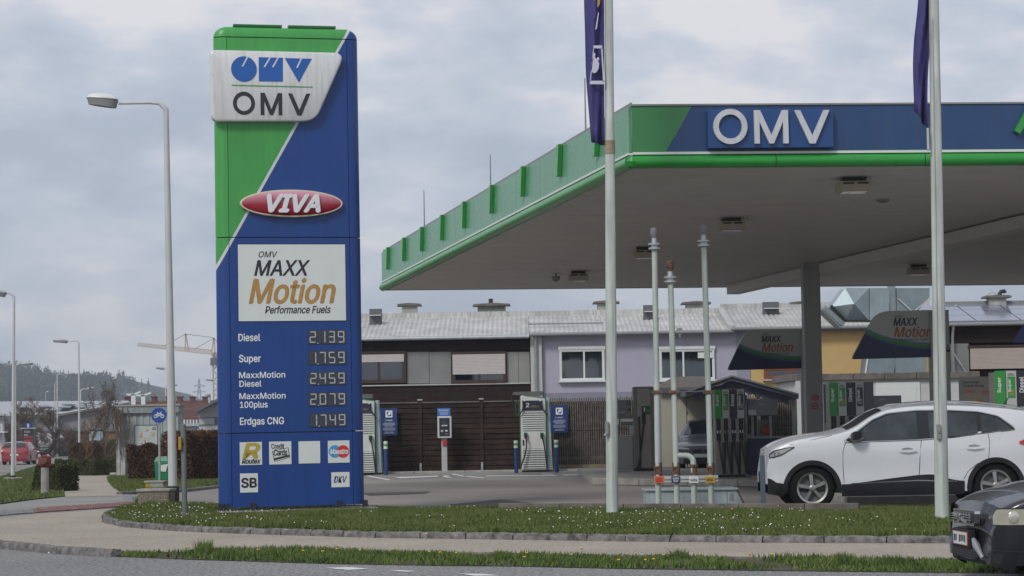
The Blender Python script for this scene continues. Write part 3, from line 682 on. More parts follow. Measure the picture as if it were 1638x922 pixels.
seams = [0.0, u(450, 692)[1], u(450, 380)[1], u(450, 61)[1]]
seams[0] = 0.0
RB = .195; DB = .30
def bull(cx, sgn, z0, z1, mname, gap=.008):   # rounded end strip
    poly = [(cx, 0)] + [(cx + sgn * RB * math.sin(a), DB / 2 - DB / 2 * math.cos(a)) for a in [PI * i / 14 for i in range(15)]] + [(cx, DB)]
    poly = [poly[0]] + poly[2:-2] + [poly[-1]]
    b = B(); b.prismz(poly, z0 + gap, z1 - gap); return mk(mname, b, pm, pyl, smooth=True)
for i in range(3):
    z0, z1 = seams[i], seams[i + 1]
    b = B(); b.box(.008, XR - .008, 0, DB, z0 + .008, z1 - .008); mk('face_panel', b, pm, pyl)
    bull(0, -1, z0, z1, 'rounded_end_panel'); bull(XR, 1, z0, z1, 'rounded_end_panel')
b = B(); b.box(-.05, XR + .05, .03, DB - .03, .01, seams[3]); mk('inner_frame', b, black, pyl)
# cap with rounded shoulders
zc = seams[3]; zt = u(460, 44)[1]; hc = zt - zc; outl = []
for i in range(9):
    a = PI / 2 * i / 8; outl.append((-RB + RB * (1 - math.cos(a)) , zc + .008 + (hc - .008) * math.sin(a)))
outr = [(XR + RB - RB * (1 - math.cos(PI / 2 * i / 8)), zc + .008 + (hc - .008) * math.sin(PI / 2 * i / 8)) for i in range(9)]
rows = []
lev = 8
for i in range(lev + 1):
    a = PI / 2 * i / lev; z = zc + .008 + (hc - .008) * math.sin(a); ins = RB * (1 - math.cos(a)); row = []
    ex = max(.02, RB - ins); dd = DB / 2 - (DB / 2) * .55 * (1 - math.cos(a))
    for k in range(15): t_ = PI * k / 14; row.append((0 - ex * math.sin(t_), DB / 2 + dd * math.cos(t_), z))
    for k in range(15): t_ = PI * k / 14; row.append((XR + ex * math.sin(t_), DB / 2 - dd * math.cos(t_), z))
    row.append(row[0]); rows.append(row)
b = B(); b.grid(rows, flip=True); n_ = len(rows[0]); b.f.append(tuple(range(n_ * lev, n_ * (lev + 1) - 1))); b.m.append(0); b.f.append(tuple(reversed(range(n_ - 1)))); b.m.append(0)
for i in range(len(b.f)): b.f[i] = tuple(reversed(b.f[i])) if i < lev * (n_ - 1) else b.f[i]
mk('top_cap', b, pm, pyl, smooth=True)
for a, c in ((374, 452), (462, 538)):
    x0, x1 = u(a, 41)[0], u(c, 44)[0]; b = B(); b.box(x0, x1, .05, .16, zt + .01, zt + .045); mk('roof_strip', b, dgreen, pyl)
def q4(a, b_, c, d_): x0, z0 = u(a, (b_ + d_) / 2)[0], u((a + c) / 2, d_)[1]; x1, z1 = u(c, (b_ + d_) / 2)[0], u((a + c) / 2, b_)[1]; return x0, z0, x1, z1
# white plate
def roundpoly(pts, r, n=5):
    out_ = []; k = len(pts)
    for i in range(k):
        p0, p1, p2 = Vector(pts[i - 1]), Vector(pts[i]), Vector(pts[(i + 1) % k]); a = (p0 - p1).normalized(); c = (p2 - p1).normalized(); rr = r[i] if isinstance(r, list) else r
        for j in range(n + 1):
            t_ = j / n; out_.append(tuple((p1 + a * rr) * (1 - t_) ** 2 + p1 * 2 * t_ * (1 - t_) + (p1 + c * rr) * t_ ** 2))
    return out_
plate = roundpoly([u(337, 196), u(503, 196), u(551, 86.5), u(334.5, 81.5)], [.12, .2, .2, .1])
cxp = sum(p[0] for p in plate) / len(plate); czp = sum(p[1] for p in plate) / len(plate)
n_ = len(plate); b = B(); lay = [(1.0, 0), (1.0, -.09), (.992, -.125), (.972, -.14)]
wm = mat('plate_white', (.66, .67, .67), .3, var=.04, streak=.25)
for s_, y_ in lay: b.v += [(cxp + (p[0] - cxp) * s_, y_, czp + (p[1] - czp) * (1 - (1 - s_) * 1.9)) for p in plate]
for i in range(len(lay) - 1):
    for k in range(n_): b.f.append((i * n_ + k, i * n_ + (k + 1) % n_, (i + 1) * n_ + (k + 1) % n_, (i + 1) * n_ + k)); b.m.append(0)
b.f.append(tuple(range(n_ * 3, n_ * 4))); b.m.append(0); b.f.append(tuple(reversed(range(n_)))); b.m.append(0)
bp_ = mk('brand_plate', b, wm, pyl, smooth=True)
lb = mat('logo_blue', (.015, .10, .38), .4, var=.03)
yl = -.1435
# logo: circle / square / triangle with slashes
def flat(poly, y, m, parent, name, th=.003): b = B(); b.prism(poly, y - th, y); return mk(name, b, m, parent)
c = u(388.5, 113); rr = (u(409, 113)[0] - u(368, 113)[0]) / 2
flat(circ(c[0], c[1], rr), yl, lb, bp_, 'logo_circle')
flat([u(412, 94), u(450.5, 95), u(450.5, 133), u(412.5, 132.5)], yl, lb, bp_, 'logo_square')
flat([u(453.5, 95.5), u(496.5, 96.5), u(476, 134.5)], yl, lb, bp_, 'logo_triangle')
for (xa1, ya1, xb1, yb1) in ((394.5, 93, 386, 109), (430.5, 94, 421, 110), (443.5, 94, 434.5, 110), (480.5, 95, 473, 111)):
    p1, p2 = u(xa1, ya1), u(xb1, yb1); d_ = .013; flat([(p1[0] - d_, p1[1]), (p2[0] - d_, p2[1]), (p2[0] + d_, p2[1]), (p1[0] + d_, p1[1])], yl - .003, wm, bp_, 'logo_slash')
a = u(369, 139.5); c = u(498, 142.5); flat([(a[0], a[1]), (c[0], c[1]), (c[0], c[1] + .016), (a[0], a[1] + .016)], yl, greenp, bp_, 'green_line')
omv(bp_, q4(371, 149, 406, 186), q4(415, 151, 449.5, 186.5), q4(459, 152, 494.5, 187), yl - .003, yl, ink, .063)
# dirt under the plate is real grime print
# VIVA oval
c = u(465.5, 326.5); rx_ = (u(547.5, 326)[0] - u(383.5, 326)[0]) / 2; rz_ = (u(465, 305)[1] - u(465, 349)[1]) / 2
cream = mat('badge_cream', (.58, .52, .38), .4, var=.1)
def dome(cx, cz, rx, rz, y0, h, m, name, parent, n=48, lv=5):
    b = B(); rows = []
    for i in range(lv + 1):
        a = PI / 2 * i / lv; s_ = max(.02, math.cos(a)) ; y_ = y0 - h * math.sin(a)
        s_ = 1 - (1 - s_) * 1; rows.append([(x, y_, z) for x, z in circ(cx, cz, rx * s_ if i else rx, rz * s_ if i else rz, n)]); rows[-1].append(rows[-1][0])
    b.grid(rows); b.f.append(tuple(range((n + 1) * lv, (n + 1) * lv + n))); b.m.append(0); return mk(name, b, m, parent, smooth=True)
bd = B(); bd.prism(circ(c[0], c[1], rx_, rz_, 48), -.09, 0); badge = mk('oval_badge', bd, cream, pyl, bev=.012)
def redgrad():
    m = bpy.data.materials.new('badge_red'); m.use_nodes = True; t = m.node_tree; b_ = t.nodes['Principled BSDF']; b_.inputs['Roughness'].default_value = .3
    tc = t.nodes.new('ShaderNodeTexCoord'); sp = t.nodes.new('ShaderNodeSeparateXYZ'); t.links.new(tc.outputs['Object'], sp.inputs[0])
    # printed red gradient; a reflection is painted in as the pink upper band
    mr = t.nodes.new('ShaderNodeMapRange'); t.links.new(sp.outputs[2], mr.inputs[0]); mr.inputs[1].default_value = c[1] - rz_ * .35; mr.inputs[2].default_value = c[1] + rz_ * .75
    rp = t.nodes.new('ShaderNodeValToRGB'); rp.color_ramp.elements[0].color = (.27, .008, .02, 1); rp.color_ramp.elements[1].color = (.58, .26, .33, 1); rp.color_ramp.elements[0].position = .2
    t.links.new(mr.outputs[0], rp.inputs[0]); t.links.new(rp.outputs[0], b_.inputs['Base Color']); return m
dome(c[0], c[1], rx_ * .965, rz_ * .88, -.091, .035, redgrad(), 'badge_face', badge)
a = q4(427, 313.5, 508.5, 340); text('VIVA', a[0], a[1], a[2], a[3], -.155, mat('badge_white', (.68, .68, .70), .4, var=0), badge, shear=.28, bold=.075, depth=.03)
# MAXX panel
a = q4(381, 391.5, 552.5, 513.5); b = B(); b.box(a[0], a[2], -.012, 0, a[1], a[3]); mp_ = mk('fuel_advert_panel', b, plain_white, pyl)
b = B(); b.box(a[0] - .012, a[2] + .012, -.006, 0, a[1] - .012, a[3] + .012); mk('advert_frame', b, navy, pyl)
def pt_(s, x0, y0, x1, y1, m, par, y=-.0145, **k): a = q4(x0, y0, x1, y1); return text(s, a[0], a[1], a[2], a[3], y, m, par, **k)
pt_('OMV', 413.5, 402.5, 443.5, 412, ink, mp_, shear=.25, bold=.01); pt_('MAXX', 407, 417, 495, 441, ink, mp_, shear=.25, bold=.03)
pt_('Motion', 399, 446, 535.5, 485.5, gold, mp_, shear=.25, bold=.035); pt_('Performance Fuels', 424, 489.5, 528.5, 501.5, ink, mp_, shear=.25, bold=.025)
# price rows
labs = [[('Diesel', 381.5, 534, 416, 546)], [('Super', 382.5, 568, 417, 582.5)], [('MaxxMotion', 382.5, 595, 456, 604.8), ('Diesel', 383, 609, 418, 619)], [('MaxxMotion', 383, 628.5, 456.5, 638.3), ('100plus', 384, 642.5, 428, 655)], [('Erdgas CNG', 384, 668, 454, 682.5)]]
disp = [(492.5, 528, 553, 550.5, '2139'), (493, 561, 553.5, 583.5, '1759'), (493.5, 594.5, 553.5, 616, '2459'), (493.5, 627.5, 554, 649.5, '2079'), (494.5, 661, 554.5, 683, '1749')]
for L_ in labs:
    for s_, x0, y0, x1, y1 in L_: pt_(s_, x0, y0, x1, y1, whitep, pyl, y=-.003, bold=.022)
SEG = {'0': 'abcdef', '1': 'bc', '2': 'abged', '3': 'abgcd', '4': 'fgbc', '5': 'afgcd', '6': 'afgecd', '7': 'abc', '8': 'abcdefg', '9': 'abcdfg'}
dispm = mat('display_dark', (.035, .04, .06), .4, var=.2); segon = mat('segment_white', (.44, .46, .46), .5, var=0); segoff = mat('segment_off', (.055, .06, .085), .5, var=0)
for x0, y0, x1, y1, s_ in disp:
    a = q4(x0, y0, x1, y1); b = B(); b.box(a[0], a[2], -.012, 0, a[1], a[3]); dp = mk('price_display', b, dispm, pyl); cw = (a[2] - a[0]) / 4.0
    for i, ch in enumerate(s_):
        X0 = a[0] + i * cw + cw * .22; X1 = a[0] + (i + 1) * cw - cw * .22; Z0 = a[1] + .022; Z1 = a[3] - .022; Zm = (Z0 + Z1) / 2; t_ = .017
        sg_ = {'a': (X0, X1, Z1 - t_, Z1), 'd': (X0, X1, Z0, Z0 + t_), 'g': (X0, X1, Zm - t_ / 2, Zm + t_ / 2), 'f': (X0 - t_ / 2, X0 + t_ / 2, Zm + .004, Z1 - .003), 'b': (X1 - t_ / 2, X1 + t_ / 2, Zm + .004, Z1 - .003), 'e': (X0 - t_ / 2, X0 + t_ / 2, Z0 + .003, Zm - .004), 'c': (X1 - t_ / 2, X1 + t_ / 2, Z0 + .003, Zm - .004)}
        on, off = B(), B()
        for k_, (p0, p1, p2, p3) in sg_.items(): (on if k_ in SEG[ch] else off).box(p0, p1, -.0145, -.0122, p2, p3)
        if i == 0: on.prism([(X1 + .03, Z0), (X1 + .05, Z0), (X1 + .045, Z0 - .018), (X1 + .03, Z0 - .018)], -.0145, -.0122)
        mk('digit', on, segon, dp)
        if off.v: mk('unlit_segments', off, segoff, dp, kind='stuff')
# card tiles
def tile(x0, y0, x1, y1): a = q4(x0, y0, x1, y1); b = B(); b.box(a[0], a[2], -.008, 0, a[1], a[3]); return mk('card_tile', b, plain_white, pyl)
t_ = tile(383.5, 707.5, 419, 744); pt_('R', 389, 710, 415, 733, mat('logo_gold', (.42, .33, .04), .5, var=0), t_, y=-.010, bold=.07, shear=.2); pt_('Routex', 387, 734, 416.5, 742, ink, t_, y=-.010, bold=.05, shear=.25)
t_ = tile(430.5, 706.5, 466, 743); pt_('Credit', 434, 710, 454.5, 718, ink, t_, y=-.010, bold=.03)
p1, p2, p3, p4 = u(435, 722), u(461, 716), u(464, 732), u(439, 739)
flat([p4, p3, p2, p1], -.008, ink, t_, 'card_outline', .002); sh = lambda p, k: (p[0] + ((p1[0] + p3[0]) / 2 - p[0]) * k, p[1] + ((p1[1] + p3[1]) / 2 - p[1]) * k)
flat([sh(p4, .09), sh(p3, .09), sh(p2, .09), sh(p1, .09)], -.010, plain_white, t_, 'card_face', .001); pt_('Cards', 438, 719, 459, 729, ink, t_, y=-.0125, bold=.04, shear=.1)
flat([u(438, 737), u(463.5, 730.5), u(463, 727.5), u(437.5, 733.5)], -.0115, ink, t_, 'card_stripe', .001)
tile(477.5, 706, 512, 741.5)
t_ = tile(524.5, 705, 559, 740.5)
c1, c2 = u(535.5, 722.5), u(548.5, 722.5); rr = (u(545.5, 722)[0] - u(525.5, 722)[0]) / 2
flat(circ(c1[0], c1[1], rr), -.008, mat('logo_sky_blue', (.03, .30, .55), .4, var=0), t_, 'logo_disc', .001); flat(circ(c2[0], c2[1], rr), -.0095, mat('logo_red', (.55, .03, .025), .4, var=0), t_, 'logo_disc', .001); pt_('Maestro', 528, 718.5, 556.5, 726.5, whitep, t_, y=-.0125, bold=.04, shear=.2)
t_ = tile(384, 757.5, 412.5, 788); pt_('SB', 386.5, 765, 410, 780, ink, t_, y=-.010, bold=.06)
t_ = tile(530, 755.5, 559, 779.5); pt_('DKV', 534, 762, 554.5, 772, navy, t_, y=-.010, bold=.02, shear=.25)
# feet, plinth, cables
b = B()
for px in (352, 362, 405, 542, 584):
    x_ = u(px, 812)[0]; b = B(); b.box(x_ - .035, x_ + .035, -.07, .02, -.03, .075); mk('mounting_foot', b, black, pyl)
b = B(); b.box(-.22, XR + .40, -.30, DB + .3, -.14, -.045); mk('plinth', b, concrete, pyl, bev=.02)
b = B()
pts = []
for i in range(40): pts.append((.5 + i * .031, -.10 - .05 * math.sin(i * .9), -.035 + .018 * abs(math.sin(i * .7))))
b.tube(pts, .009, 5); b.tube([(p[0] + .2, p[1] - .08 * math.sin(p[0] * 5), p[2] + .01) for p in pts[:30]], .008, 5); mk('loose_cable', b, black, pyl)
# ================================================================== FLAGS
polem = mat('flagpole_white', (.50, .54, .50), .5, var=.12, streak=.5, scale=2)
def flagm(name, plug, M_, c0):
    return mat(name, c0, .75, var=.2, scale=3)
flagc = mat('flag_cloth', (.045, .04, .16), .8, var=.18, scale=3)
def pole(px_b, py_b, px_t, r0, r1, label):
    g = G(px_b, py_b, LZ - .03); top = P(px_t, -260, g.y); t = T('flagpole', label, 'flagpole', g)
    tp = top - g; b = B(); pts = [Vector((0, 0, -.05)).lerp(tp, i / 10) for i in range(11)]; b.tube(pts, [r0 + (r1 - r0) * i / 10 for i in range(11)], 20); mk('pole', b, polem, t, smooth=True)
    b = B(); b.tube([tp, tp + Vector((0, 0, .12))], [r1 * 1.4, .01], 12); mk('pole_cap', b, mgrey, t, smooth=True)
    return t, g, tp
t, g, tp = pole(979.5, 826, 972, .090, .055, 'tall white flagpole in the grass left of the vent pipes')
b = B(); f_ = lambda s: tp * s
s_ = (P(974, 236, g.y).z - g.z) / tp.z; b.tube([f_(s_ - .010), f_(s_ + .010)], .079, 16); mk('rusty_joint', b, mat('joint_stain', (.28, .22, .15), .8, var=.3, scale=12), t, smooth=True)
q = P(971, 690, g.y - .1) - g; b = B(); b.box(q.x - .025, q.x + .02, -.13, -.06, q.z - .05, q.z + .14); b.tube([(q.x, -.12, q.z - .03), (q.x - .04, -.13, q.z - .07)], .02, 8); mk('cleat', b, mgrey, t)
t2, g2, tp2 = pole(1507, 836, 1489.5, .093, .060, 'tall white flagpole in the grass in front of the white car')
q = P(1501.5, 690, g2.y - .1) - g2; b = B(); b.box(q.x - .022, q.x + .022, -.13, -.075, q.z - .10, q.z + .09); b.box(q.x - .012, q.x + .012, -.15, -.13, q.z - .02, q.z + .02); mk('cleat', b, mgrey, t2)
b = B(); b.tube([(q.x, -.1, q.z), (P(1489, 30, g2.y).x - g2.x, -.09, P(1489, 30, g2.y).z - g2.z)], .006, 5); mk('halyard', b, lgrey, t2)
# flag 1: hangs in folds left of the pole, drawn in its own plane with folds in depth
def flag(label, Yf, outl, outr, fold, m, g0):
    t = T('banner_flag', label, 'flag', (g0.x, g0.y, 5)); rows = []; n = 22; k = 13
    ys_ = [outl[0][1] + (outl[-1][1] - outl[0][1]) * i / n for i in range(n + 1)]
    def interp(c, y):
        for (xa, ya), (xb, yb) in zip(c, c[1:]):
            if ya <= y <= yb: return xa + (xb - xa) * (y - ya) / max(1e-6, yb - ya)
        return c[-1][0]
    for i, y in enumerate(ys_):
        xl, xr = interp(outl, y), interp(outr, y); row = []
        for j in range(k + 1):
            f = j / k; dy = fold * math.sin(f * PI * 2.3 + i * .12) + .03 * math.sin(i * .8 + j)
            yy = y + (outr[-1][1] - outl[-1][1]) * f * (i / n) ** 6
            q = P(xl + (xr - xl) * f, yy, Yf) ; q.y += dy; row.append(tuple(q - Vector((g0.x, g0.y, 5))))
        rows.append(row)
    b = B(); b.grid(rows); return t, mk('cloth', b, m, t, smooth=True)
ft, cl = flag('navy charging banner hanging on the left flagpole', g.y, [(933, -255), (934.5, 0), (937, 110), (946, 228)], [(966, -255), (966.5, 0), (967, 233), (967, 233.1)], .05, flagc, g)
md = cl.modifiers.new('thickness', 'SOLIDIFY'); md.thickness = .004
def fp_(px, py, dy=-.13): q = P(px, py, g.y + dy); return (q.x - g.x, q.z - 5)
lilac = mat('flag_white_print', (.50, .50, .60), .8, var=.05)
def fflat(pts, name, m=lilac, y=-.10):
    b = B(); p_ = [fp_(*q, dy=y) for q in pts]; b.prism(p_, y - .003, y); mk(name, b, m, ft)
fflat([(948.8, 73), (963, 73), (963.8, 78), (949.3, 77.5)], 'emblem_frame'); fflat([(943.5, 129.5), (966.8, 129.5), (966.9, 135), (943.3, 135)], 'emblem_frame')
fflat([(961.5, 77), (963.8, 77), (966.9, 131), (964.6, 131)], 'emblem_frame'); fflat([(949, 77), (950.2, 77), (944.8, 131), (943.4, 131)], 'emblem_frame')
fflat([(950, 84), (952.5, 87), (951.5, 92), (954, 94.5), (956.5, 91), (959, 94), (956.5, 98), (958.5, 102), (957.5, 110), (954, 116), (949, 117.5), (945.5, 113), (946, 101)], 'plug_emblem')
fflat([(957, 19), (958, 22), (955, 44), (953.5, 48), (952.3, 47), (954, 36)], 'letter_stroke'); fflat([(956, -2), (960.5, -3), (959.5, 6), (957, 12), (955.5, 11)], 'gold_stroke', gold)
ft2, cl2 = flag('plain navy banner hanging on the right flagpole', g2.y, [(1471, -255), (1469.5, 0), (1463.5, 60), (1462, 110), (1462.5, 178)], [(1487, -255), (1489, 0), (1488.5, 70), (1483, 130), (1483, 205), (1483, 205.1)], .06, flagc, g2)
md = cl2.modifiers.new('thickness', 'SOLIDIFY'); md.thickness = .004
q = P(1484, 222, g2.y - .1) - Vector((g2.x, g2.y, 5)); b = B(); b.box(q.x - .012, q.x + .02, -.12, -.08, q.z - .16, q.z + .14); mk('flag_weight', b, lgrey, ft2, bev=.01)
# ================================================================== VENT PIPES
pipem = mat('pipe_pale_green', (.44, .49, .45), .5, var=.12, streak=.55, scale=3)
VY = 36.6
def vent(pb, pt, r, label, cap=1):
    base = P(pb[0], pb[1], VY); base.z = .0; base.x = P(pb[0], 815, VY).x; tp = P(pt[0], pt[1], VY) - base
    t = T('vent_pipe', label, 'vent pipe', base, group=None)
    k = lambda py: (P(pb[0], py, VY).z) / tp.z
    b = B(); s1 = 1 - .30 / tp.z if cap else 1
    b.tube([(0, 0, 0), tp * s1], r, 14); mk('pipe', b, pipem, t, smooth=True)
    s_ = (1.4 + (P(0, 0, 1).z * 0))
    zj = P(pb[0], 752, VY).z; f = zj / tp.z; c = tp * f
    b = B(); b.lathe([(r * 1.4, -.06), (r * 1.4, -.03), (r * 1.05, -.025), (r * 1.05, .025), (r * 1.4, .03), (r * 1.4, .06)], tuple(c), 12); j_ = mk('flange', b, rust, t, smooth=True)
    b = B()
    for q in range(4):
        a = q * PI / 2 + .5; b.tube([(c[0] + r * 1.35 * math.cos(a), c[1] + r * 1.35 * math.sin(a), c[2] - .12), (c[0] + r * 1.35 * math.cos(a), c[1] + r * 1.35 * math.sin(a), c[2] + .12)], .011, 6)
    mk('bolts', b, rust, t)
    if cap:
        c = tp * s1; b = B(); b.lathe([(r * 1.1, -.06), (r * 2.1, -.05), (r * 2.1, -.02), (r * 1.3, -.02), (r * 1.3, .02), (r * 2.2, .02), (r * 2.2, .05), (r * 1.0, .06), (r * .9, .13)], tuple(c), 16); mk('top_flange', b, galv, t, smooth=True)
        b = B(); b.lathe([(r * .9, .13), (r * 1.0, .17), (r * 1.35, .19), (r * 1.35, .27), (r * 1.1, .30), (.005, .32)], tuple(c), 14); mk('vent_head', b, mgrey if cap == 1 else rust, t, smooth=True)
    return t, base, tp
v1 = vent((1053.5, 815), (1046.5, 365), .047, 'left tall vent pipe with orange tag')
v2 = vent((1083.5, 815), (1071.5, 418), .047, 'shorter vent pipe with navy tag and a side branch', 2)
v3 = vent((1138.5, 815), (1125, 360), .047, 'rightmost vent pipe, tallest, with yellow tag')
bs = P(1111, 815, VY); bs.z = 0
t = T('vent_pipe', 'short vent pipe with white tag bending into its neighbour', 'vent pipe', bs)
def vp_(px, py): q = P(px, py, VY); return (q.x - bs.x, 0, q.z)
pts = [(0, 0, 0), vp_(1109.5, 752), vp_(1109, 740)] + [vp_(1109 - 12 * (1 - math.cos(a)) , 740 - 11 * math.sin(a)) for a in [PI / 2 * i / 6 for i in range(1, 7)]] + [vp_(1082, 729)]
b = B(); b.tube(pts, .047, 14); mk('pipe', b, pipem, t, smooth=True)
c = vp_(1110, 752); b = B(); b.lathe([(.07, -.09), (.07, -.05), (.05, -.04), (.05, .04), (.07, .05), (.07, .09)], c, 12); mk('flange', b, rust, t, smooth=True)
# clamps bar, tag bar, tags
fr = Fr((bs.x, VY, 0))
t = T('pipe_bracket', 'thin rod with rusty clamps tying the three tall vent pipes', 'bracket', (bs.x, VY, 0))
a, c = fr.p(1046, 628), fr.p(1142, 626); b = B(); b.tube([(a[0], -.06, a[1]), (c[0], -.06, c[1])], .011, 6); mk('rod', b, dgrey, t)
for px in (1051, 1077.5, 1132.5):
    p_ = fr.p(px, 627.5); b = B(); b.box(p_[0] - .085, p_[0] + .085, -.07, .06, p_[1] - .028, p_[1] + .028); mk('clamp', b, rust, t, bev=.01)
t = T('tag_rail', 'pale rail across the vent pipes carrying four fuel tags', 'label rail', (bs.x, VY, 0))
a = fr.rect(1046, 761, 1148, 766); b = B(); b.box(a[0], a[2], -.075, -.052, a[1], a[3]); mk('rail', b, lgrey, t)
a = fr.rect(1046, 768.5, 1148, 771); b = B(); b.box(a[0], a[2], -.075, -.052, a[1], a[3]); mk('rail', b, lgrey, t)
tags = [(1047, 762, 1061, 772.5, 'VENT 1', mat('tag_orange', (.55, .10, .02), .5, var=.15), 'orange tag', 'SUPER', ink), (1073.5, 762, 1087, 772.5, '', navy, 'navy tag', 'SUPER', whitep), (1102, 762.5, 1116.5, 772.5, '', plain_white, 'white tag', 'SUPER', ink), (1128, 762, 1142.5, 772.5, '', mat('tag_yellow', (.50, .30, .02), .5, var=.15), 'yellow tag', 'DIESEL', ink)]
for x0, y0, x1, y1, _s, m_, lb_, tx, tm_ in tags:
    b = B(); fr.box(b, x0, y0, x1, y1, -.095, -.078); o_ = mk('tag_plate', b, m_, t, label=lb_)
    if lb_ == 'navy tag':
        fr.text('SUPER', x0 + 2, y0 + 2, x1 - 2, y0 + 5, -.0975, tm_, t, bold=.03); fr.text('PLUS', x0 + 3, y0 + 6, x1 - 3, y0 + 9, -.0975, tm_, t, bold=.03)
    elif lb_ == 'orange tag':
        fr.text('SUPER', x0 + 2, y0 + 2, x1 - 2, y0 + 5, -.0975, redp, t, bold=.03); fr.text('DIESEL', x0 + 2, y0 + 6, x1 - 2, y0 + 9, -.0975, redp, t, bold=.03)
    else: fr.text(tx, x0 + 1.5, y0 + 3.5, x1 - 2, y0 + 7.5, -.0975, tm_, t, bold=.02)
# metal housing behind the pipes
hb = P(1110, 813, 37.6); fr = Fr((hb.x, 37.6, 0)); t = T('metal_housing', 'low galvanised metal housing behind the vent pipes', 'housing', (hb.x, 37.6, 0))
a = fr.rect(1034, 785, 1184, 813); 
galvl = mat('galvanised_sheet', (.36, .42, .44), .45, metal=.35, var=.18, scale=3, streak=.2)
poly = [(a[0], 0), (a[2] + .07, 0), (a[2] - .06, a[3]), (a[0], a[3])]
for s_, (xx0, xx1) in enumerate([(0, .52), (.525, .86), (.865, 1)]):
    pass
w0 = a[2] - a[0]
b = B(); b.prism([(a[0], 0), (a[0] + w0 * .5, 0), (a[0] + w0 * .5, a[3]), (a[0], a[3])], 0, .9); mk('front_panel', b, galvl, t)
b = B(); b.prism([(a[0] + w0 * .504, 0), (a[0] + w0 * .86, 0), (a[0] + w0 * .86, a[3]), (a[0] + w0 * .504, a[3])], 0, .9); mk('front_panel', b, galvl, t)
b = B(); b.prism([(a[0] + w0 * .864, 0), (a[2] + .07, 0), (a[2] - .06, a[3]), (a[0] + w0 * .864, a[3])], 0, .9); mk('front_panel', b, galvl, t)
b = B(); b.box(a[0] - .03, a[2] - .03, -.04, .95, a[3] + .002, a[3] + .035); mk('lid', b, galvl, t, bev=.006)
b = B(); b.box(a[0] + w0 * .885, a[0] + w0 * .93, -.008, 0, .08, a[3] - .06); mk('vent_grille', b, mgrey, t)
b = B(); b.obox((a[2] + .075, -.01, 0), (a[2] - .055, -.01, a[3]), .018, .02); mk('edge_strip', b, black, t)
# grey bollard by the white car
g = Vector((P(1221, 812, 33.95).x, 33.95, 0)); fr = Fr(g); zt_b = fr.p(1221, 718)[1]
t = T('grey_bollard', 'slim blue grey bollard in front of the white car', 'bollard', g); b = B(); b.box(-.035, .035, -.035, .035, 0, zt_b - .10); mk('post', b, mat('slate_blue', (.07, .095, .125), .5, var=.1), t, bev=.008)
b = B(); b.box(-.026, .026, -.026, .026, zt_b - .10, zt_b); mk('head', b, mgrey, t, bev=.006)
b = B(); b.lathe([(.012, -.03), (.012, -.026)], (0, 0, zt_b - .05), 8, axis='y'); mk('lock', b, lgrey, t)
# ================================================================== ROW HOUSES BEHIND
HY = 88.0
def corr(name, X0, X1, eave, ridge, parent, m, pitch=.19, amp=.022, rows=(0, .5, 1), step=.018):
    # corrugated sheet from eave (y,z) to ridge (y,z), laid in overlapping courses
    n = int((X1 - X0) / pitch * 4)
    for r_ in range(len(rows) - 1):
        a, c = rows[r_], rows[r_ + 1] + (.02 if r_ < len(rows) - 2 else 0)
        b = B(); R_ = []
        for f in (a, c):
            y = eave[0] + (ridge[0] - eave[0]) * f; z = eave[1] + (ridge[1] - eave[1]) * f + step * (len(rows) - 2 - r_ if False else r_)
            R_.append([(X0 + (X1 - X0) * i / n, y, z + amp * math.cos(i * PI / 2)) for i in range(n + 1)])
        # small front lip so a course edge reads
        lip = [(x, y, z - .03) for x, y, z in R_[0]]; b.grid([lip] + R_); mk('roof_sheet', b, m, parent)
roofm = mat('fibre_cement_roof', (.50, .495, .48), .8, var=.22, scale=1.2, streak=.5)
roofm2 = mat('fibre_cement_roof_right', (.44, .44, .43), .8, var=.2, scale=1.2, streak=.4)
gl = glassmat('window_glass', (.55, .65, .68), .12, .8)
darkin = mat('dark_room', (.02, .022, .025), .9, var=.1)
curt = mat('curtain_cloth', (.26, .29, .30), .85, var=.15, scale=3)
curtg = mat('curtain_grey', (.15, .155, .165), .85, var=.15, scale=3)
def curtain(b, x0, x1, z0, z1, y, a=.03, p=.16):
    n = max(8, int((x1 - x0) / p * 8)); b.grid([[(x0 + (x1 - x0) * i / n, y + a * math.sin(2 * PI * (x0 + (x1 - x0) * i / n) / p + math.sin(i * .3)), z) for i in range(n + 1)] for z in (z0, z1)])
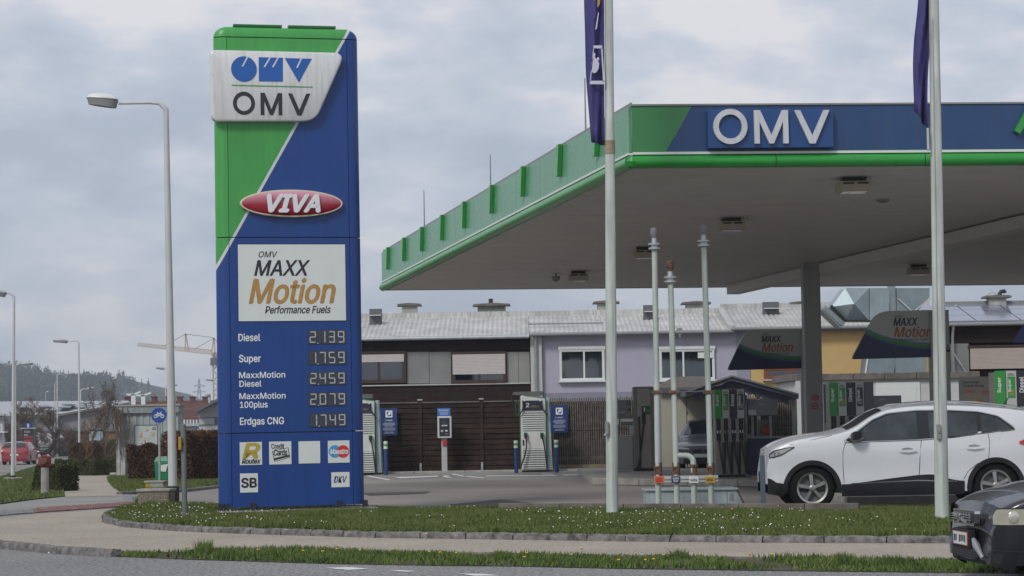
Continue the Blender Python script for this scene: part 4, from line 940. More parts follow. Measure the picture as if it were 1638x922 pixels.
def window(par, fr, rect, frm, panes, depth=.10, fw=.07, cm=None, label=None, sill=None):
    x0, z0, x1, z1 = rect; b = B()
    b.box(x0, x0 + fw, -.03, depth, z0, z1); b.box(x1 - fw, x1, -.03, depth, z0, z1); b.box(x0 + fw, x1 - fw, -.03, depth, z1 - fw, z1); b.box(x0 + fw, x1 - fw, -.03, depth, z0, z0 + fw)
    w_ = mk('window', b, frm, par, label=label)
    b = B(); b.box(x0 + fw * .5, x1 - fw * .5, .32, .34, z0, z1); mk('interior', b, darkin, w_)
    cur = x0 + fw
    tot = x1 - x0 - 2 * fw
    for k, (f0, f1, has) in enumerate(panes):
        a, c = x0 + fw + tot * f0, x0 + fw + tot * f1
        b = B(); s_ = fw * .55; b.box(a, a + s_, -.01, .06, z0 + fw, z1 - fw); b.box(c - s_, c, -.01, .06, z0 + fw, z1 - fw); b.box(a + s_, c - s_, -.01, .06, z1 - fw - s_, z1 - fw); b.box(a + s_, c - s_, -.01, .06, z0 + fw, z0 + fw + s_); mk('sash', b, frm, w_)
        b = B(); b.box(a + s_, c - s_, .02, .03, z0 + fw + s_, z1 - fw - s_); mk('pane', b, gl, w_)
        if has: b = B(); curtain(b, a + s_ * .5, c - s_ * .5, z0 + fw, z1 - fw, .14); mk('curtain', b, cm or curt, w_)
    if sill is not None: b = B(); b.box(x0 - .05, x1 + .05, -.12, depth, z0 - .06, z0 - .004); mk('sill', b, sill, w_)
    return w_
# ---- dark house
brownw = mat('brown_boards', (.022, .012, .010), .8, var=.45, scale=2.5, bump=.25, spec=.2)
browntrim = mat('brown_frame', (.045, .02, .015), .5, var=.2)  # slightly lighter brown for window frames and eave boards
gpan = mat('eternit_panel', (.20, .205, .20), .8, var=.12, scale=1.5)
gpan2 = mat('eternit_panel_light', (.235, .235, .22), .8, var=.12, scale=1.5)
o0 = P(714, 640, HY); H1 = T('dark_row_house', 'dark brown boarded row house with grey panels and a pale roller shutter', 'house', (o0.x, HY, 0)); fr = Fr((o0.x, HY, 0))
xL = fr.p(490, 600)[0]; xR = fr.p(848, 600)[0]
ze = fr.p(720, 539)[1]; zr = P(720, 503.5, HY + 4).z
b = B(); b.box(xL, xR, .30, 8, 0, ze - .05); mk('wall', b, brownw, H1)
ztop = fr.p(720, 562)[1]; zb = fr.p(720, 615)[1]
nbd = 4
for i in range(nbd):
    z1, z0 = ze - .1 - (ze - .1 - ztop) * i / nbd, ze - .1 - (ze - .1 - ztop) * (i + 1) / nbd
    b = B(); b.box(xL, xR, .12 + random.uniform(0, .012), .3, z0 + .008, z1); mk('board', b, brownw, H1)
nbd = 11
for i in range(nbd):
    z1, z0 = zb - zb * i / nbd, zb - zb * (i + 1) / nbd
    b = B(); b.box(xL, xR, .05 + random.uniform(0, .012), .3, z0 + .008, z1 - .03 * (i == 0)); mk('board', b, brownw, H1)
b = B(); b.box(xL, xR, -.02, .3, zb - .028, zb + .02); mk('sill_strip', b, lgrey, H1)
for x0_, x1_, m_ in ((650.5, 686, gpan), (686.7, 721.5, gpan), (811, 829, gpan2), (829.6, 847.5, gpan2)):
    a = fr.rect(x0_, 563, x1_, 615); b = B(); b.box(a[0], a[2], .10, .3, a[1] + .03, a[3]); mk('facade_panel', b, m_, H1)
a = fr.rect(495, 563, 649.5, 615); mid = fr.rect(602, 563, 649.5, 615)
w_ = window(H1, fr, (fr.p(500, 590)[0], a[1] + .03, a[2], a[3]), browntrim, [(0, .5, 1), (.5, .72, 1), (.72, 1, 1)], depth=.28, fw=.09)
sh = fr.rect(505, 568, 646, 580); b = B()
shut = mat('shutter_cream', (.50, .46, .44), .6, var=.06)
for i in range(5): z = sh[1] + (sh[3] - sh[1]) * i / 5; b.box(sh[0], sh[2], -.05, -.035, z + .004, z + (sh[3] - sh[1]) / 5)
mk('roller_shutter', b, shut, w_)
a = fr.rect(722.5, 562.5, 810, 615)
w_ = window(H1, fr, (a[0], a[1] + .03, a[2], a[3]), browntrim, [(0, .5, 0), (.5, 1, 1)], depth=.28, fw=.09)
sh = fr.rect(724, 567, 808, 599)
for i in range(14):
    z = sh[1] + (sh[3] - sh[1]) * i / 14; b = B(); b.box(sh[0], sh[2], -.05, -.035 + random.uniform(0, .002), z + .006, z + (sh[3] - sh[1]) / 14); mk('shutter_slat', b, shut, w_)
xE = fr.p(1166, 520)[0]
rfl = fr.p(846, 536)[0]
corr('roof', xL - .2, rfl, (-.35, ze + .02), (4, zr - .12), H1, roofm, rows=(0, .9, 1))
b = B(); b.tube([(xL - .2, -.42, ze - .06), (rfl, -.42, ze - .06)], .07, 10); mk('gutter', b, galv, H1, smooth=True)
b = B(); b.box(xL - .2, rfl, .0, .3, ze - .10, ze - .0); mk('eave_board', b, browntrim, H1)
b = B(); b.add([(xL - .2, 4, zr - .15), (rfl, 4, zr - .15), (rfl, 8.2, ze), (xL - .2, 8.2, ze)], [(0, 1, 2, 3)]); mk('rear_roof', b, roofm, H1)
b = B(); b.obox((xL - .2, 4.0, zr - .05), (rfl, 4.0, zr - .05), .3, .06); mk('ridge_cap', b, roofm, H1)
def chimney(par, fr, x0, x1, ytop, ycap, dy, m, cap=True, flue=None):
    a = fr.rect(x0, ytop, x1, ytop + 30, dy); b = B(); b.box(a[0], a[2], dy, dy + .6, zr - .5, a[3]); c = mk('chimney', b, m, par)
    if cap:
        b = B(); b.prism([(a[0] - .2, a[3] + .01), (a[2] + .2, a[3] + .01), (a[2] + .16, a[3] + .09), ((a[0] + a[2]) / 2, a[3] + .13), (a[0] - .16, a[3] + .09)], dy - .15, dy + .75); mk('chimney_cap', b, dconcrete, c)
    if flue: q = fr.p(flue, ytop - 6, dy); b = B(); b.tube([(q[0], dy + .3, a[3]), (q[0], dy + .3, a[3] + .32)], .09, 10); mk('flue', b, black, c, smooth=True)
    return c
chm = mat('chimney_render', (.36, .36, .34), .9, var=.2, scale=4); chg = mat('chimney_grey', (.17, .18, .17), .9, var=.2, scale=4)
chimney(H1, fr, 643, 667, 490, 0, 4.1, chm); chimney(H1, fr, 764, 809, 490, 0, 4.1, chg, flue=785)
a = fr.rect(592, 504, 612, 511, 3); b = B(); b.obox((a[0], 2.6, a[1] + .05), (a[2], 2.6, a[1] + .05), .7, .12); sk = mk('roof_hatch', b, dgrey, H1)
b = B(); b.box(a[0] + .04, a[2] - .04, 2.2, 2.9, a[1] + .115, a[1] + .14); mk('hatch_glass', b, plain_white, sk)
# ---- lilac house
lil = mat('lilac_render', (.36, .345, .42), .9, var=.04, scale=2, bump=.1); lilg = mat('lilac_base', (.215, .21, .27), .9, var=.06); lils = mat('grey_lilac_edge', (.25, .255, .32), .9, var=.05)
o1 = P(1020, 640, HY); H2 = T('lilac_row_house', 'lilac rendered row house with white framed windows behind the vent pipes', 'house', (o1.x, HY, 0)); fr = Fr((o1.x, HY, 0))
xL = fr.p(849, 600)[0]; xR = fr.p(1201, 600)[0]; ze2 = fr.p(1020, 531)[1]; zr2 = P(1020, 499, HY + 4).z; wy = .1
xl = fr.p(868.5, 600)[0]; xg = fr.p(1179, 600)[0]; zbase = fr.p(1000, 627)[1]
def wallhole(par, m, x0, x1, z0, z1, holes, y0, y1, name='wall'):   # wall with rectangular openings, as blocks round the holes
    xs_ = sorted({x0, x1} | {h[0] for h in holes} | {h[2] for h in holes}); b = B()
    for xa_, xb_ in zip(xs_, xs_[1:]):
        if xb_ - xa_ < .01: continue
        hs = sorted([(h[1], h[3]) for h in holes if h[0] <= xa_ + 1e-4 and h[2] >= xb_ - 1e-4]); z = z0
        for p_, q_ in hs: b.box(xa_, xb_, y0, y1, z, p_); z = q_
        b.box(xa_, xb_, y0, y1, z, z1)
    return mk(name, b, m, par)
h1 = fr.rect(895, 559, 967, 609); h2 = fr.rect(1055, 559, 1143, 608)
wallhole(H2, lil, xl, xg, zbase, ze2, [(h1[0], h1[1], h1[2], h1[3]), (h2[0], h2[1], h2[2], h2[3])], wy, .6)
b = B(); b.box(xg, xR, wy, .6, 0, ze2 - .003); mk('corner_strip', b, lils, H2)
b = B(); b.box(xl, xg, wy - .012, .6, 0, zbase - .002); mk('base_band', b, lilg, H2)  # darker lower band; the shade on the base is part of its colour
b = B(); b.box(xL, xR, .6, 8, 0, ze2 - .02); mk('core', b, lil, H2)
pil = mat('pilaster_white', (.45, .455, .44), .85, var=.1, streak=.3)
b = B(); b.box(fr.p(849, 600)[0], fr.p(867.5, 600)[0], -.12, .6, 0, ze2 - .0); mk('pilaster', b, pil, H2)
xp = fr.p(857.5, 600)[0]; b = B(); b.tube([(xp, -.3, ze2 - .02), (xp, -.22, ze2 - .25), (xp, -.22, 0)], .055, 10); mk('downpipe', b, galv, H2, smooth=True)
for (h, panes, cm_) in ((h1, [(0, .55, 1), (.55, 1, 1)], None), (h2, [(0, .43, 1), (.43, 1, 1)], curtg)):
    w_ = window(H2, fr, h, plain_white, panes, depth=.55, fw=.06, cm=cm_, sill=plain_white)
    for c_ in w_.children: pass
    b = B(); b.box(h[0] - .04, h[2] + .04, -.03, .1, h[3] - .02, h[3] + .12); mk('shutter_box', b, plain_white, w_)
a = fr.rect(1116, 564, 1142, 573); 
b = B(); b.box(a[0], a[2], -.05, -.032, a[1], a[3]); mk('roller_shutter', b, plain_white, w_)
corr('roof', rfl + H1.location.x - H2.location.x + .01, fr.p(1166, 525)[0], (-.35, ze2 + .02), (4, zr2 - .12), H2, roofm, rows=(0, .86, 1))
xa2 = rfl + H1.location.x - H2.location.x; xb2 = fr.p(1166, 525)[0]
b = B(); b.tube([(xa2, -.42, ze2 - .06), (xb2, -.42, ze2 - .06)], .07, 10); mk('gutter', b, mgrey, H2, smooth=True)
b = B(); b.add([(xa2, 4, zr2 - .15), (xb2, 4, zr2 - .15), (xb2, 8.2, ze2), (xa2, 8.2, ze2)], [(0, 1, 2, 3)]); mk('rear_roof', b, roofm, H2)
b = B(); b.obox((xa2, 4.0, zr2 - .05), (xb2, 4.0, zr2 - .05), .3, .07); mk('ridge_cap', b, roofm, H2)
b = B(); a_, c_ = fr.rect(846, 522, 906, 526)[0], fr.rect(846, 522, 967, 526)[2]
f_ = .30; yy = -.35 + 4.35 * f_; zz = ze2 + .07 + (zr2 + .05 - ze2) * f_; b.box(a_, c_, yy - .02, yy + .02, zz, zz + .06); mk('snow_guard', b, mgrey, H2)
zr = zr2
chimney(H2, fr, 956, 984, 486, 0, 4.1, chm); chimney(H2, fr, 1098, 1130, 487, 0, 4.1, chm)
for xx in (1028,): a = fr.rect(xx, 498, xx + 18, 505, 3); b = B(); b.obox((a[0], 2.6, a[1] + .05), (a[2], 2.6, a[1] + .05), .7, .12); sk = mk('roof_hatch', b, dgrey, H2); b = B(); b.box(a[0] + .04, a[2] - .04, 2.2, 2.9, a[1] + .115, a[1] + .14); mk('hatch_glass', b, plain_white, sk)
q = fr.p(1086, 531); t = T('satellite_dish', 'small grey satellite dish under the lilac house eaves', 'satellite dish', (H2.location.x + q[0], HY - .4, q[1]))
b = B(); b.lathe([(.005, .0), (.07, -.015), (.12, -.04), (.13, -.045)], n=16, axis='y'); b.v = [(x, y, z) for x, y, z in b.v]; o_ = mk('dish', b, mgrey, t, smooth=True); o_.modifiers.new('thick', 'SOLIDIFY').thickness = .008
b = B(); b.tube([(0, .02, 0), (0, .1, -.12), (-.1, .5, -.2)], .015, 6); b.box(-.03, .03, -.0, .06, -.22, -.14); mk('bracket', b, lgrey, t)
# ---- yellow house
yell = mat('yellow_render', (.52, .36, .155), .9, var=.05, scale=2, bump=.1)
o2 = P(1300, 600, HY); H3 = T('yellow_row_house', 'yellow rendered row house behind the canopy column', 'house', (o2.x, HY, 0)); fr = Fr((o2.x, HY, 0))
xL = fr.p(1201.6, 600)[0]; xR = fr.p(1520, 600)[0]; ze3 = fr.p(1300, 524)[1]; zr3 = P(1300, 488, HY + 4).z; h = fr.rect(1222, 588, 1289, 606.5)
xy1 = fr.p(1384, 560)[0]; xr0 = H2.location.x + xR * 0 + fr.p(1167, 525)[0] - 0 * 1
wallhole(H3, yell, xL, xR, 0, ze3 - .16, [h], .1, .6); b = B(); b.box(xL, xR, .6, 8, 0, ze3 - .2); mk('core', b, yell, H3)
b = B(); b.box(fr.p(1168, 525)[0], xR, .02, .6, ze3 - .158, ze3 + .0); mk('frieze', b, lils, H3)
w_ = window(H3, fr, h, mat('orange_brown_frame', (.20, .055, .025), .5, var=.1), [(0, .6, 1), (.6, 1, 0)], depth=.5, fw=.09, cm=curtg, sill=pil)
corr('roof', fr.p(1168, 525)[0], xR, (-.35, ze3 + .05), (4, zr3 - .12), H3, roofm2, rows=(0, .9, 1))
b = B(); b.tube([(fr.p(1168, 525)[0], -.42, ze3 - .03), (xR, -.42, ze3 - .03)], .07, 10); mk('gutter', b, mgrey, H3, smooth=True)
x_ = fr.p(1168, 525)[0]
b = B(); b.prismz([(x_ - .02, -.4), (x_ + .02, -.4), (x_ + .02, 4), (x_ - .02, 4)], 0, .01)
b = B(); b.add([(x_ - .12, -.4, ze3 + .12), (x_ + .12, -.4, ze3 + .12), (x_ + .12, 4, zr3 - .03), (x_ - .12, 4, zr3 - .03), (x_ - .12, -.4, ze3 - .15), (x_ + .12, -.4, ze3 - .15), (x_ + .12, 4, zr3 - .25), (x_ - .12, 4, zr3 - .25)], [(0, 1, 2, 3), (0, 4, 5, 1), (0, 3, 7, 4), (1, 5, 6, 2)]); mk('verge_flashing', b, pil, H3)
b = B(); b.add([(x_, 4, zr3 - .15), (xR, 4, zr3 - .15), (xR, 8.2, ze3), (x_, 8.2, ze3)], [(0, 1, 2, 3)]); mk('rear_roof', b, roofm2, H3)
b = B(); b.obox((x_, 4.0, zr3 - .05), (xR, 4.0, zr3 - .05), .3, .07); mk('ridge_cap', b, roofm2, H3)
zr = zr3; chimney(H3, fr, 1270, 1300, 487, 0, 4.1, chm)
a = fr.rect(1218, 494, 1244, 500, 3); b = B(); b.obox((a[0], 2.6, a[1] + .05), (a[2], 2.6, a[1] + .05), .7, .12); sk = mk('roof_hatch', b, dgrey, H3); b = B(); b.box(a[0] + .04, a[2] - .04, 2.2, 2.9, a[1] + .115, a[1] + .14); mk('hatch_glass', b, plain_white, sk)
# ---- right house with solar roof
o3 = P(1600, 560, 84); H4 = T('solar_row_house', 'brown and grey row house with solar panels on its roof, at the right edge', 'house', (o3.x, 84, 0)); fr = Fr((o3.x, 84, 0))
xL = fr.p(1522, 560)[0]; xR = fr.p(1790, 560)[0]; ze4 = fr.p(1600, 517)[1]; zt4 = fr.p(1600, 548)[1]
b = B(); b.box(xL, xR, .35, 8, 0, ze4 - .1); mk('wall', b, brownw, H4)
b = B(); b.box(fr.p(1523, 560)[0], fr.p(1551, 560)[0], .15, .35, 0, zt4 - .01); mk('facade_panel', b, gpan, H4)
for i in range(4):
    z1, z0 = ze4 - .1 - (ze4 - .1 - zt4) * i / 4, ze4 - .1 - (ze4 - .1 - zt4) * (i + 1) / 4; b = B(); b.box(fr.p(1528, 540)[0], xR, .12 + random.uniform(0, .012), .35, z0 + .008, z1); mk('board', b, brownw, H4)
sh = fr.rect(1553, 557, 1660, 590)
for i in range(16): z = sh[1] + (sh[3] - sh[1]) * i / 16; b = B(); b.box(sh[0], sh[2], .10, .12 + random.uniform(0, .002), z + .006, z + (sh[3] - sh[1]) / 16); mk('shutter_slat', b, mat('shutter_beige', (.42, .36, .31), .6, var=.05), H4)
b = B(); b.box(sh[0] - .08, sh[2], .09, .35, sh[3] + .01, sh[3] + .12); mk('shutter_head', b, browntrim, H4)
b = B(); b.tube([(xL - .6, -.3, ze4 - .04), (xR, -.3, ze4 - .04)], .07, 10); mk('gutter', b, mgrey, H4, smooth=True)
b = B(); b.box(xL - .3, xR, -.25, .35, ze4 - .1, ze4 - .0); mk('eave_board', b, browntrim, H4)
zq = P(1600, 488, 88).z; b = B(); b.add([(xL - .8, -.3, ze4), (xR, -.3, ze4), (xR, 4, zq), (xL - .8, 4, zq), (xL - .8, 8, ze4), (xR, 8, ze4)], [(0, 1, 2, 3), (3, 2, 5, 4)]); mk('roof', b, roofm2, H4)
solar = mat('solar_glass', (.20, .21, .27), .12, var=.04, spec=.9); solb = mat('solar_frame', (.45, .45, .5), .4)
for r_ in range(3):
    for c_ in range(9):
        xx = xL - .7 + c_ * 1.66; f0, f1 = .05 + r_ * .31, .05 + r_ * .31 + .295; y0, y1 = -.3 + 4.3 * f0, -.3 + 4.3 * f1; za, zb_ = ze4 + (zq - ze4) * f0 + .06, ze4 + (zq - ze4) * f1 + .06
        b = B(); b.add([(xx, y0, za), (xx + 1.62, y0, za), (xx + 1.62, y1, zb_), (xx, y1, zb_), (xx, y0, za - .04), (xx + 1.62, y0, za - .04)], [(0, 1, 2, 3), (4, 5, 1, 0)]); mk('solar_panel', b, solar, H4)
b = B(); b.obox((fr.p(1528, 490)[0], 4, zq + .1), (xR, 4, zq + .1), .12, .06); mk('ridge_cap', b, mgrey, H4)
zr = zq; c_ = chimney(H4, fr, 1583, 1610, 477, 0, 3.6, chm)
q = fr.p(1604, 470, 3.6); b = B(); b.tube([(q[0] - .05, 3.9, q[1] - .12), (q[0] - .05, 3.9, q[1] + .02), (q[0] + .0, 3.9, q[1] + .10), (q[0] + .12, 3.9, q[1] + .12), (q[0] + .16, 3.9, q[1] + .04)], .08, 10); mk('cowl', b, black, c_, smooth=True)
b = B(); b.tube([(q[0] - .6, 3.9, q[1] - .05), (q[0] - .35, 3.9, q[1] + .08), (q[0] - .15, 3.9, q[1] + .02)], .02, 6); mk('cowl_stay', b, lgrey, c_)
xd = fr.p(1524, 560)[0]; b = B(); b.tube([(xd, -.3, ze4 - .05), (xd, -.05, ze4 - .5), (xd, -.05, zt4 - 1.2)], .05, 8); b.tube([(xd, -.1, fr.p(1520, 565)[1]), (fr.p(1545, 596)[0], -.1, fr.p(1545, 598)[1])], .035, 8); mk('downpipe', b, galv, H4, smooth=True)
# ---- big sheet metal duct on the garages
DY = 80.0
o4 = P(1420, 520, DY); D = T('ventilation_duct', 'large faceted sheet metal ventilation duct rising behind the fuel boards', 'duct', (o4.x, DY, 0)); fr = Fr((o4.x, DY, 0))
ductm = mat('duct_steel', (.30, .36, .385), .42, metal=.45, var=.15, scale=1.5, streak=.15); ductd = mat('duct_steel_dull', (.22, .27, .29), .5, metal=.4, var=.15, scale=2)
f2 = lambda px, py, y=0: (fr.p(px, py)[0], y, fr.p(px, py)[1])
A_ = f2(1330, 491); B_ = f2(1352, 461); C_ = f2(1390, 461); Dd = f2(1390, 513); E_ = f2(1352, 513); Fm = f2(1364, 487, -.35)
def tri(name, pts, m=ductm, back=1.4):
    b = B(); n_ = len(pts); b.add(pts + [(p[0], p[1] + back, p[2]) for p in pts], [tuple(range(n_)), tuple(range(2 * n_ - 1, n_ - 1, -1))] + [(i, i + n_, (i + 1) % n_ + n_, (i + 1) % n_) for i in range(n_)]); return mk(name, b, m, D)
A2 = f2(1325, 489, .9); 
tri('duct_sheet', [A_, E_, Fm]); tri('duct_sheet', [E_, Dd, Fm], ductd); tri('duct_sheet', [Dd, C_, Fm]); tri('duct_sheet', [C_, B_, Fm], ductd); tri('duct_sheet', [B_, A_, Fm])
up = lambda p, k=2.2: (p[0], p[1], p[2] + k)
tri('duct_sheet', [f2(1391, 461), f2(1423, 461), f2(1423, 514), f2(1391, 513)]); tri('duct_sheet', [f2(1434, 461), f2(1487, 461), f2(1487, 475), f2(1462, 505), f2(1462, 514), f2(1434, 514)], ductd)
b = B(); b.box(f2(1424, 500)[0], f2(1433, 500)[0], -.05, .5, fr.p(1428, 560)[1], fr.p(1428, 455)[1]); mk('duct_post', b, ductd, D)
b = B(); b.obox(f2(1487, 478, -.06), f2(1460, 500, -.06), .05, .05); b.obox(f2(1436, 478, -.06), f2(1460, 500, -.06), .05, .05); mk('brace', b, lgrey, D)
b = B(); b.obox(f2(1316, 493, .2), f2(1347, 521, .2), .16, 1.3); b.obox(f2(1313, 495, .2), f2(1343, 523, .2), .1, 1.2); mk('duct_outlet', b, ductd, D)
b = B(); b.obox(f2(1329, 489, -.02), f2(1353, 513.5, -.02), .06, .3); b.obox(f2(1352, 513.5, -.02), f2(1391, 513.5, -.02), .06, .3); mk('duct_seam', b, black, D)
for (x0_, x1_) in ((1388, 1432), (1433, 1482)): tri('duct_sheet', [f2(x0_, 572), f2(x1_, 572), f2(x1_, 598), f2(x0_ - 3, 598)], ductd)
b = B(); b.obox(f2(1388, 572, -.03), f2(1384, 598, -.03), .05, .05); mk('corner_trim', b, plain_white, D)
# ---- garage block
GY = 72.0
o5 = P(1400, 640, GY); Gb = T('garage_block', 'flat roofed pale garage with stained concrete edge and a white door', 'garage', (o5.x, GY, 0)); fr = Fr((o5.x, GY, 0))
gw = mat('garage_wall', (.50, .51, .50), .85, var=.1, scale=2); xL = fr.p(1271, 640)[0]; xR = fr.p(1560, 640)[0]; zt5 = fr.p(1400, 597)[1]; zl5 = fr.p(1400, 607.5)[1]
b = B(); b.box(xL, xR, 0, 5, 0, zl5 - .002); mk('wall', b, gw, Gb); n_ = 6
for i in range(n_): xa_, xb_ = xL - .15 + (xR - xL + .3) * i / n_, xL - .15 + (xR - xL + .3) * (i + 1) / n_; b = B(); b.box(xa_ + .01, xb_ - .01, -.15, 5, zl5, zt5 + random.uniform(0, .01)); mk('roof_edge_slab', b, dconcrete, Gb, bev=.015)
a = fr.rect(1401, 612, 1472, 700); b = B(); b.box(a[0], a[2], -.06, -.001, 0, a[3]); dr = mk('door', b, plain_white, Gb)
b = B(); b.box(a[0] + .12, a[2] - .12, -.075, -.061, .2, a[3] - .12); mk('door_leaf', b, plain_white, dr, bev=.006); b = B(); b.box(a[2] - .10, a[2] - .05, -.09, -.061, 1.3, 1.6); mk('hinge', b, galv, dr)
a = fr.rect(1284, 632, 1288.5, 664); b = B(); b.box(a[0], a[2], -.012, -.001, a[1], a[3]); mk('notice', b, whitep, Gb); b = B(); a = fr.rect(1286.5, 640, 1288.3, 656); b.box(a[0], a[2], -.016, -.013, a[1], a[3]); mk('notice_print', b, bluep, Gb)
b = B(); b.box(fr.p(1272, 650)[0], fr.p(1292, 650)[0], -.30, -.002, 0, zl5 - .004); mk('pier', b, gw, Gb)
# ---- garden shed with dark blue roof and fence
SY = 64.5
o6 = P(1180, 640, SY); Sh = T('garden_shed', 'low shed with dark blue grey gable roof beside the beige cabinet', 'shed', (o6.x, SY, 0)); fr = Fr((o6.x, SY, 0))
slate = mat('blue_slate', (.085, .095, .13), .7, var=.2, scale=5); pk = fr.p(1168, 603); le = fr.p(1095, 628); re = fr.p(1274, 632)
b = B()
for (pa, pb) in ((le, pk), (pk, re)):
    b.add([(pa[0], -.5, pa[1]), (pb[0], -.5, pb[1]), (pb[0], 3, pb[1]), (pa[0], 3, pa[1]), (pa[0], -.5, pa[1] - .12), (pb[0], -.5, pb[1] - .12), (pb[0], 3, pb[1] - .12), (pa[0], 3, pa[1] - .12)], [(0, 1, 2, 3), (4, 7, 6, 5), (0, 4, 5, 1), (0, 3, 7, 4), (1, 5, 6, 2)])
mk('roof', b, slate, Sh)
b = B(); b.obox((le[0], -.53, le[1] + .01), (pk[0], -.53, pk[1] + .01), .05, .05); b.obox((pk[0], -.53, pk[1] + .01), (re[0], -.53, re[1] + .01), .05, .05); mk('verge_trim', b, mgrey, Sh)
n_ = 26; pts = []
b = B(); top = []; bot = []
for i in range(n_ + 1):
    f = i / n_; x = le[0] + .25 + (re[0] - le[0] - .5) * f; zz = pk[1] - abs(x - pk[0]) * (pk[1] - re[1]) / (re[0] - pk[0]) if x > pk[0] else pk[1] - (pk[0] - x) * (pk[1] - le[1]) / (pk[0] - le[0]); top.append((x, zz - .13)); bot.append((x, zz - .34 - .05 * abs(math.sin(i * PI / 2))))
b.grid([[(x, -.3, z) for x, z in bot], [(x, -.3, z) for x, z in top]]); mk('scalloped_valance', b, slate, Sh)
b = B(); xw0, xw1 = fr.p(1143, 640)[0], fr.p(1195, 640)[0]; b.box(xw0, xw1, 0, 2.8, 0, le[1] - .1); mk('wall', b, dgrey, Sh)
for px in (1142, 1212, 1268): x_ = fr.p(px, 640)[0]; b = B(); b.box(x_ - .05, x_ + .05, -.25, -.15, 0, le[1] - .05); mk('post', b, mgrey, Sh)
# beige cabinet with hipped gravel roof
CY_ = 66.6
o7 = P(1100, 640, CY_); Cb = T('beige_garage', 'beige double door garage behind the parked dark car', 'garage', (o7.x, CY_, 0)); fr = Fr((o7.x, CY_, 0))
beig = mat('beige_door', (.36, .34, .27), .6, var=.05); a = fr.rect(1056, 621, 1141, 700)
b = B(); b.box(a[0], a[2], 0.05, 3, 0, a[3]); mk('wall', b, mgrey, Cb)
xm = fr.p(1098.5, 650)[0]
for x0_, x1_ in ((a[0] + .04, xm - .008), (xm + .008, a[2] - .04)): b = B(); b.box(x0_, x1_, 0, .05, .05, a[3] - .07); mk('door', b, beig, Cb, bev=.008)
for py in (627, 660, 676): q = fr.p(1098.5, py); b = B(); b.box(q[0] - .02, q[0] + .02, -.03, -.001, q[1] - .05, q[1] + .05); mk('latch', b, dgrey, Cb)
zt7 = a[3]; zp = P(1098, 603, CY_ + 2).z
b = B(); x1_ = fr.p(1078, 604, 1.5)[0]; x2_ = fr.p(1130, 603, 1.5)[0]
b.add([(a[0] - .1, -.25, zt7), (a[2] + .1, -.25, zt7), (a[2] + .1, 3.2, zt7), (a[0] - .1, 3.2, zt7), (x1_, 1.5, zp), (x2_, 1.5, zp)], [(0, 1, 5, 4), (1, 2, 5), (2, 3, 4, 5), (3, 0, 4)]); mk('roof', b, mat('gravel_roof', (.115, .095, .085), .95, var=.4, scale=9, bump=.6), Cb)
b = B(); b.box(a[0] - .1, a[2] + .1, -.27, -.2, zt7 - .07, zt7 + .02); mk('eave_board', b, dgrey, Cb)
# ================================================================== FENCES
FY = 68.0
o8 = P(715, 700, FY); Ft = T('board_fence', 'dark stained board fence behind the chargers', 'fence', (o8.x, FY, 0)); fr = Fr((o8.x, FY, 0))
fb = mat('stained_board', (.034, .021, .016), .8, var=.5, scale=2, bump=.35, spec=.2)
posts = [490, 578, 672.5, 770.5, 868]; zt8 = fr.p(715, 645)[1]; nb_ = 13
for x0_, x1_ in zip(posts, posts[1:]):
    xa_, xb_ = fr.p(x0_, 700)[0] + .05, fr.p(x1_, 700)[0] - .05
    for i in range(nb_):
        z0, z1 = zt8 * i / nb_, zt8 * (i + 1) / nb_; b = B(); y = random.uniform(0, .03); b.box(xa_, xb_, y, y + .03, z0 + .024, z1 + random.uniform(-.004, .006)); mk('board', b, fb, Ft)
b = B(); b.box(fr.p(490, 700)[0], fr.p(868, 700)[0], .065, .078, .0, zt8 - .01); mk('backing', b, mat('fence_gap_brown', (.012, .009, .008), .95, var=.2), Ft)  # added dark sheet, keeps background light out of the board gaps
for px in posts:
    x_ = fr.p(px, 700)[0]; b = B(); b.box(x_ - .055, x_ + .055, -.03, .08, .0, zt8 + .09); po = mk('post', b, fb, Ft); b = B(); b.box(x_ - .07, x_ + .07, -.045, .095, zt8 + .09, zt8 + .13); mk('post_cap', b, lgrey, po); b = B(); b.box(x_ - .03, x_ + .03, -.05, -.031, 0, .28); mk('post_bracket', b, galv, po)
b = B(); b.box(fr.p(490, 700)[0], fr.p(868, 700)[0], -.02, .05, zt8 + .01, zt8 + .045); mk('top_rail', b, mat('weathered_rail', (.13, .12, .115), .9, var=.3), Ft)
o9 = P(1070, 700, FY); Fv = T('slat_fence', 'weathered grey fence of narrow upright slats', 'fence', (o9.x, FY, 0)); fr = Fr((o9.x, FY, 0))
gs = mat('weathered_slat', (.115, .10, .085), .9, var=.45, scale=7, bump=.4); zt9 = fr.p(920, 637)[1]; x = fr.p(873, 700)[0]; xe_ = fr.p(1275, 700)[0]; b = B(); b2 = B()
while x < xe_:
    h = zt9 + random.uniform(-.02, .02); zm_ = fr.p(920, 690)[1]
    b.box(x, x + .042, random.uniform(-.01, 0), .025, .17, zm_ + random.uniform(-.01, .02)); b.box(x, x + .042, random.uniform(-.01, 0) - .02, .005, zm_ + .03, h); x += .068
mk('slat', b, gs, Fv, kind='stuff')
b = B(); b.box(fr.p(873, 700)[0], xe_, .03, .08, .3, .4); b.box(fr.p(873, 700)[0], xe_, .03, .08, fr.p(920, 691)[1], fr.p(920, 688)[1]); b.box(fr.p(873, 700)[0], xe_, .03, .08, zt9 - .25, zt9 - .17); mk('rail', b, gs, Fv)
b = B(); b.box(fr.p(873, 700)[0], xe_, .10, .13, .0, zt9 - .1); mk('backing', b, mat('fence_gap_dark', (.03, .027, .024), .95, var=.2), Fv)
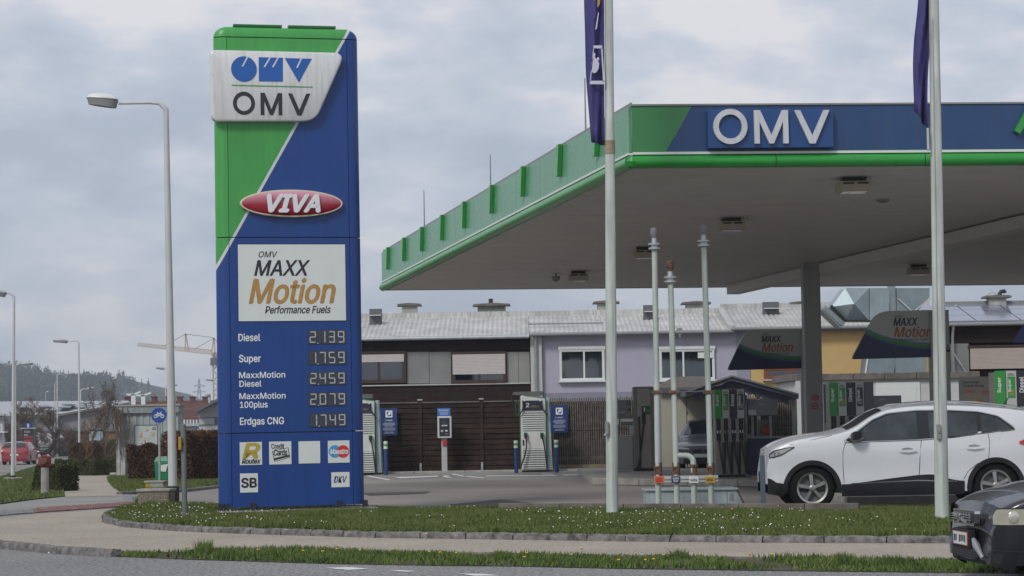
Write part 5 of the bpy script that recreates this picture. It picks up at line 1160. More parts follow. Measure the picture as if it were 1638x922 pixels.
b = B(); b.box(fr.p(873, 700)[0], xe_, -.05, .05, 0, .16); mk('base_plank', b, mat('base_plank', (.20, .165, .11), .9, var=.3), Fv)
# kerb strip along the fence
root = T('fence_kerb', 'low concrete strip along the foot of the fences', None, kind='structure'); xx = P(500, 700, 66.8).x
while xx < P(990, 700, 66.8).x: b = B(); b.box(xx + .01, xx + 1.49, 66.75, 67.5, -.05, .05); mk('kerb_stone', b, concrete, root, bev=.01); xx += 1.5
# ================================================================== CHARGERS
QY = 66.0
def blade(par, fr, pts, w_, m, name, y=-.05): b = B(); b.tube([(fr.p(px, py)[0], y if len(q) == 0 else q[0], fr.p(px, py)[1]) for px, py, *q in pts], w_, 7); return mk(name, b, m, par, smooth=True)
qb = P(852, 752, QY); CH = T('ev_charger', 'white fast charger with green edging and a large number 2, right of the kiosk', 'charger', (qb.x, QY, .05)); fr = Fr((qb.x, QY, .05))
chw = mat('charger_white', (.60, .62, .59), .35, var=.05, streak=.15)
a = fr.rect(832, 632, 873.5, 752); hw = (a[2] - a[0]) / 2; xc = (a[0] + a[2]) / 2; H_ = a[3]
b = B(); b.prism([(a[0], 0), (a[2], 0), (a[2], H_ - .10), (a[0] + .12, H_ + .0), (a[0] + .02, H_ - .03)], 0, .75); mk('cabinet', b, chw, CH, bev=.025)
b = B(); b.obox((a[0] - .0, -.012, .05), (a[0], -.012, H_ - .05), .02, .02); b.obox((a[2], -.012, .0), (a[2], -.012, H_ - .1), .02, .02); b.obox((a[0] + .1, -.012, H_ + .005), (a[2], -.012, H_ - .09), .02, .02); mk('green_trim', b, dgreen, CH)
s = fr.rect(835.5, 641, 867.5, 656.5); b = B(); b.box(s[0], s[2], -.03, .0, s[1], s[3]); pn = mk('display_panel', b, mat('panel_navy', (.02, .026, .05), .3, var=.1), CH)
fr.text('2', 841, 645, 846.5, 651.5, -.032, whitep, pn, bold=.01); fr.text('eMotion', 849, 648.5, 862, 652, -.032, gold, pn, shear=.2, bold=.01)
for px in (839, 864): q = fr.p(px, 641.5); b = B(); b.lathe([(.02, -.045), (.02, -.031)], (q[0], 0, q[1]), 8, axis='y'); mk('status_light', b, whitep, pn)
def louv(py0, py1, n, nm='louvre'):
    for i in range(n):
        z = fr.p(852, py1)[1] + (fr.p(852, py0)[1] - fr.p(852, py1)[1]) * i / n; h = (fr.p(852, py0)[1] - fr.p(852, py1)[1]) / n
        x0_, x1_ = fr.p(836, 700)[0], fr.p(871, 700)[0]; b = B(); b.add([(x0_, -.005, z + h * .55), (x1_, -.005, z + h * .55), (x1_, -.035, z + h * .2), (x0_, -.035, z + h * .2), (x0_, -.002, z + h * .1), (x1_, -.002, z + h * .1)], [(3, 2, 1, 0), (5, 2, 3, 4)]); mk(nm, b, chw, CH)
        b2 = B(); b2.box(x0_, x1_, -.003, -.0012, z + h * .55, z + h * .78); lb2.v += [] if False else []; 
        lbv.box(x0_, x1_, -.004, -.0012, z + h * .5, z + h * .82)
lb2 = B(); lbv = B()
louv(657, 689, 9); louv(717, 750, 9); mk('louvre_slots', lbv, mgrey, CH)
for gx, pts in ((840.5, [(841, 698), (842, 704), (842, 716), (839, 730), (834, 744), (832, 751)]), (866.5, [(866, 698), (869, 706), (872, 722), (874, 738), (875, 751)])):
    q = fr.p(gx, 696); b = B(); b.box(q[0] - .045, q[0] + .045, -.12, -.005, q[1] - .07, q[1] + .07); g_ = mk('plug_holder', b, mat('plug_green', (.01, .09, .05), .4, var=.1), CH, bev=.01)
    b = B(); b.tube([(q[0], -.14, q[1] + .03), (q[0] + .01, -.15, q[1] - .12)], .028, 8); mk('plug', b, black, g_, smooth=True)
    blade(CH, fr, pts, .022, black, 'charging_cable', y=-.16)
blade(CH, fr, [(838, 642), (837, 652), (835, 658), (831, 663)], .022, black, 'hanging_cable', y=-.08); blade(CH, fr, [(865, 642), (867, 654), (872, 659), (876, 665)], .022, black, 'hanging_cable', y=-.08)
q = fr.p(827, 654); b = B(); pts = [(a[0] - .07 + .05 * math.sin(t_), .1 + .02 * t_, q[1] + .22 * math.cos(t_)) for t_ in [i * PI / 8 for i in range(34)]]; b.tube(pts, .018, 6); mk('coiled_cable', b, mat('cable_green', (.01, .06, .03), .5), CH, smooth=True)
b = B(); b.prism([(fr.p(819, 632)[0], fr.p(819, 632)[1] + .0), (fr.p(868, 626)[0], fr.p(868, 633)[1]), (fr.p(868, 626)[0], fr.p(868, 626)[1]), (fr.p(822, 627)[0], fr.p(822, 627)[1])], .1, .6); mk('roof_arm', b, dgrey, CH)
blade(CH, fr, [(822, 630), (819, 636), (821, 645), (823, 660)], .03, black, 'arm_cable', y=.3)
b = B(); s = fr.rect(876, 636, 881, 752); b.prism([(a[2] + .03, 0), (a[2] + .18, 0), (a[2] + .10, fr.p(876, 636)[1]), (a[2] + .02, fr.p(876, 636)[1])], .1, .8); mk('side_plate', b, mat('side_blue_grey', (.33, .40, .43), .4, var=.08), CH)
s = fr.rect(836, 704, 838.5, 713); b = B(); b.box(s[0], s[2], -.012, -.001, s[1], s[3]); mk('card_reader', b, black, CH)
ch1 = dup(CH, Vector((P(578, 752, QY).x, QY, .05)), label='white fast charger partly hidden behind the price pylon', skip=())
for c_ in [c for c in bpy.data.objects if c.parent == ch1]:
    for g_ in [q for q in bpy.data.objects if q.parent == c_]:
        if g_.name.startswith('lettering') and g_.dimensions.x < .15: bpy.data.objects.remove(g_)
# info signs
signm = mat('info_sign_blue', (.015, .045, .16), .4, var=.05)
def infosign(x0, y0, x1, y1, label):
    q = P((x0 + x1) / 2, (y0 + y1) / 2, 67.85); fr = Fr((q.x, 67.85, q.z)); t = T('info_sign', label, 'sign', (q.x, 67.85, q.z)); a = fr.rect(x0, y0, x1, y1)
    b = B(); b.box(a[0], a[2], -.03, 0, a[1], a[3]); mk('board', b, signm, t); cx_ = (x0 + x1) / 2
    s = fr.rect(cx_ - 5.5, y0 + 4, cx_ + 5.5, y0 + 15); b = B(); w_ = .035; b.box(s[0], s[2], -.033, -.0305, s[3] - w_, s[3]); b.box(s[0], s[2], -.033, -.0305, s[1], s[1] + w_); b.box(s[0], s[0] + w_, -.033, -.0305, s[1] + w_, s[3] - w_); b.box(s[2] - w_, s[2], -.033, -.0305, s[1] + w_, s[3] - w_)
    m0 = ((s[0] + s[2]) / 2, (s[1] + s[3]) / 2); b.prism(circ(m0[0] + .01, m0[1] + .01, .045), -.033, -.0305); b.obox((m0[0] - .07, -.0318, m0[1] - .07), (m0[0] + .06, -.0318, m0[1] + .07), .03, .002); mk('plug_symbol', b, whitep, t)
    fr.text('E-Ladeplatz', cx_ - 6, y0 + 18.5, cx_ + 6, y0 + 21, -.032, whitep, t, bold=.02)
    b = B()
    for k, yy in enumerate((23.5, 25.2, 26.9, 28.6, 31.5, 33.2, 34.9, 38, 39.7)):
        if y0 + yy + 1 > y1 - 1: break
        hw_ = (8.5, 10, 9, 6.5)[k % 4]; s = fr.rect(cx_ - hw_, y0 + yy, cx_ + hw_, y0 + yy + .7); b.box(s[0], s[2], -.0325, -.0305, s[1], s[3])
    mk('small_print', b, greyprint, t)
infosign(609, 653, 635.5, 697, 'blue information sign on the dark fence beside the hidden charger'); infosign(881, 648.5, 908, 692.5, 'blue information sign on the grey slat fence, right of the charger')
# bollards
def bollard(px, py0, py1, label):
    g = G(px, py1); fr = Fr((g.x, g.y, 0)); t = T('blue_bollard', label, 'bollard', (g.x, g.y, 0), group='blue bollards with green and white heads'); z = fr.p(px, py0)[1]; r_ = .058
    b = B(); b.lathe([(r_, 0), (r_, z * .77)], n=14); mk('post', b, bluep, t, smooth=True)
    b = B(); b.lathe([(r_ + .003, z * .771), (r_ + .003, z * .998), (r_ * .7, z)], n=14); hd = mk('white_head', b, plain_white, t, smooth=True)
    b = B(); b.lathe([(r_ + .006, z * .85), (r_ + .006, z * .92)], n=14); mk('green_band', b, greenp, hd, smooth=True)
bollard(617.5, 706, 760, 'blue bollard just right of the price pylon'); bollard(826, 705, 757, 'blue bollard at the left foot of charger number 2'); bollard(890.5, 704, 756, 'blue bollard below the blue sign on the slat fence')
# kiosk
g = G(711, 756); fr = Fr((g.x, g.y, 0)); K = T('payment_kiosk', 'payment terminal on a pale post with blue header sign', 'payment terminal', (g.x, g.y, 0))
a = fr.rect(706.5, 700, 715.5, 755); b = B(); b.box(a[0], a[2], -.05, .05, 0, a[3]); mk('post', b, lgrey, K, bev=.008)
b = B(); b.box(a[0] - .18, a[2] + .18, -.15, .15, 0, .03); mk('base_plate', b, galv, K)
a = fr.rect(700, 666, 722.5, 701); b = B(); b.box(a[0], a[2], -.16, .10, a[1], a[3]); hs = mk('housing', b, mat('kiosk_white', (.50, .52, .53), .4, var=.05), K, bev=.02)
a = fr.rect(703, 669, 719.5, 698); b = B(); b.box(a[0], a[2], -.168, -.161, a[1], a[3]); mk('front_panel', b, mat('kiosk_black', (.02, .022, .03), .3, var=.1), hs)
for r_, m_ in (((707, 672, 715.5, 678), mat('kiosk_screen', (.05, .055, .07), .15)), ((706.5, 680, 716, 682), greyprint), ((705.5, 688, 709, 691), greyprint), ((712.5, 688, 716, 690.5), plain_white), ((712, 694, 717, 695), mgrey)):
    a = fr.rect(*r_); b = B(); b.box(a[0], a[2], -.174, -.1685, a[1], a[3]); mk('terminal_detail', b, m_, hs)
a = fr.rect(699.5, 653, 720.5, 665.5); b = B(); b.box(a[0], a[2], -.03, .0, a[1], a[3]); hd = mk('header_sign', b, mat('header_blue', (.03, .13, .42), .4, var=.05), K)
fr.text('Bezahlen', 702, 655, 718, 657.5, -.032, whitep, hd, bold=.01)
for i in range(3): a = fr.rect(702 + i, 659 + i * 1.8, 718 - i, 659.7 + i * 1.8); b = B(); b.box(a[0], a[2], -.033, -.0305, a[1], a[3]); mk('small_print', b, greyprint, hd)
a = fr.rect(708, 704.5, 715, 712.5); b = B(); b.box(a[0], a[2], -.12, -.051, a[1], a[3]); mk('emergency_button_box', b, redp, K, bev=.008)
# bin
g = G(736.5, 754.5); fr = Fr((g.x, g.y, 0)); t = T('litter_bin', 'round grey metal litter bin beside the payment terminal', 'bin', (g.x, g.y, 0)); z = fr.p(736, 716)[1]; binm = mat('bin_bronze', (.12, .115, .10), .45, metal=.3, var=.1)
b = B(); b.lathe([(.19, 0), (.215, z * .76)], n=22); mk('body', b, binm, t, smooth=True); b = B(); b.lathe([(.19, z * .77), (.19, z * .87)], n=22); mk('opening', b, black, t, smooth=True); b = B(); b.lathe([(.23, z * .87), (.225, z * .95), (.18, z)], n=22); mk('lid', b, mgrey, t, smooth=True)
# ================================================================== PUMPS AND ISLANDS
def island(p, label, slope=None):
    root = T('pump_island', label, None, kind='structure'); n_ = len(p)
    return root
i0, i1, i2, i3 = G(948, 776), G(1222, 779), G(1235, 766), G(948, 766)
root = T('pump_island', 'raised concrete island under the pumps', None, kind='structure')
L_ = (i1 - i0).length; n_ = 7
for i in range(n_):
    a = i0.lerp(i1, i / n_); c = i0.lerp(i1, (i + 1) / n_); d_ = (c - a).normalized() * .006
    b = B(); b.prismz([(a.x + d_.x, a.y), (c.x - d_.x, c.y), (c.x - d_.x, c.y + .3), (a.x + d_.x, a.y + .3)], 0, .15); mk('kerb_stone', b, concrete, root, bev=.015)
b = B(); b.prismz([(i0.x, i0.y + .3), (i1.x, i1.y + .3), (i1.x + .3, i1.y + 12), (i0.x, i0.y + 12)], 0, .146); mk('island_top', b, concrete, root)
b = B(); b.box(i1.x + .2, i1.x + 9, 37, 46, 0, .12); mk('island_top', b, concrete, root)
steelm = mat('pump_steel', (.30, .285, .25), .4, metal=.5, var=.12, scale=2, streak=.15)
# CNG pump + terminal
q = P(1030, 753, 58); g = Vector((q.x, 58, .15)); fr = Fr(g)
NG = T('gas_pump', 'narrow steel natural gas dispenser with one nozzle, left of the vent pipes', 'fuel pump', g)
a = fr.rect(1014, 618.5, 1046.5, 752); b = B(); b.box(a[0], a[2], 0, .7, .06, a[3]); mk('cabinet', b, steelm, NG, bev=.02); b = B(); b.box(a[0], a[2], .02, .68, 0, .058); mk('plinth', b, black, NG)
b = B(); b.box(a[0] - .0, a[0] + .09, -.02, -.001, .08, a[3] - .03); b.box(a[2] - .09, a[2], -.02, -.001, .08, a[3] - .03); mk('edge_trim', b, mat('trim_grey', (.17, .165, .155), .4, metal=.3), NG)
b = B()
for i in range(7): x_ = a[0] + .12 + i * .055; b.box(x_, x_ + .03, -.012, -.001, a[3] - .05, a[3] - .03)
mk('top_vents', b, black, NG)
for yy, w_ in ((626, 8), (632, 10), (637, 9), (643, 12)): s = fr.rect(1030 - w_ / 2, yy, 1030 + w_ / 2, yy + 1.1); b = B(); b.box(s[0], s[2], -.006, -.001, s[1], s[3]); mk('readout_line', b, mgrey, NG)
s = fr.rect(1027, 650, 1032.5, 679); b = B(); b.box(s[0], s[2], -.05, -.001, s[1], s[3]); nz_ = mk('nozzle_boot', b, black, NG, bev=.008)
b = B(); s = fr.rect(1029.5, 652, 1031.5, 659); b.box(s[0], s[2], -.06, -.051, s[1], s[3]); mk('nozzle_mark', b, whitep, nz_)
s = fr.rect(1033, 649.5, 1040, 663); b = B(); b.box(s[0], s[2], -.012, -.001, s[1], s[3]); st = mk('green_sticker', b, mat('sticker_green', (.02, .16, .04), .5), NG); fr.text('Erdgas', 1034, 655, 1039, 658, -.014, greyprint, st, bold=.01)
q = fr.p(1022.5, 661.5); d_ = .075; b = B(); b.prism([(q[0] - d_, q[1]), (q[0], q[1] - d_ * .8), (q[0] + d_, q[1]), (q[0], q[1] + d_ * .8)], -.008, -.001); dm = mk('rhombus_label', b, greyprint, NG); fr.text('CNG', 1020, 660.3, 1025, 662.7, -.0095, ink, dm, bold=.02)
blade(NG, fr, [(1029, 680), (1027, 700), (1024, 725), (1021, 745), (1018, 749), (1023, 752), (1024, 740), (1023, 700), (1022, 667)], .026, black, 'hose', y=-.08)
q = P(993, 753, 58.4); g = Vector((q.x, 58.4, .15)); fr = Fr(g)
TM = T('card_terminal', 'grey card terminal on posts above a pale cabinet, left of the gas dispenser', 'payment terminal', g)
a = fr.rect(986, 697, 1013, 752); b = B(); b.box(a[0] - .2, a[2], 0, .5, .02, a[3]); mk('cabinet', b, mat('cabinet_grey', (.33, .325, .31), .5, var=.05), TM, bev=.012)
a = fr.rect(984, 640, 1009, 669); b = B(); b.box(a[0] - .2, a[2], -.02, .4, a[1], a[3]); hd = mk('terminal_head', b, mat('terminal_grey', (.17, .175, .18), .4, var=.05), TM, bev=.012)
s = fr.rect(1003, 641.5, 1008, 647); b = B(); b.box(s[0], s[2], -.03, -.021, s[1], s[3]); e_ = mk('number_plate', b, navy, hd); fr.text('1', 1004.6, 642.5, 1006.4, 646, -.032, whitep, e_)
for r_, m_ in (((1005, 654, 1008, 657), black), ((990, 650, 1001, 651), mgrey), ((990, 659, 1000, 660.5), lgrey), ((1000, 662, 1007, 666), mgrey)): s = fr.rect(*r_); b = B(); b.box(s[0], s[2], -.027, -.021, s[1], s[3]); mk('terminal_detail', b, m_, hd)
s = fr.rect(993.5, 670, 1013, 675); b = B(); b.box(s[0], s[2], -.03, -.02, s[1], s[3]); mk('notice', b, whitep, TM); s = fr.rect(993.5, 675.5, 1013, 679.5); b = B(); b.box(s[0], s[2], -.03, -.02, s[1], s[3]); n2_ = mk('notice', b, mat('notice_green', (.02, .08, .05), .5), TM); fr.text('Selbstbedienung', 994.5, 676.5, 1012, 678.5, -.032, whitep, n2_)
s = fr.rect(987, 670, 990, 679.5); b = B(); b.box(s[0], s[2], -.03, -.02, s[1], s[3]); mk('notice', b, whitep, TM); s = fr.rect(1007, 681, 1013, 695); b = B(); b.box(s[0], s[2], -.03, -.02, s[1], s[3]); mk('notice', b, greyprint, TM)
for q_ in ((988, 665, 990, 700), (1009.5, 665, 1011.5, 700)): s = fr.rect(*q_); b = B(); b.box(s[0], s[2], .1, .16, s[1], s[3]); mk('post', b, mgrey, TM)
# multi-product pumps
headc = [('green_header', mat('super_green', (.025, .24, .04), .4, var=.05), 'Super'), ('white_header', mat('header_white', (.40, .41, .40), .4, var=.05), 'Super'), ('black_header', mat('header_black', (.018, .02, .028), .4, var=.05), 'Diesel'), ('white_header', MATS['header_white'], 'Diesel')]
def pump(xa_, xb_, ytop, Y, label, side=True, hoses=True, px_w=None):
    q = P((xa_ + xb_) / 2, 700, Y); g = Vector((q.x, Y, .15)); fr = Fr(g); t = T('fuel_pump', label, 'fuel pump', g, group='fuel pumps with four coloured headers')
    W2 = (xb_ - xa_) / fr.k; ht = fr.p((xa_ + xb_) / 2, ytop)[1]; x0 = fr.p(xa_, 700)[0]; cw = W2 / 4; zh = ht - .64; D_ = .5
    b = B(); b.box(x0, x0 + W2, .06, D_, .05, ht - .02); mk('body', b, steelm, t, bev=.01); b = B(); b.box(x0 + .01, x0 + W2 - .01, .03, D_ - .02, -.0, .048); mk('plinth', b, black, t)
    for i, (nm, m_, s_) in enumerate(headc):
        xx = x0 + i * cw; b = B(); b.box(xx + .006, xx + cw - .006, 0, .059, zh, ht); h_ = mk(nm, b, m_, t)
        if i in (0, 2):
            co = text(s_, 0, 0, .26, .075, 0, whitep, h_, bold=.02); co.rotation_euler = (0, R(-90), 0); co.location = (xx + cw * .62, -.003, ht - .42 + .05)
        else:
            b = B(); b.box(xx + cw * .16, xx + cw * .84, -.006, -.0005, zh + .18, ht - .10); k_ = mk('product_panel', b, headc[0 if i == 1 else 2][1], h_)
            b = B(); b.box(xx + cw * .2, xx + cw * .7, -.003, -.0005, ht - .06, ht - .05); b.box(xx + cw * .2, xx + cw * .8, -.003, -.0005, ht - .08, ht - .07); mk('small_print', b, ink, h_)
            co = text(s_, 0, 0, .22, .06, 0, whitep, k_, bold=.02); co.rotation_euler = (0, R(-90), 0); co.location = (xx + cw * .5, -.008, ht - .36)
            b = B(); [b.box(xx + cw * .25, xx + cw * .75, -.009, -.0062, zh + .22 + j * .028, zh + .232 + j * .028) for j in range(4)]; mk('small_print', b, gold if i == 1 else greyprint, k_)
        # nozzle bay and hose
        b = B(); b.box(xx + cw * .22, xx + cw * .78, .03, .0595, zh - .50, zh - .01); by_ = mk('nozzle_bay', b, black, t)
        b = B(); b.box(xx + cw * .36, xx + cw * .62, -.04, .029, zh - .26, zh - .04); b.box(xx + cw * .40, xx + cw * .58, -.06, .02, zh - .44, zh - .26); mk('nozzle', b, black, by_, bev=.008)
        b = B(); b.box(xx + cw * .26, xx + cw * .72, -.052, -.0, zh - .33, zh - .27); mk('nozzle_label', b, plain_white if i != 1 else greenp, by_)
        if hoses:
            b = B(); pts = []
            for j in range(13): f = j / 12; pts.append((xx + cw * (.5 + .0) + cw * .35 * (1 - math.cos(f * PI)) * .9, -.05 - .05 * math.sin(f * PI), zh - .5 - (zh - .58) * (math.sin(f * PI / 2) ** 1.2)))
            for j in range(1, 6): pts.append((pts[12][0] + .02 * j / 5, -.04, .08 + (zh - .6) * j / 5))
            b.tube(pts, .022, 7); mk('hose', b, black, t, smooth=True)
            b = B(); b.box(xx + cw * .9, xx + cw * 1.0, -.012, .059, .06, zh - .52); mk('hose_guide', b, dgrey, t)
    if side:
        b = B(); b.box(x0 + W2 + .003, x0 + W2 + .02, .0, D_, .06, ht); mk('side_panel', b, dgrey, t)
    return t, fr, x0, W2, ht
t, fr, x0, W2, ht = pump(1144, 1192, 623, 50, 'four hose pump right behind the rightmost vent pipe'); 
tg = mat('console_grey', (.15, .155, .16), .4, var=.08)
def console(fr, t, x0, y0, x1, y1, num, xi, dp=.4):
    a = fr.rect(x0, y0, x1, y1); b = B(); b.box(a[0], a[2], .05, dp, a[1], a[3]); c = mk('price_console', b, tg, t, bev=.012)
    s = fr.rect(xi, y0 + 2, xi + 6, y0 + 8); b = B(); b.box(s[0], s[2], .04, .049, s[1], s[3]); n_ = mk('number_plate', b, navy, c); fr.text(num, xi + 2, y0 + 3, xi + 4.2, y0 + 7, .038, whitep, n_)
    for k, r_ in enumerate([(x0 + 17, y0 + 6, x0 + 26, y0 + 7), (x0 + 17, y0 + 9, x0 + 30, y0 + 10), (x0 + 1, y1 - 9, x0 + 13, y1 - 1)]): s = fr.rect(*r_); b = B(); b.box(s[0], s[2], .044, .049, s[1], s[3]); mk('console_detail', b, (lgrey, mgrey, lgrey)[k], c)
console(fr, t, 1197, 640, 1244, 665, '3', 1198)
for px in (1203, 1232): a = fr.rect(px, 665, px + 4, 702); b = B(); b.box(a[0], a[2], .15, .2, a[1], a[3]); mk('console_post', b, mgrey, t)
# counter unit behind
q = P(1260, 762, 50.2); g = Vector((q.x, 50.2, .15)); fr = Fr(g); t = T('service_counter', 'navy service counter with green wedge, in front of the slat fence', 'counter', g)
a = fr.rect(1197.5, 701, 1300, 762); b = B(); b.box(a[0], a[2], 0, .8, .02, a[3]); mk('body', b, mat('counter_navy', (.014, .02, .075), .4, var=.05), t)
b = B(); b.box(a[0] - .03, a[2] + .03, -.03, .83, a[3] + .002, a[3] + .035); mk('worktop', b, mgrey, t)
s = fr.rect(1250, 703, 1300, 710); b = B(); b.prism([(s[0], s[3]), (s[2], s[3]), (s[2], s[1] - .1), (s[0] + .08, s[1])], -.008, -.001); mk('green_wedge', b, greenp, t)
# watering can / red sticker notice beneath the console
a = fr.rect(1214, 672, 1231, 700); b = B(); b.box(a[0], a[2], .2, .24, a[3] * 0 + a[1], a[3]); nt_ = mk('notice_board', b, mat('board_grey', (.16, .16, .16), .5), t)
q = fr.p(1226, 689); b = B(); b.prism([(q[0] - .13, q[1] - .05), (q[0] - .06, q[1] + .1), (q[0] + .02, q[1] + .14), (q[0] + .12, q[1] + .04), (q[0] + .15, q[1] - .06), (q[0] + .02, q[1] - .1)], .1, .16); mk('red_jug', b, mat('jug_red', (.28, .03, .02), .5, var=.2), t, bev=.02)
t, fr, x0, W2, ht = pump(1328, 1384, 612, 43.5, 'four hose pump behind the white car windscreen', hoses=False)
a = fr.rect(1384.5, 611, 1398, 700); b = B(); b.box(a[0], a[2], .0, .5, .2, a[3]); mk('side_cabinet', b, dgrey, t)
console(fr, t, 1391, 633, 1443, 668, '4', 1392); 
q = P(1322, 650, 44.2); g = Vector((q.x, 44.2, .15)); fr2 = Fr(g); tt = T('advert_stand', 'narrow snack advertisement stand left of the pump behind the car', 'poster stand', g)
a = fr2.rect(1317.5, 615, 1330, 677); b = B(); b.box(a[0], a[2], -.05, .05, a[1], a[3]); mk('poster', b, mat('poster_beige', (.20, .18, .145), .5, var=.2, scale=6), tt); s = fr2.rect(1319, 620, 1329, 624); text('Dein', s[0], s[1], s[2], s[3], -.052, ink, tt, bold=.03); s = fr2.rect(1320, 655, 1328, 660); text('1.99', s[0], s[1], s[2], s[3], -.052, redp, tt, bold=.03)
a = fr2.rect(1318, 677, 1330, 720); b = B(); b.box(a[0], a[2], -.08, .08, 0, a[3]); mk('base_cabinet', b, pil, tt)
t, fr, x0, W2, ht = pump(1594, 1664, 593, 38.2, 'four hose pump at the right edge behind the car roof', hoses=False)
# snack poster
q = P(1563, 650, 40); g = Vector((q.x, 40, .15)); fr = Fr(g); t = T('snack_poster', 'framed beige snack advertisement behind the car roof', 'poster', g)
a = fr.rect(1535, 603, 1591, 652); b = B(); b.box(a[0], a[2], 0, .08, a[1], a[3]); fm_ = mk('frame', b, mat('poster_frame', (.20, .205, .20), .4, var=.05), t, bev=.006)
a = fr.rect(1538.5, 606, 1588, 655); b = B(); b.box(a[0], a[2], -.008, -.001, a[1], a[3]); pp = mk('poster_sheet', b, mat('poster_tan', (.23, .205, .17), .5, var=.12, scale=3), t)
fr.text('Dein #Deli', 1541, 610, 1566, 613.5, -.0095, ink, pp, bold=.03); fr.text('Snack Wrap', 1541, 615.5, 1573, 620, -.0095, ink, pp, bold=.03); fr.text('1,99 €', 1571, 625, 1586, 631.5, -.0095, redp, pp, bold=.03)
for k in range(2): s = fr.rect(1541, 623.5 + 3.2 * k, 1555 + 2 * k, 624.8 + 3.2 * k); b = B(); b.box(s[0], s[2], -.011, -.0085, s[1], s[3]); mk('small_print', b, redp, pp)
q = fr.p(1566, 645); b = B(); b.prism(circ(q[0], q[1], .11, .07, 20), -.011, -.0085); mk('snack_picture', b, mat('snack_orange', (.34, .17, .07), .5, var=.4, scale=18), pp)
b = B(); a = fr.rect(1537, 655, 1590, 700); b.box(a[0], a[0] + .05, 0, .05, 0, a[3]); mk('leg', b, mgrey, t); b = B(); b.box(a[2] - .05, a[2], 0, .05, 0, a[3]); mk('leg', b, mgrey, t)
# fuel boards
def board(xp0, xp1, ypt, ypb, Y, poly, ts, label, num=None, extra=None):
    q = P((xp0 + xp1) / 2, 650, Y); g = Vector((q.x, Y, .15)); fr = Fr(g); t = T('fuel_advert_board', label, 'sign', g)
    a = fr.rect(xp0, ypt, xp1, ypb); b = B(); b.box(a[0], a[2], -.1, .22, 0, a[3]); pl_ = mk('pillar', b, colm, t, bev=.01)
    P2 = [fr.p(*p_) for p_ in poly]; rp = roundpoly(P2, [.25, .08, .02, .08]); b = B(); b.prism(rp, -.02, .10)
    x0_ = min(p_[0] for p_ in P2); x1_ = max(p_[0] for p_ in P2); z0_ = min(p_[1] for p_ in P2); z1_ = max(p_[1] for p_ in P2)
    nm = 'board_print' + ('' if not num else '_' + num); m = bpy.data.materials.new(nm); m.use_nodes = True; T_ = m.node_tree; bs = T_.nodes['Principled BSDF']; bs.inputs['Roughness'].default_value = .4
    tc = T_.nodes.new('ShaderNodeTexCoord'); sp = T_.nodes.new('ShaderNodeSeparateXYZ'); T_.links.new(tc.outputs['Object'], sp.inputs[0])
    def M_(op, a_, c_=0., d_=0.):
        n_ = T_.nodes.new('ShaderNodeMath'); n_.operation = op
        for i, z in enumerate((a_, c_, d_)):
            if isinstance(z, (int, float)): n_.inputs[i].default_value = z
            else: T_.links.new(z, n_.inputs[i])
        return n_.outputs[0]
    ux = M_('DIVIDE', M_('SUBTRACT', sp.outputs[0], x0_), x1_ - x0_); uz = M_('DIVIDE', M_('SUBTRACT', sp.outputs[2], z0_), z1_ - z0_)
    # swoosh: height falls from .75 at left to .18 at right along an exponential
    cv = M_('MULTIPLY_ADD', M_('POWER', 2.718, M_('MULTIPLY', ux, -2.6)), .62, .13)
    dd = M_('SUBTRACT', uz, cv); rp_ = T_.nodes.new('ShaderNodeValToRGB'); T_.links.new(M_('MULTIPLY_ADD', dd, 1.35, .42), rp_.inputs[0]); cr_ = rp_.color_ramp; cr_.interpolation = 'LINEAR'
    cr_.elements[0].position = .38; cr_.elements[0].color = (.010, .014, .07, 1); cr_.elements[1].position = .66; cr_.elements[1].color = (.40, .40, .375, 1)
    for ps, cl in ((.43, (.02, .05, .28, 1)), (.45, (.02, .14, .02, 1)), (.54, (.06, .22, .03, 1)), (.57, (.03, .10, .30, 1)), (.62, (.40, .40, .375, 1))): e_ = cr_.elements.new(ps); e_.color = cl
    T_.links.new(rp_.outputs[0], bs.inputs['Base Color']); bd_ = mk('board_face', b, m, t)
    orange = mat('board_orange', (.30, .10, .015), .45, var=.1)
    for s_, x0, y0, x1, y1, m_, bl in ts: fr.text(s_, x0, y0, x1, y1, -.0225, {'k': ink, 'o': orange}[m_], bd_, shear=.25, bold=bl)
    if num: fr.text(num, xp1 - 8, 552, xp1 - 1, 564, -.103, ink, pl_, bold=.01)
    return t
board(1281, 1285, 527, 600, 56, [(1193, 527.5), (1281.5, 527.5), (1281.5, 589), (1165, 592)][0:1] + [(1281.5, 526.5), (1281.5, 589.5), (1163, 592.5)], [('OMV', 1220, 533, 1231, 537, 'k', .0), ('MAXX', 1218, 537.5, 1249, 547.5, 'k', .04), ('Motion', 1219, 548.5, 1268, 563, 'o', .03), ('Performance Fuels', 1225, 564, 1262, 567.5, 'k', .01)], 'left fuel advert board with white face and green swoosh above the shed')
board(1489, 1519, 496.5, 700, 47, [(1402, 498.5), (1490, 496), (1490, 571.5), (1362, 575)], [('OMV', 1431, 504, 1445, 508, 'k', .0), ('MAXX', 1429, 509, 1467.5, 521, 'k', .04), ('Motion', 1430, 523, 1491, 539.5, 'o', .03), ('Performance Fuels', 1437, 541, 1484, 545.5, 'k', .01)], 'right fuel advert board left of the right flagpole', num='4')
q = P(1700, 600, 40); g = Vector((q.x, 40, .15)); fr = Fr(g); t = T('fuel_advert_board', 'navy corner of a third fuel board cut by the right edge', 'sign', g); b = B(); b.prism(roundpoly([fr.p(1619, 548), fr.p(1652, 500), fr.p(1760, 498), fr.p(1760, 548)], [.05, .1, .02, .02]), -.02, .1); mk('board_face', b, mat('board_navy', (.012, .022, .12), .4), t); b = B(); a = fr.rect(1745, 500, 1775, 700); b.box(a[0], a[2], -.1, .2, 0, a[3]); mk('pillar', b, colm, t)
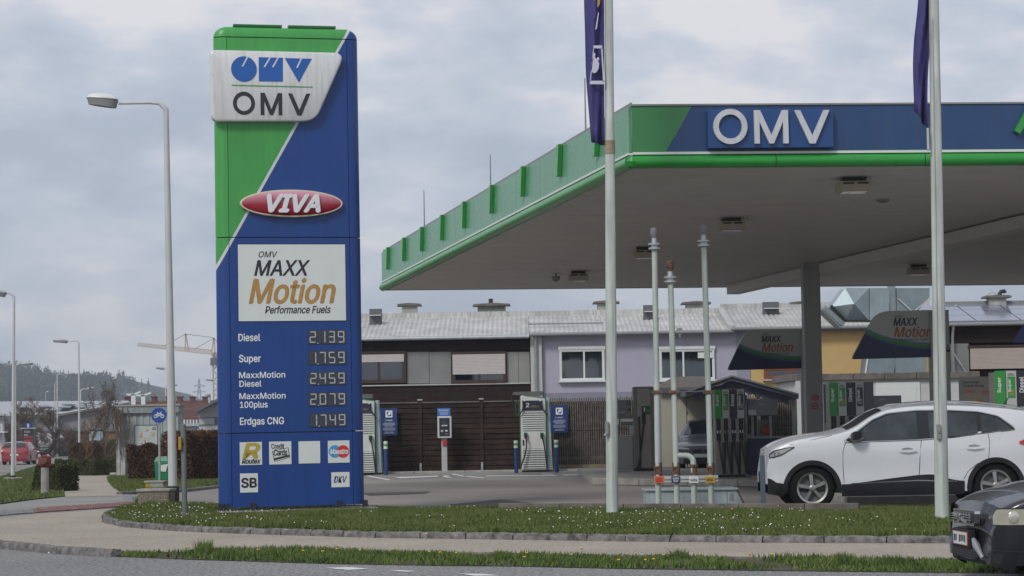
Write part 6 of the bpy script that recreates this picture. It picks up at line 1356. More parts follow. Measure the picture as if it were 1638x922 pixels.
# ================================================================== VEHICLES
def carpaint(name, col, metal=0, rough=.28):
    return mat(name, col, rough, metal=metal, var=.03, scale=1, coat=.6)
carglass = mat('car_glass', (.018, .022, .025), .06, var=0, spec=.8)
lampg = mat('headlight_glass', (.32, .33, .32), .12, var=.1, scale=20, coat=1)
lampy = mat('headlight_milky', (.36, .35, .29), .15, var=.12, scale=9, coat=1)
blk = mat('shut_line', (.03, .032, .035), .8, var=0)
redl = mat('tail_light_red', (.42, .012, .01), .2, var=.05, coat=.6)
alloy = mat('alloy_wheel', (.36, .35, .33), .32, metal=.8, var=.05)
clad = mat('dark_cladding', (.012, .013, .015), .65, var=.1, spec=.3)
def lerp(pts, x):
    if x <= pts[0][0]: return pts[0][1]
    for (a, b_), (c, d_) in zip(pts, pts[1:]):
        if a <= x <= c: return b_ + (d_ - b_) * (x - a) / max(1e-9, c - a)
    return pts[-1][1]
def smoothpts(pts, n=6):                      # Catmull-Rom through the profile
    out_ = []
    for i in range(len(pts) - 1):
        p0 = pts[max(0, i - 1)]; p1 = pts[i]; p2 = pts[i + 1]; p3 = pts[min(len(pts) - 1, i + 2)]
        for k in range(n):
            t = k / n; o = []
            for c in (0, 1): o.append(.5 * ((2 * p1[c]) + (-p0[c] + p2[c]) * t + (2 * p0[c] - 5 * p1[c] + 4 * p2[c] - p3[c]) * t * t + (-p0[c] + 3 * p1[c] - 3 * p2[c] + p3[c]) * t ** 3))
            out_.append(tuple(o))
    out_.append(pts[-1]); return out_
class Car:
    def __init__(s, name, label, loc, rz, Wd, prof, belt, sill, arches, paint, group=None, tumble=.30, nose=.14, tail=.10, cat='car', sillp=None, nosel=.9, bulge=.07):
        s.bulge = bulge
        s.sides = 1
        s.t = T(name, label, cat, loc, rz, group=group); s.W = Wd / 2; s.raw = prof; s.prof = smoothpts(prof); s.L = prof[-1][0]; s.belt = belt; s.sill = sill; s.ar = arches; s.paint = paint; s.tum = tumble; s.nose = nose; s.tail = tail; s.nosel = nosel
        s.sillp = sillp or [(0, sill), (s.L, sill)]
    def zt(s, x): return lerp(s.prof, x)
    def hw(s, x, z):
        w = s.W
        f = max(0, (s.nosel - x) / s.nosel); w *= 1 - s.nose * f ** 2.2 - .30 * max(0, (.12 - x) / .12) ** 2 * .5
        r = max(0, (x - (s.L - .8)) / .8); w *= 1 - s.tail * r ** 2.2
        bl = s.belt(x) if callable(s.belt) else s.belt
        if z > bl: w -= s.tum * (z - bl) + .15 * max(0, z - bl) ** 2
        if z < .5: w -= .10 * ((.5 - z) / .35) ** 2
        w -= .012 * math.cos((z - .55) * 9) * (z < bl)
        return w
    def side(s, x, z, sg, off=0): return (x, sg * (s.hw(x, z) + off), z)
    def bottom(s, x):
        z = lerp(s.sillp, x)
        for xc, r, zc in s.ar:
            if abs(x - xc) < r: z = max(z, zc + math.sqrt(r * r - (x - xc) ** 2))
        return z
    def body(s, cr=.05):
        xs_ = set(np.linspace(0, s.L, 70)); 
        for xc, r, zc in s.ar: xs_ |= {xc - r * math.cos(PI * i / 16) for i in range(17)} | {xc - r - .004, xc + r + .004}
        xs_ = sorted(x for x in xs_ if 0 <= x <= s.L); b = B(); rt = .05; nr = 10
        top = {}
        for sg in (-1, 1):
            rows = []
            for x in xs_:
                zb_, z1 = s.bottom(x), s.zt(x); zb_ = min(zb_, z1 - .05); row = []
                for j in range(nr + 1): z = zb_ + (z1 - rt - zb_) * j / nr; row.append(s.side(x, z, sg))
                w_ = s.hw(x, z1 - rt)
                for j in range(1, 4): a = PI / 2 * j / 3; row.append((x, sg * (w_ - rt * 1.6 * (1 - math.cos(a))), z1 - rt + rt * math.sin(a)))
                rows.append(row); top[(sg, x)] = row[-1]
            b.grid(rows, flip=(sg > 0))
        rows = []
        for x in xs_:
            a, c = top[(-1, x)], top[(1, x)]; rows.append([(x, a[1] + (c[1] - a[1]) * k / 8, a[2] + cr * (1 - (2 * k / 8 - 1) ** 2)) for k in range(9)])
        b.grid(rows)
        for x, fl in ((xs_[0], 0), (xs_[-1], 1)):
            zb_, z1 = s.bottom(x), s.zt(x); R_ = []
            for j in range(nr + 1): z = zb_ + (z1 - rt - zb_) * j / nr; w_ = s.hw(x, z); R_.append([(x - (s.bulge if not fl else -.04) * (1 - (2 * k / 8 - 1) ** 2) * math.sin(PI * min(1, (j + 1) / nr)) , -w_ + 2 * w_ * k / 8, z) for k in range(9)])
            R_.append([tuple(p) for p in (rows[0] if not fl else rows[-1])]); b.grid(R_, flip=bool(fl))
        s.b = mk('body', b, s.paint, s.t, smooth=True)
        b = B(); 
        x0_ = s.L * .02; b.box(x0_ + .1, s.L - .15, -s.W * .86, s.W * .86, s.sill + .02, s.sill + .06); 
        for xc, r, zc in s.ar:
            for sg in (-1, 1):
                R_ = []
                for yy in (s.hw(xc, .6) - .02, s.hw(xc, .6) - .32): R_.append([(xc - r * math.cos(PI * i / 14), sg * yy, zc + r * math.sin(PI * i / 14)) for i in range(15)])
                b.grid(R_); y_ = sg * (s.hw(xc, .6) - .32); b.add([(xc - r * math.cos(PI * i / 14), y_, zc + r * math.sin(PI * i / 14)) for i in range(15)] + [(xc, y_, zc - .2)], [tuple(range(16))]); 
        mk('underbody', b, black, s.t)
        return s.b
    def strip(s, name, lo, hi, m, off=.006, nx=24, nz=5, sides=(-1, 1), parent=None, xr=None):
        if len(sides) > 1:
            for q_ in sides: o = s.strip(name, lo, hi, m, off, nx, nz, (q_,), parent, xr)
            return o
        lo, hi = sorted(lo), sorted(hi); x0, x1 = xr or (max(lo[0][0], hi[0][0]), min(lo[-1][0], hi[-1][0])); out_ = []
        b = B()
        for sg in sides:
            R_ = []
            for i in range(nx + 1):
                x = x0 + (x1 - x0) * i / nx; a, c = lerp(lo, x), lerp(hi, x); R_.append([s.side(x, a + (c - a) * j / nz, sg, off) for j in range(nz + 1)])
            b.grid(R_, flip=(sg > 0))
        o = mk(name, b, m, parent or s.t, smooth=True); return o
    def arc(s, name, xc, zc, r0, r1, m, off=.012, a0=-8, a1=188, sides=(-1, 1)):
        if len(sides) > 1:
            for q_ in sides: o = s.arc(name, xc, zc, r0, r1, m, off, a0, a1, (q_,))
            return o
        b = B()
        for sg in sides:
            R_ = []
            for i in range(29):
                a = R(a0 + (a1 - a0) * i / 28); row = []
                for j, (r, o_) in enumerate(((r0, -.05), (r0, off), (r1 - .012, off), (r1, -.004))): x, z = xc - r * math.cos(a), zc + r * math.sin(a); row.append(s.side(x, max(.2, z), sg, o_))
                R_.append(row)
            b.grid(R_, flip=(sg < 0))
        return mk(name, b, m, s.t, smooth=True)
    def topglass(s, name, x0, x1, f=.90, m=None, cr=.05):
        b = B(); R_ = []
        for i in range(13):
            x = x0 + (x1 - x0) * i / 12; z = s.zt(x); w_ = (s.hw(x, z - .05) - .08) * f; dz = (s.zt(x + .01) - s.zt(x - .01)) / .02; n_ = Vector((-dz, 0, 1)).normalized() * .008
            R_.append([(x + n_.x, -w_ + 2 * w_ * k / 8, z + n_.z + cr * (1 - ((2 * k / 8 - 1) * f) ** 2)) for k in range(9)])
        b.grid(R_); return mk(name, b, m or carglass, s.t, smooth=True)
    def wheel(s, xc, r, sg, rim, m=alloy, spokes=5, zc=None, wd=.21, bolt=True, fancy=True):
        y = sg * (s.hw(xc, .6) - .03); zc = zc or r; w_ = T('wheel', None, None); w_.parent = s.t; w_.location = (xc, y, zc)
        d_ = -sg * wd; b = B(); pr = [(rim, 0), (rim + .02, 0), (r - .045, 0), (r - .01, d_ * .12), (r, d_ * .25), (r, d_ * .75), (r - .03, d_)]
        if sg > 0: pass
        pr = [(rim - .01, d_ * .6)] + pr; b.lathe(pr, n=36 if fancy else 18, axis='y'); tb = mk('tyre', b, rubber, w_, smooth=True)
        b = B(); b.lathe([(rim * .98, d_ * .55), (rim * .98, d_ * .02), (rim * 1.03, -d_ * .02), (rim * .9, d_ * .03), (rim * .88, d_ * .35)], n=30, axis='y'); 
        q = B(); q.v = b.v; q.f = b.f[:-2]; q.m = b.m[:-2]; mk('rim', q, m, w_, smooth=True)
        b = B(); b.lathe([(rim * .9, d_ * .42), (rim * .9, d_ * .40)], n=20, axis='y'); mk('brake_disc', b, dgrey, w_)
        b = B()
        for k in range(spokes):
            a = 2 * PI * k / spokes + PI / 2 + .1; ca, sa = math.cos(a), math.sin(a); pa, pb = -sa, ca; wa, wb = rim * .085, rim * .13
            pts = [(r_ * ca + q_ * pa, y_, r_ * sa + q_ * pb) for r_, q_, y_ in ((rim * .12, -wa, -d_ * .0), (rim * .12, wa, -d_ * .0), (rim * .95, wb, d_ * .04), (rim * .95, -wb, d_ * .04), (rim * .12, -wa, d_ * .2), (rim * .12, wa, d_ * .2), (rim * .95, wb, d_ * .25), (rim * .95, -wb, d_ * .25))]
            b.add(pts, [(0, 1, 2, 3), (0, 4, 5, 1), (1, 5, 6, 2), (2, 6, 7, 3), (3, 7, 4, 0)])
        b.lathe([(rim * .22, d_ * .2), (rim * .22, -d_ * .02), (rim * .12, -d_ * .06)], n=16, axis='y')
        sp = mk('spokes', b, m, w_)
        return w_
def plate_(par, x, y0, y1, z0, z1, txt, face=-1, name='number_plate'):
    b = B(); b.box(x - .008, x + .008, y0, y1, z0, z1); p = mk(name, b, plain_white, par)
    return p
# ---- white crossover: side view measured in the picture
U = .00291
def sv(x, y): return ((x - 82) * U, (649 - .016 * (x - 310) - y) * U)
SUVW = carpaint('suv_white', (.60, .62, .64))
prof = [sv(*p) for p in [(84, 440), (86, 372), (96, 342), (118, 322), (160, 300), (230, 277), (320, 261), (420, 249), (500, 229), (560, 202), (640, 152), (720, 119), (800, 104), (900, 96), (1050, 93), (1200, 98), (1350, 110), (1450, 122)]] + [(4.18, 1.49), (4.34, 1.34), (4.46, 1.13), (4.55, 1.05), (4.58, .80), (4.58, .55)]
prof[0] = (0.0, prof[0][1]); prof[1] = (.03, prof[1][1])
beltp = [sv(480, 285), sv(880, 272), sv(1060, 258), sv(1240, 236), sv(1380, 222), sv(1500, 215)]
Y0 = 34.5; nose = P(1225, 700, Y0); SW = 1.84
fx, fz = sv(312, 537); rx2, rz2 = sv(1277, 521); rz2 = fz
suvm = Car('white_crossover', 'white five door crossover car with black cladding standing at the pumps', (nose.x + .03, Y0 + SW / 2, 0), 0, SW, prof, lambda x: lerp(beltp, x), .27, [(fx, .385, .33), (rx2, .385, .33)], SUVW, tumble=.30, nose=.11, bulge=.01, sillp=[(0, .42), (.25, .34), (.6, .27), (4.0, .27), (4.3, .34), (4.58, .48)])
suvm.body(); s = suvm
def sp_(*p): return [sv(*q) for q in p]
s.strip('side_cladding', sp_((465, 572), (1110, 560)), sp_((465, 508), (500, 508), (700, 480), (860, 460), (940, 455), (1010, 475), (1075, 488), (1110, 490)), clad, off=.012)
s.strip('chrome_strip', sp_((515, 509), (865, 491), (1070, 496)), sp_((515, 502), (865, 485), (1070, 490)), chrome, off=.016)
s.strip('front_bumper_cladding', sp_((84, 560), (165, 575)), sp_((84, 478), (100, 482), (125, 500), (165, 506)), clad, off=.010)
for xc in (fx, rx2): s.arc('wheel_arch_cladding', xc, .33, .375, .45, clad)
ins = .0
fw_lo = sp_((560, 283), (700, 279), (872, 273)); fw_hi = sp_((560, 248), (600, 208), (660, 172), (740, 143), (800, 133), (872, 130))
s.strip('window_surround', sp_((495, 290), (880, 278), (1060, 264), (1240, 241), (1380, 226)), sp_((495, 275), (560, 222), (620, 176), (720, 136), (880, 121), (1050, 120), (1200, 128), (1300, 151), (1380, 214)), mat('window_black', (.01, .011, .012), .25, var=0), off=.004, nx=50)
s.strip('chrome_trim', sp_((482, 283), (560, 228), (640, 170), (720, 137), (880, 121), (1050, 120), (1200, 128), (1300, 151), (1375, 208)), sp_((482, 277), (560, 220), (640, 163), (720, 131), (880, 116), (1050, 115), (1200, 123), (1300, 146), (1375, 202)), chrome, off=.010, nx=50, nz=1)
s.strip('chrome_trim', sp_((482, 289), (880, 276), (1060, 262), (1240, 239), (1376, 224)), sp_((482, 284), (880, 272), (1060, 258), (1240, 235), (1376, 219)), chrome, off=.010, nx=40, nz=1)
sg_ = mat('suv_glass', (.026, .034, .036), .05, var=.75, scale=2.6, spec=.7)
s.strip('front_window', fw_lo, fw_hi, sg_, off=.012, nx=26)
s.strip('rear_window', sp_((932, 266), (1060, 256), (1185, 241)), sp_((932, 131), (1050, 131), (1170, 138), (1185, 146)), sg_, off=.012)
s.strip('quarter_window', sp_((1205, 236), (1362, 220)), sp_((1205, 146), (1250, 148), (1300, 165), (1362, 214)), sg_, off=.012)
s.topglass('windscreen', sv(505, 0)[0], sv(700, 0)[0]); s.topglass('rear_windscreen', 4.12, 4.42, .85)
# no seats behind the glass; its colour only varies at random
for (x0_, x1_) in (((840), (862)),): pass
s.strip('headlight', sp_((92, 374), (150, 360), (222, 318)), sp_((92, 352), (110, 332), (170, 318), (222, 311)), mat('lamp_dark', (.03, .032, .035), .15, coat=1), off=.006); s.strip('headlight_lens', sp_((96, 368), (150, 354), (205, 320)), sp_((96, 356), (120, 338), (170, 323), (205, 317)), lampg, off=.012)
for cx_ in (118, 138): x_, z_ = sv(cx_, 350 - (cx_ - 118) * .2); b = B(); b.lathe([(.022, -.004), (.016, 0.0)], (x_, -(s.hw(x_, z_) + .016), z_), 10, axis='y'); mk('projector', b, chrome, s.t)
s.strip('tail_light', sp_((1402, 296), (1460, 312), (1530, 312)), sp_((1402, 284), (1430, 272), (1530, 262)), redl, off=.012)
def seam(pts, w=.0045, par=None):
    for sg in (-1, 1): b = B(); b.tube([s.side(*sv(*p), sg, .001) for p in pts], w, 4); mk('shut_line', b, blk, s.t)
seam([(478, 500), (474, 430), (474, 340), (486, 300), (497, 285)]); seam([(872, 560), (872, 470), (878, 380), (885, 300), (890, 272)]); seam([(1238, 382), (1243, 330), (1246, 280), (1240, 240)]); seam([(1246, 384), (1180, 400), (1130, 440), (1108, 480)])
seam([(200, 300), (330, 272), (420, 252)], .003)
for x0_, x1_, y_ in ((768, 860, 334), (1118, 1212, 318)):
    s.strip('door_handle', sp_((x0_, y_ + 2), ((x0_ + x1_) / 2, y_ + 8), (x1_, y_)), sp_((x0_, y_ - 4), ((x0_ + x1_) / 2, y_ - 6), (x1_, y_ - 9)), SUVW, off=.035, nx=8, nz=2); s.strip('handle_recess', sp_((x0_ + 18, y_ - 4), (x1_ - 18, y_ - 6)), sp_((x0_ + 18, y_ - 14), ((x0_ + x1_) / 2, y_ - 19), (x1_ - 18, y_ - 13)), mgrey, off=.003, nx=8, nz=2)
for sg in (-1, 1):
    x_, z_ = sv(545, 262); y_ = s.hw(x_, z_); b = B(); b.lathe([(.03, -.02), (.08, .0), (.10, .05), (.10, .15), (.06, .20)], (0, 0, 0), 16, axis='y'); b.v = [(x_ - .02 + (v[0] * 1.35 if v[0] > 0 else v[0] * .9) , sg * (y_ + .02 + v[1]), z_ + .01 + v[2] * .82 + .15 * v[0]) for v in b.v]; mk('wing_mirror', b, mat('mirror_black', (.012, .012, .014), .15, coat=.5), s.t, smooth=True)
for sg in (-1, 1): b = B(); b.tube([(lx, sg * (s.hw(lx, s.zt(lx)) - .07), s.zt(lx) + .03 + k) for lx, k in ((1.95, -.02), (2.1, .02), (2.6, .035), (3.2, .035), (3.8, .02), (4.0, -.02))], .014, 6); mk('roof_rail', b, chrome, s.t, smooth=True)
x_, z_ = sv(1375, 110); b = B(); b.tube([(x_, -.2, z_ + .02), (x_ + .09, -.2, z_ + .17)], [.02, .006], 6); mk('aerial', b, black, s.t, smooth=True)
for xc in (fx, rx2):
    for sg in (-1, 1): s.wheel(xc, .357, sg, .232, zc=.35)
b = B(); b.box(-.02, .05, -.35, .35, .42, .60); mk('grille', b, clad, s.t, bev=.02); b = B(); b.prism([(-.015, .78), (.0, .72), (.03, .78), (.0, .84)], -.05, .05); mk('bonnet_badge', b, chrome, s.t)
s.strip('wheel_side_skirt', [(3.95, .3), (4.5, .42)], [(3.95, .40), (4.5, .55)], clad, off=.008)
# no cabin interior is drawn; the glass tone is plain noise
# ---- dark estate on the road, cut by the right edge
VS = .00137
def vz(x, y): return ((x - 352) * VS, (905 - y) * VS)
VP = carpaint('estate_grey', (.014, .013, .018), metal=.2, rough=.28)
vprof = [vz(352, 560), vz(358, 440), vz(372, 412), vz(400, 392), vz(470, 355), vz(560, 322), vz(680, 292), vz(822, 262)] + [(1.05, .93), (1.35, .985), (1.75, 1.27), (2.05, 1.44), (2.4, 1.50), (3.2, 1.51), (4.1, 1.46), (4.5, 1.22), (4.72, .98), (4.74, .6)]
vprof[0] = (0, .47)
gv = P(1528, 830, 18.4)
V_ = Car('dark_estate_car', 'dark grey estate car driving on the road, only its front in view at lower right', (gv.x + .28, 18.4 + .80, 0), R(4), 1.86, vprof, lambda x: .93 + .03 * x, .24, [(.86, .37, .32), (3.61, .37, .32)], VP, tumble=.32, nose=.10, nosel=.8, bulge=.05, sillp=[(0, .20), (.2, .19), (.5, .24), (4.4, .26), (4.74, .4)])
s = V_; s.body(.045); s.t.scale = (.92, .92, .92)
vp2 = lambda *p: [(max(.010, vz(*q)[0] - .33), vz(*q)[1]) for q in p]
s.strip('headlight', vp2((560, 497), (822, 497), (850, 470)), vp2((560, 440), (600, 402), (640, 396), (850, 396)), lampy, off=.008, nx=18)
for hx in (.16, .34): b = B(); z_ = vz(0, 447)[1]; b.lathe([(.055, .0), (.05, -.004), (.02, -.006)], (hx, -(s.hw(hx, z_) + .012), z_), 16, axis='y'); mk('reflector', b, mat('reflector', (.62, .60, .52), .1, metal=.6), s.t, smooth=True)
s.strip('bonnet_seam', [(.03, .61), (.8, .86)], [(.03, .618), (.8, .868)], blk, off=.004)
s.strip('headlight_frame', vp2((548, 504), (860, 505)), vp2((548, 470), (590, 398), (640, 388), (860, 388)), black, off=.003)
s.strip('bumper', vp2((365, 760), (560, 790), (720, 820)), vp2((365, 545), (560, 520), (860, 520)), clad, off=.012); s.strip('side_bumper', [(.20, .30), (.50, .24)], [(.20, .52), (.50, .52)], clad, off=.016)
s.strip('bumper_groove', vp2((520, 668), (860, 676)), vp2((520, 660), (860, 668)), black, off=.016)
s.strip('fog_recess', vp2((560, 745), (640, 760)), vp2((560, 690), (640, 685)), black, off=.014)
s.arc('wheel_arch_cladding', .86, .32, .36, .43, clad); s.arc('wheel_arch_cladding', 3.61, .32, .36, .43, clad)
s.topglass('windscreen', 1.38, 2.1); s.strip('side_windows', [(1.75, 1.0), (4.3, 1.06)], [(1.75, 1.16), (2.2, 1.36), (3.8, 1.40), (4.3, 1.24)], carglass, off=.006)
for xc in (.86, 3.61):
    for sg in (-1, 1): s.wheel(xc, .33, sg, .215, zc=.33)
# grille, badge, plate, silver skid trim on the nose
gx = -.045
zg0, zg1 = vz(360, 532)[1], vz(360, 412)[1]
b = B(); b.prism([(y, z) for y, z in roundpoly([(-.35, zg0 + .02), (.35, zg0 + .02), (.38, zg1 - .01), (-.38, zg1 - .01)], .04)], 0, .05); b.v = [(gx - .03 + v[1] + .05 * abs(v[0]) , v[0], v[2]) for v in b.v]; gr = mk('grille', b, chrome, s.t)
b = B(); b.prism([(y, z) for y, z in roundpoly([(-.325, zg0 + .045), (.325, zg0 + .045), (.35, zg1 - .03), (-.35, zg1 - .03)], .03)], 0, .05); b.v = [(gx - .036 + v[1] + .05 * abs(v[0]), v[0], v[2]) for v in b.v]; mk('grille_recess', b, mat('grille_dark', (.03, .032, .038), .5), gr)
b = B()
for i in range(3): z = zg0 + .06 + (zg1 - zg0 - .10) * (i + .5) / 3; b.box(gx - .046, gx - .035, -.32, .32, z - .004, z + .004)
for i in range(7): y = -.24 + .08 * i; b.box(gx - .044 + .05 * abs(y), gx - .034 + .05 * abs(y), y - .004, y + .004, zg0 + .04, zg1 - .03)
b.obox((gx - .05, -.22, zg0 + .05), (gx - .05, .22, zg1 - .05), .03, .01); mk('grille_bars', b, mgrey, gr)
b = B(); b.lathe([(.04, 0), (.045, -.012), (.03, -.014)], (0, 0, 0), 16, axis='y'); b.v = [(gx - .052 + v[1], v[0], (zg0 + zg1) / 2 + v[2]) for v in b.v]; mk('round_badge', b, chrome, gr)
zp0, zp1 = vz(330, 655)[1], vz(330, 560)[1]
b = B(); b.box(-.105, -.095, -.26, .26, zp0 + .005, zp1); pl_ = mk('number_plate', b, mat('plate_border', (.35, .06, .06), .5), s.t)
b = B(); b.box(-.108, -.1052, -.255, .255, zp0 + .012, zp1 - .007); mk('plate_face', b, plain_white, pl_)
b = B(); b.box(-.1105, -.1085, .20, .25, zp0 + .012, zp1 - .007); mk('blue_band', b, bluep, pl_)
for k_ in range(7):
    if k_ != 2: b = B(); y_ = .17 - .058 * k_; b.box(-.1105, -.1085, y_ - .036, y_, zp0 + .035 + .006 * (k_ % 3), zp1 - .03); mk('plate_character', b, ink, pl_)
b = B(); b.box(-.095, -.03, -.28, .28, zp0 - .02, zp1 + .02); mk('plate_holder', b, clad, s.t, bev=.01)
b = B(); b.box(-.072, .05, -.40, .40, .23, .35); mk('lower_intake', b, black, s.t, bev=.02)
for sg in (-1, 1): b = B(); b.tube([(-.065, sg * .34, zp0 + .07), (-.06, sg * .40, .36), (-.035, sg * .52, .25)], [.02, .034, .02], 8); mk('silver_trim', b, mat('silver_trim', (.30, .30, .31), .35, metal=.5), s.t, smooth=True)
b = B(); b.box(-.03, .3, -.5, .5, .19, .23); mk('skid_plate', b, clad, s.t, bev=.02)
# ---- dark saloon parked behind the pipes
DP = carpaint('saloon_grey', (.16, .165, .19), metal=.3, rough=.3)
g = G(1104, 756); 
def saloon(name, label, loc, rz, paint, group=None, est=False, front=True, W=1.8):
    pr = [(0, .42), (.03, .60), (.12, .72), (.5, .83), (1.1, .92), (1.35, .97), (1.75, 1.22), (2.05, 1.37), (2.5, 1.44), (3.1, 1.42)] + ([(3.8, 1.38), (4.15, 1.20), (4.35, .95), (4.42, .7), (4.42, .45)] if est else [(3.6, 1.27), (3.95, 1.05), (4.4, 1.0), (4.55, .8), (4.58, .45)])
    L_ = pr[-1][0]; c = Car(name, label, loc, rz, W, pr, lambda x: .90 + .03 * x, .22, [(.85, .35, .31), (L_ - .9, .35, .31)], paint, group=group, tumble=.34, nose=.16); c.body(.04)
    c.strip('side_windows', [(1.55, .95), (L_ - .75, 1.02)], [(1.55, 1.02), (2.0, 1.27), (2.6, 1.35), (3.2, 1.33), (L_ - .75, 1.12 if not est else 1.22)], carglass, off=.006); c.topglass('windscreen', 1.42, 2.02); c.topglass('rear_window', L_ - 1.0 if not est else L_ - .55, L_ - .62 if not est else L_ - .15)
    c.strip('headlight', [(.05, .57), (.42, .66)], [(.05, .64), (.20, .70), (.42, .73)], lampg, off=.008, nx=6); c.strip('tail_light', [(L_ - .28, .72), (L_ - .02, .70)], [(L_ - .28, .84), (L_ - .02, .82)], redl, off=.008, nx=5)
    b = B(); b.box(-.075, -.0, -.30, -.03, .50, .63); b.box(-.075, -.0, .03, .30, .50, .63); mk('grille', b, black, c.t, bev=.03)
    b = B(); b.box(-.085, .02, -.55, .55, .24, .40); mk('lower_intake', b, black, c.t, bev=.02)
    for sg in (-1, 1):
        b = B(); b.tube([(-.055, sg * .38, .62), (.0, sg * .60, .635), (.10, sg * .76, .66)], [.035, .04, .02], 8); mk('headlight', b, lampg, c.t, smooth=True)
        b = B(); b.box(L_ - .05, L_ + .02, sg * .72 - .13, sg * .72 + .10, .72, .86); mk('tail_light', b, redl, c.t, bev=.01)
        b = B(); b.lathe([(.03, 0), (.08, .05), (.07, .14)], (0, 0, 0), 10, axis='y'); b.v = [(1.55 + v[0], sg * (c.hw(1.5, .95) + v[1]), .98 + v[2]) for v in b.v]; mk('wing_mirror', b, paint, c.t, smooth=True)
    b = B(); b.box(-.10, -.088, -.26, .26, .40, .50); mk('number_plate', b, plain_white, c.t); b = B(); b.box(L_ + .045, L_ + .055, -.26, .26, .58, .69); mk('number_plate', b, plain_white, c.t)
    for xc in (.85, L_ - .9):
        for sg in (-1, 1): c.wheel(xc, .31, sg, .21, zc=.31, fancy=False)
    return c
hd = R(72)     # heading: local -x is forward
car = saloon('dark_saloon', 'dark grey car parked nose towards the viewer behind the vent pipes', (g.x + .42, g.y + .55, 0), R(90 - 12), DP)
# ================================================================== LEFT: STREET FURNITURE
polew = mat('lamp_post_white', (.50, .51, .50), .4, var=.06, streak=.2)
def lampPost(pb, pt, head, label, r=(.075, .05), zb=0, Y=None, sleeve=False, big=False, flat=False, name='street_lamp', m=None, hl=None):
    g = G(pb[0], pb[1], zb) if Y is None else P(pb[0], pb[1], Y)
    if Y is not None: g.z = gz(g.x, Y)
    Y = g.y; top = P(pt[0], pt[1], Y) - g; hd = P(head[0], head[1], Y) - g; t = T(name, label, 'street lamp', g, group='street lamps'); m = m or polew
    f = 1 - .35 / top.z; b = B(); b.tube([(0, 0, -.1), top * f], list(r), 14); mk('post', b, m, t, smooth=True)
    sgn = -1 if hd.x < top.x else 1; d_ = (hd - top); n_ = d_.normalized(); 
    hl = hl or .95; a0 = hd + Vector((-sgn * 0, 0, 0)); h0 = hd; h1 = hd - n_ * hl
    b = B(); b.tube([top * f, top * (1 - .12 / top.z), top + n_ * .12, top + n_ * .3, h1 + Vector((0, 0, -.05))], [r[1] * 1.0, r[1] * 1.0, r[1] * .8, r[1] * .6, r[1] * .55], 10); mk('arm', b, m if not big else polew, t, smooth=True)
    if sleeve: b = B(); b.lathe([(r[0] * 1.35, -.02), (r[0] * 1.35, .36), (r[0] * 1.1, .37)], n=16); mk('black_sleeve', b, black, t, smooth=True)
    # head: shallow boat with pale lid, dark skirt and glass
    lv = []
    for s_, zz in ((.3, -.12), (.86, -.13), (.92, -.05), (1.0, .015)):
        lv.append([(h1 + (h0 - h1) * (.5 + .5 * s_ * math.cos(a)) + Vector((0, .16 * s_ * math.sin(a), zz + .02 * math.cos(a)))) for a in [2 * PI * k / 20 for k in range(20)]]); lv[-1].append(lv[-1][0])
    b = B(); b.grid(lv, flip=sgn > 0); b.f.append(tuple(range(20))); b.m.append(0); h_ = mk('lamp_head', b, mgrey, t, smooth=True)
    lv = []
    for s_, zz in ((1.02, .015), (.98, .04), (.8, .085), (.5, .11), (.05, .12)):
        lv.append([(h1 + (h0 - h1) * (.5 + .5 * s_ * math.cos(a)) + Vector((0, .165 * s_ * math.sin(a), zz))) for a in [2 * PI * k / 20 for k in range(20)]]); lv[-1].append(lv[-1][0])
    b = B(); b.grid(lv, flip=sgn > 0); mk('lid', b, plain_white if big else lgrey, h_, smooth=True)
    return t, g
lampPost((277, 809), (265.5, 166), (138, 158), 'nearest street lamp, tall white post with black sleeve beside the pylon', sleeve=True, big=True, r=(.088, .052), zb=.0, hl=.62)
t, g = lampPost((20.5, 768), (22.5, 470), (-32, 466), 'street lamp standing in the left lawn, its arm leaving the picture', r=(.075, .045)); b = B(); b.lathe([(.11, .0), (.11, .16)], n=14); mk('dark_collar', b, black, t, smooth=True); b = B(); b.lathe([(.34, -.02), (.34, .07), (.3, .09)], n=18); mk('footing', b, concrete, t, smooth=True)
lampPost((127, 735), (126, 546), (84, 545), 'street lamp rising behind the bare trees', r=(.07, .05), Y=135)
lampPost((92, 715), (91.5, 599), (121, 598), 'thin lamp post beside the hillside with its arm to the right', r=(.06, .05), Y=185)
lampPost((88.2, 715), (87.5, 612), (90, 612), 'short bare lamp post left of the thin lamp post', r=(.05, .04), Y=190, hl=.05)
lampPost((73.5, 700), (73, 628), (79, 626.5), 'tiny distant lamp in front of the hill', r=(.05, .04), Y=300, hl=.5)
lampPost((24.5, 720), (24.5, 583.5), (54, 581.5), 'street lamp hidden behind the lawn lamp, grey head to the right', r=(.06, .05), Y=140, hl=.9)
lampPost((129, 720), (129, 623), (151, 620.5), 'distant lamp hidden behind a post, arm over the bare trees', r=(.06, .05), Y=220, hl=.8)
lampPost((271, 700), (271, 590), (249, 588.5), 'distant lamp hidden behind the nearest post, arm to the left', r=(.06, .05), Y=200, hl=.8)
lampPost((264.5, 690), (265, 618), (284, 616), 'small distant lamp by the nearest post', r=(.08, .07), Y=260, hl=.9)
lampPost((347, 690), (347, 608.5), (329, 607.5), 'distant lamp arm in front of the crane mast', r=(.06, .05), Y=240, hl=.8)
lampPost((336, 698), (335, 632), (331, 632), 'grey camera lamp post by the white gabled house', r=(.09, .08), Y=150, hl=.25, m=lgrey)
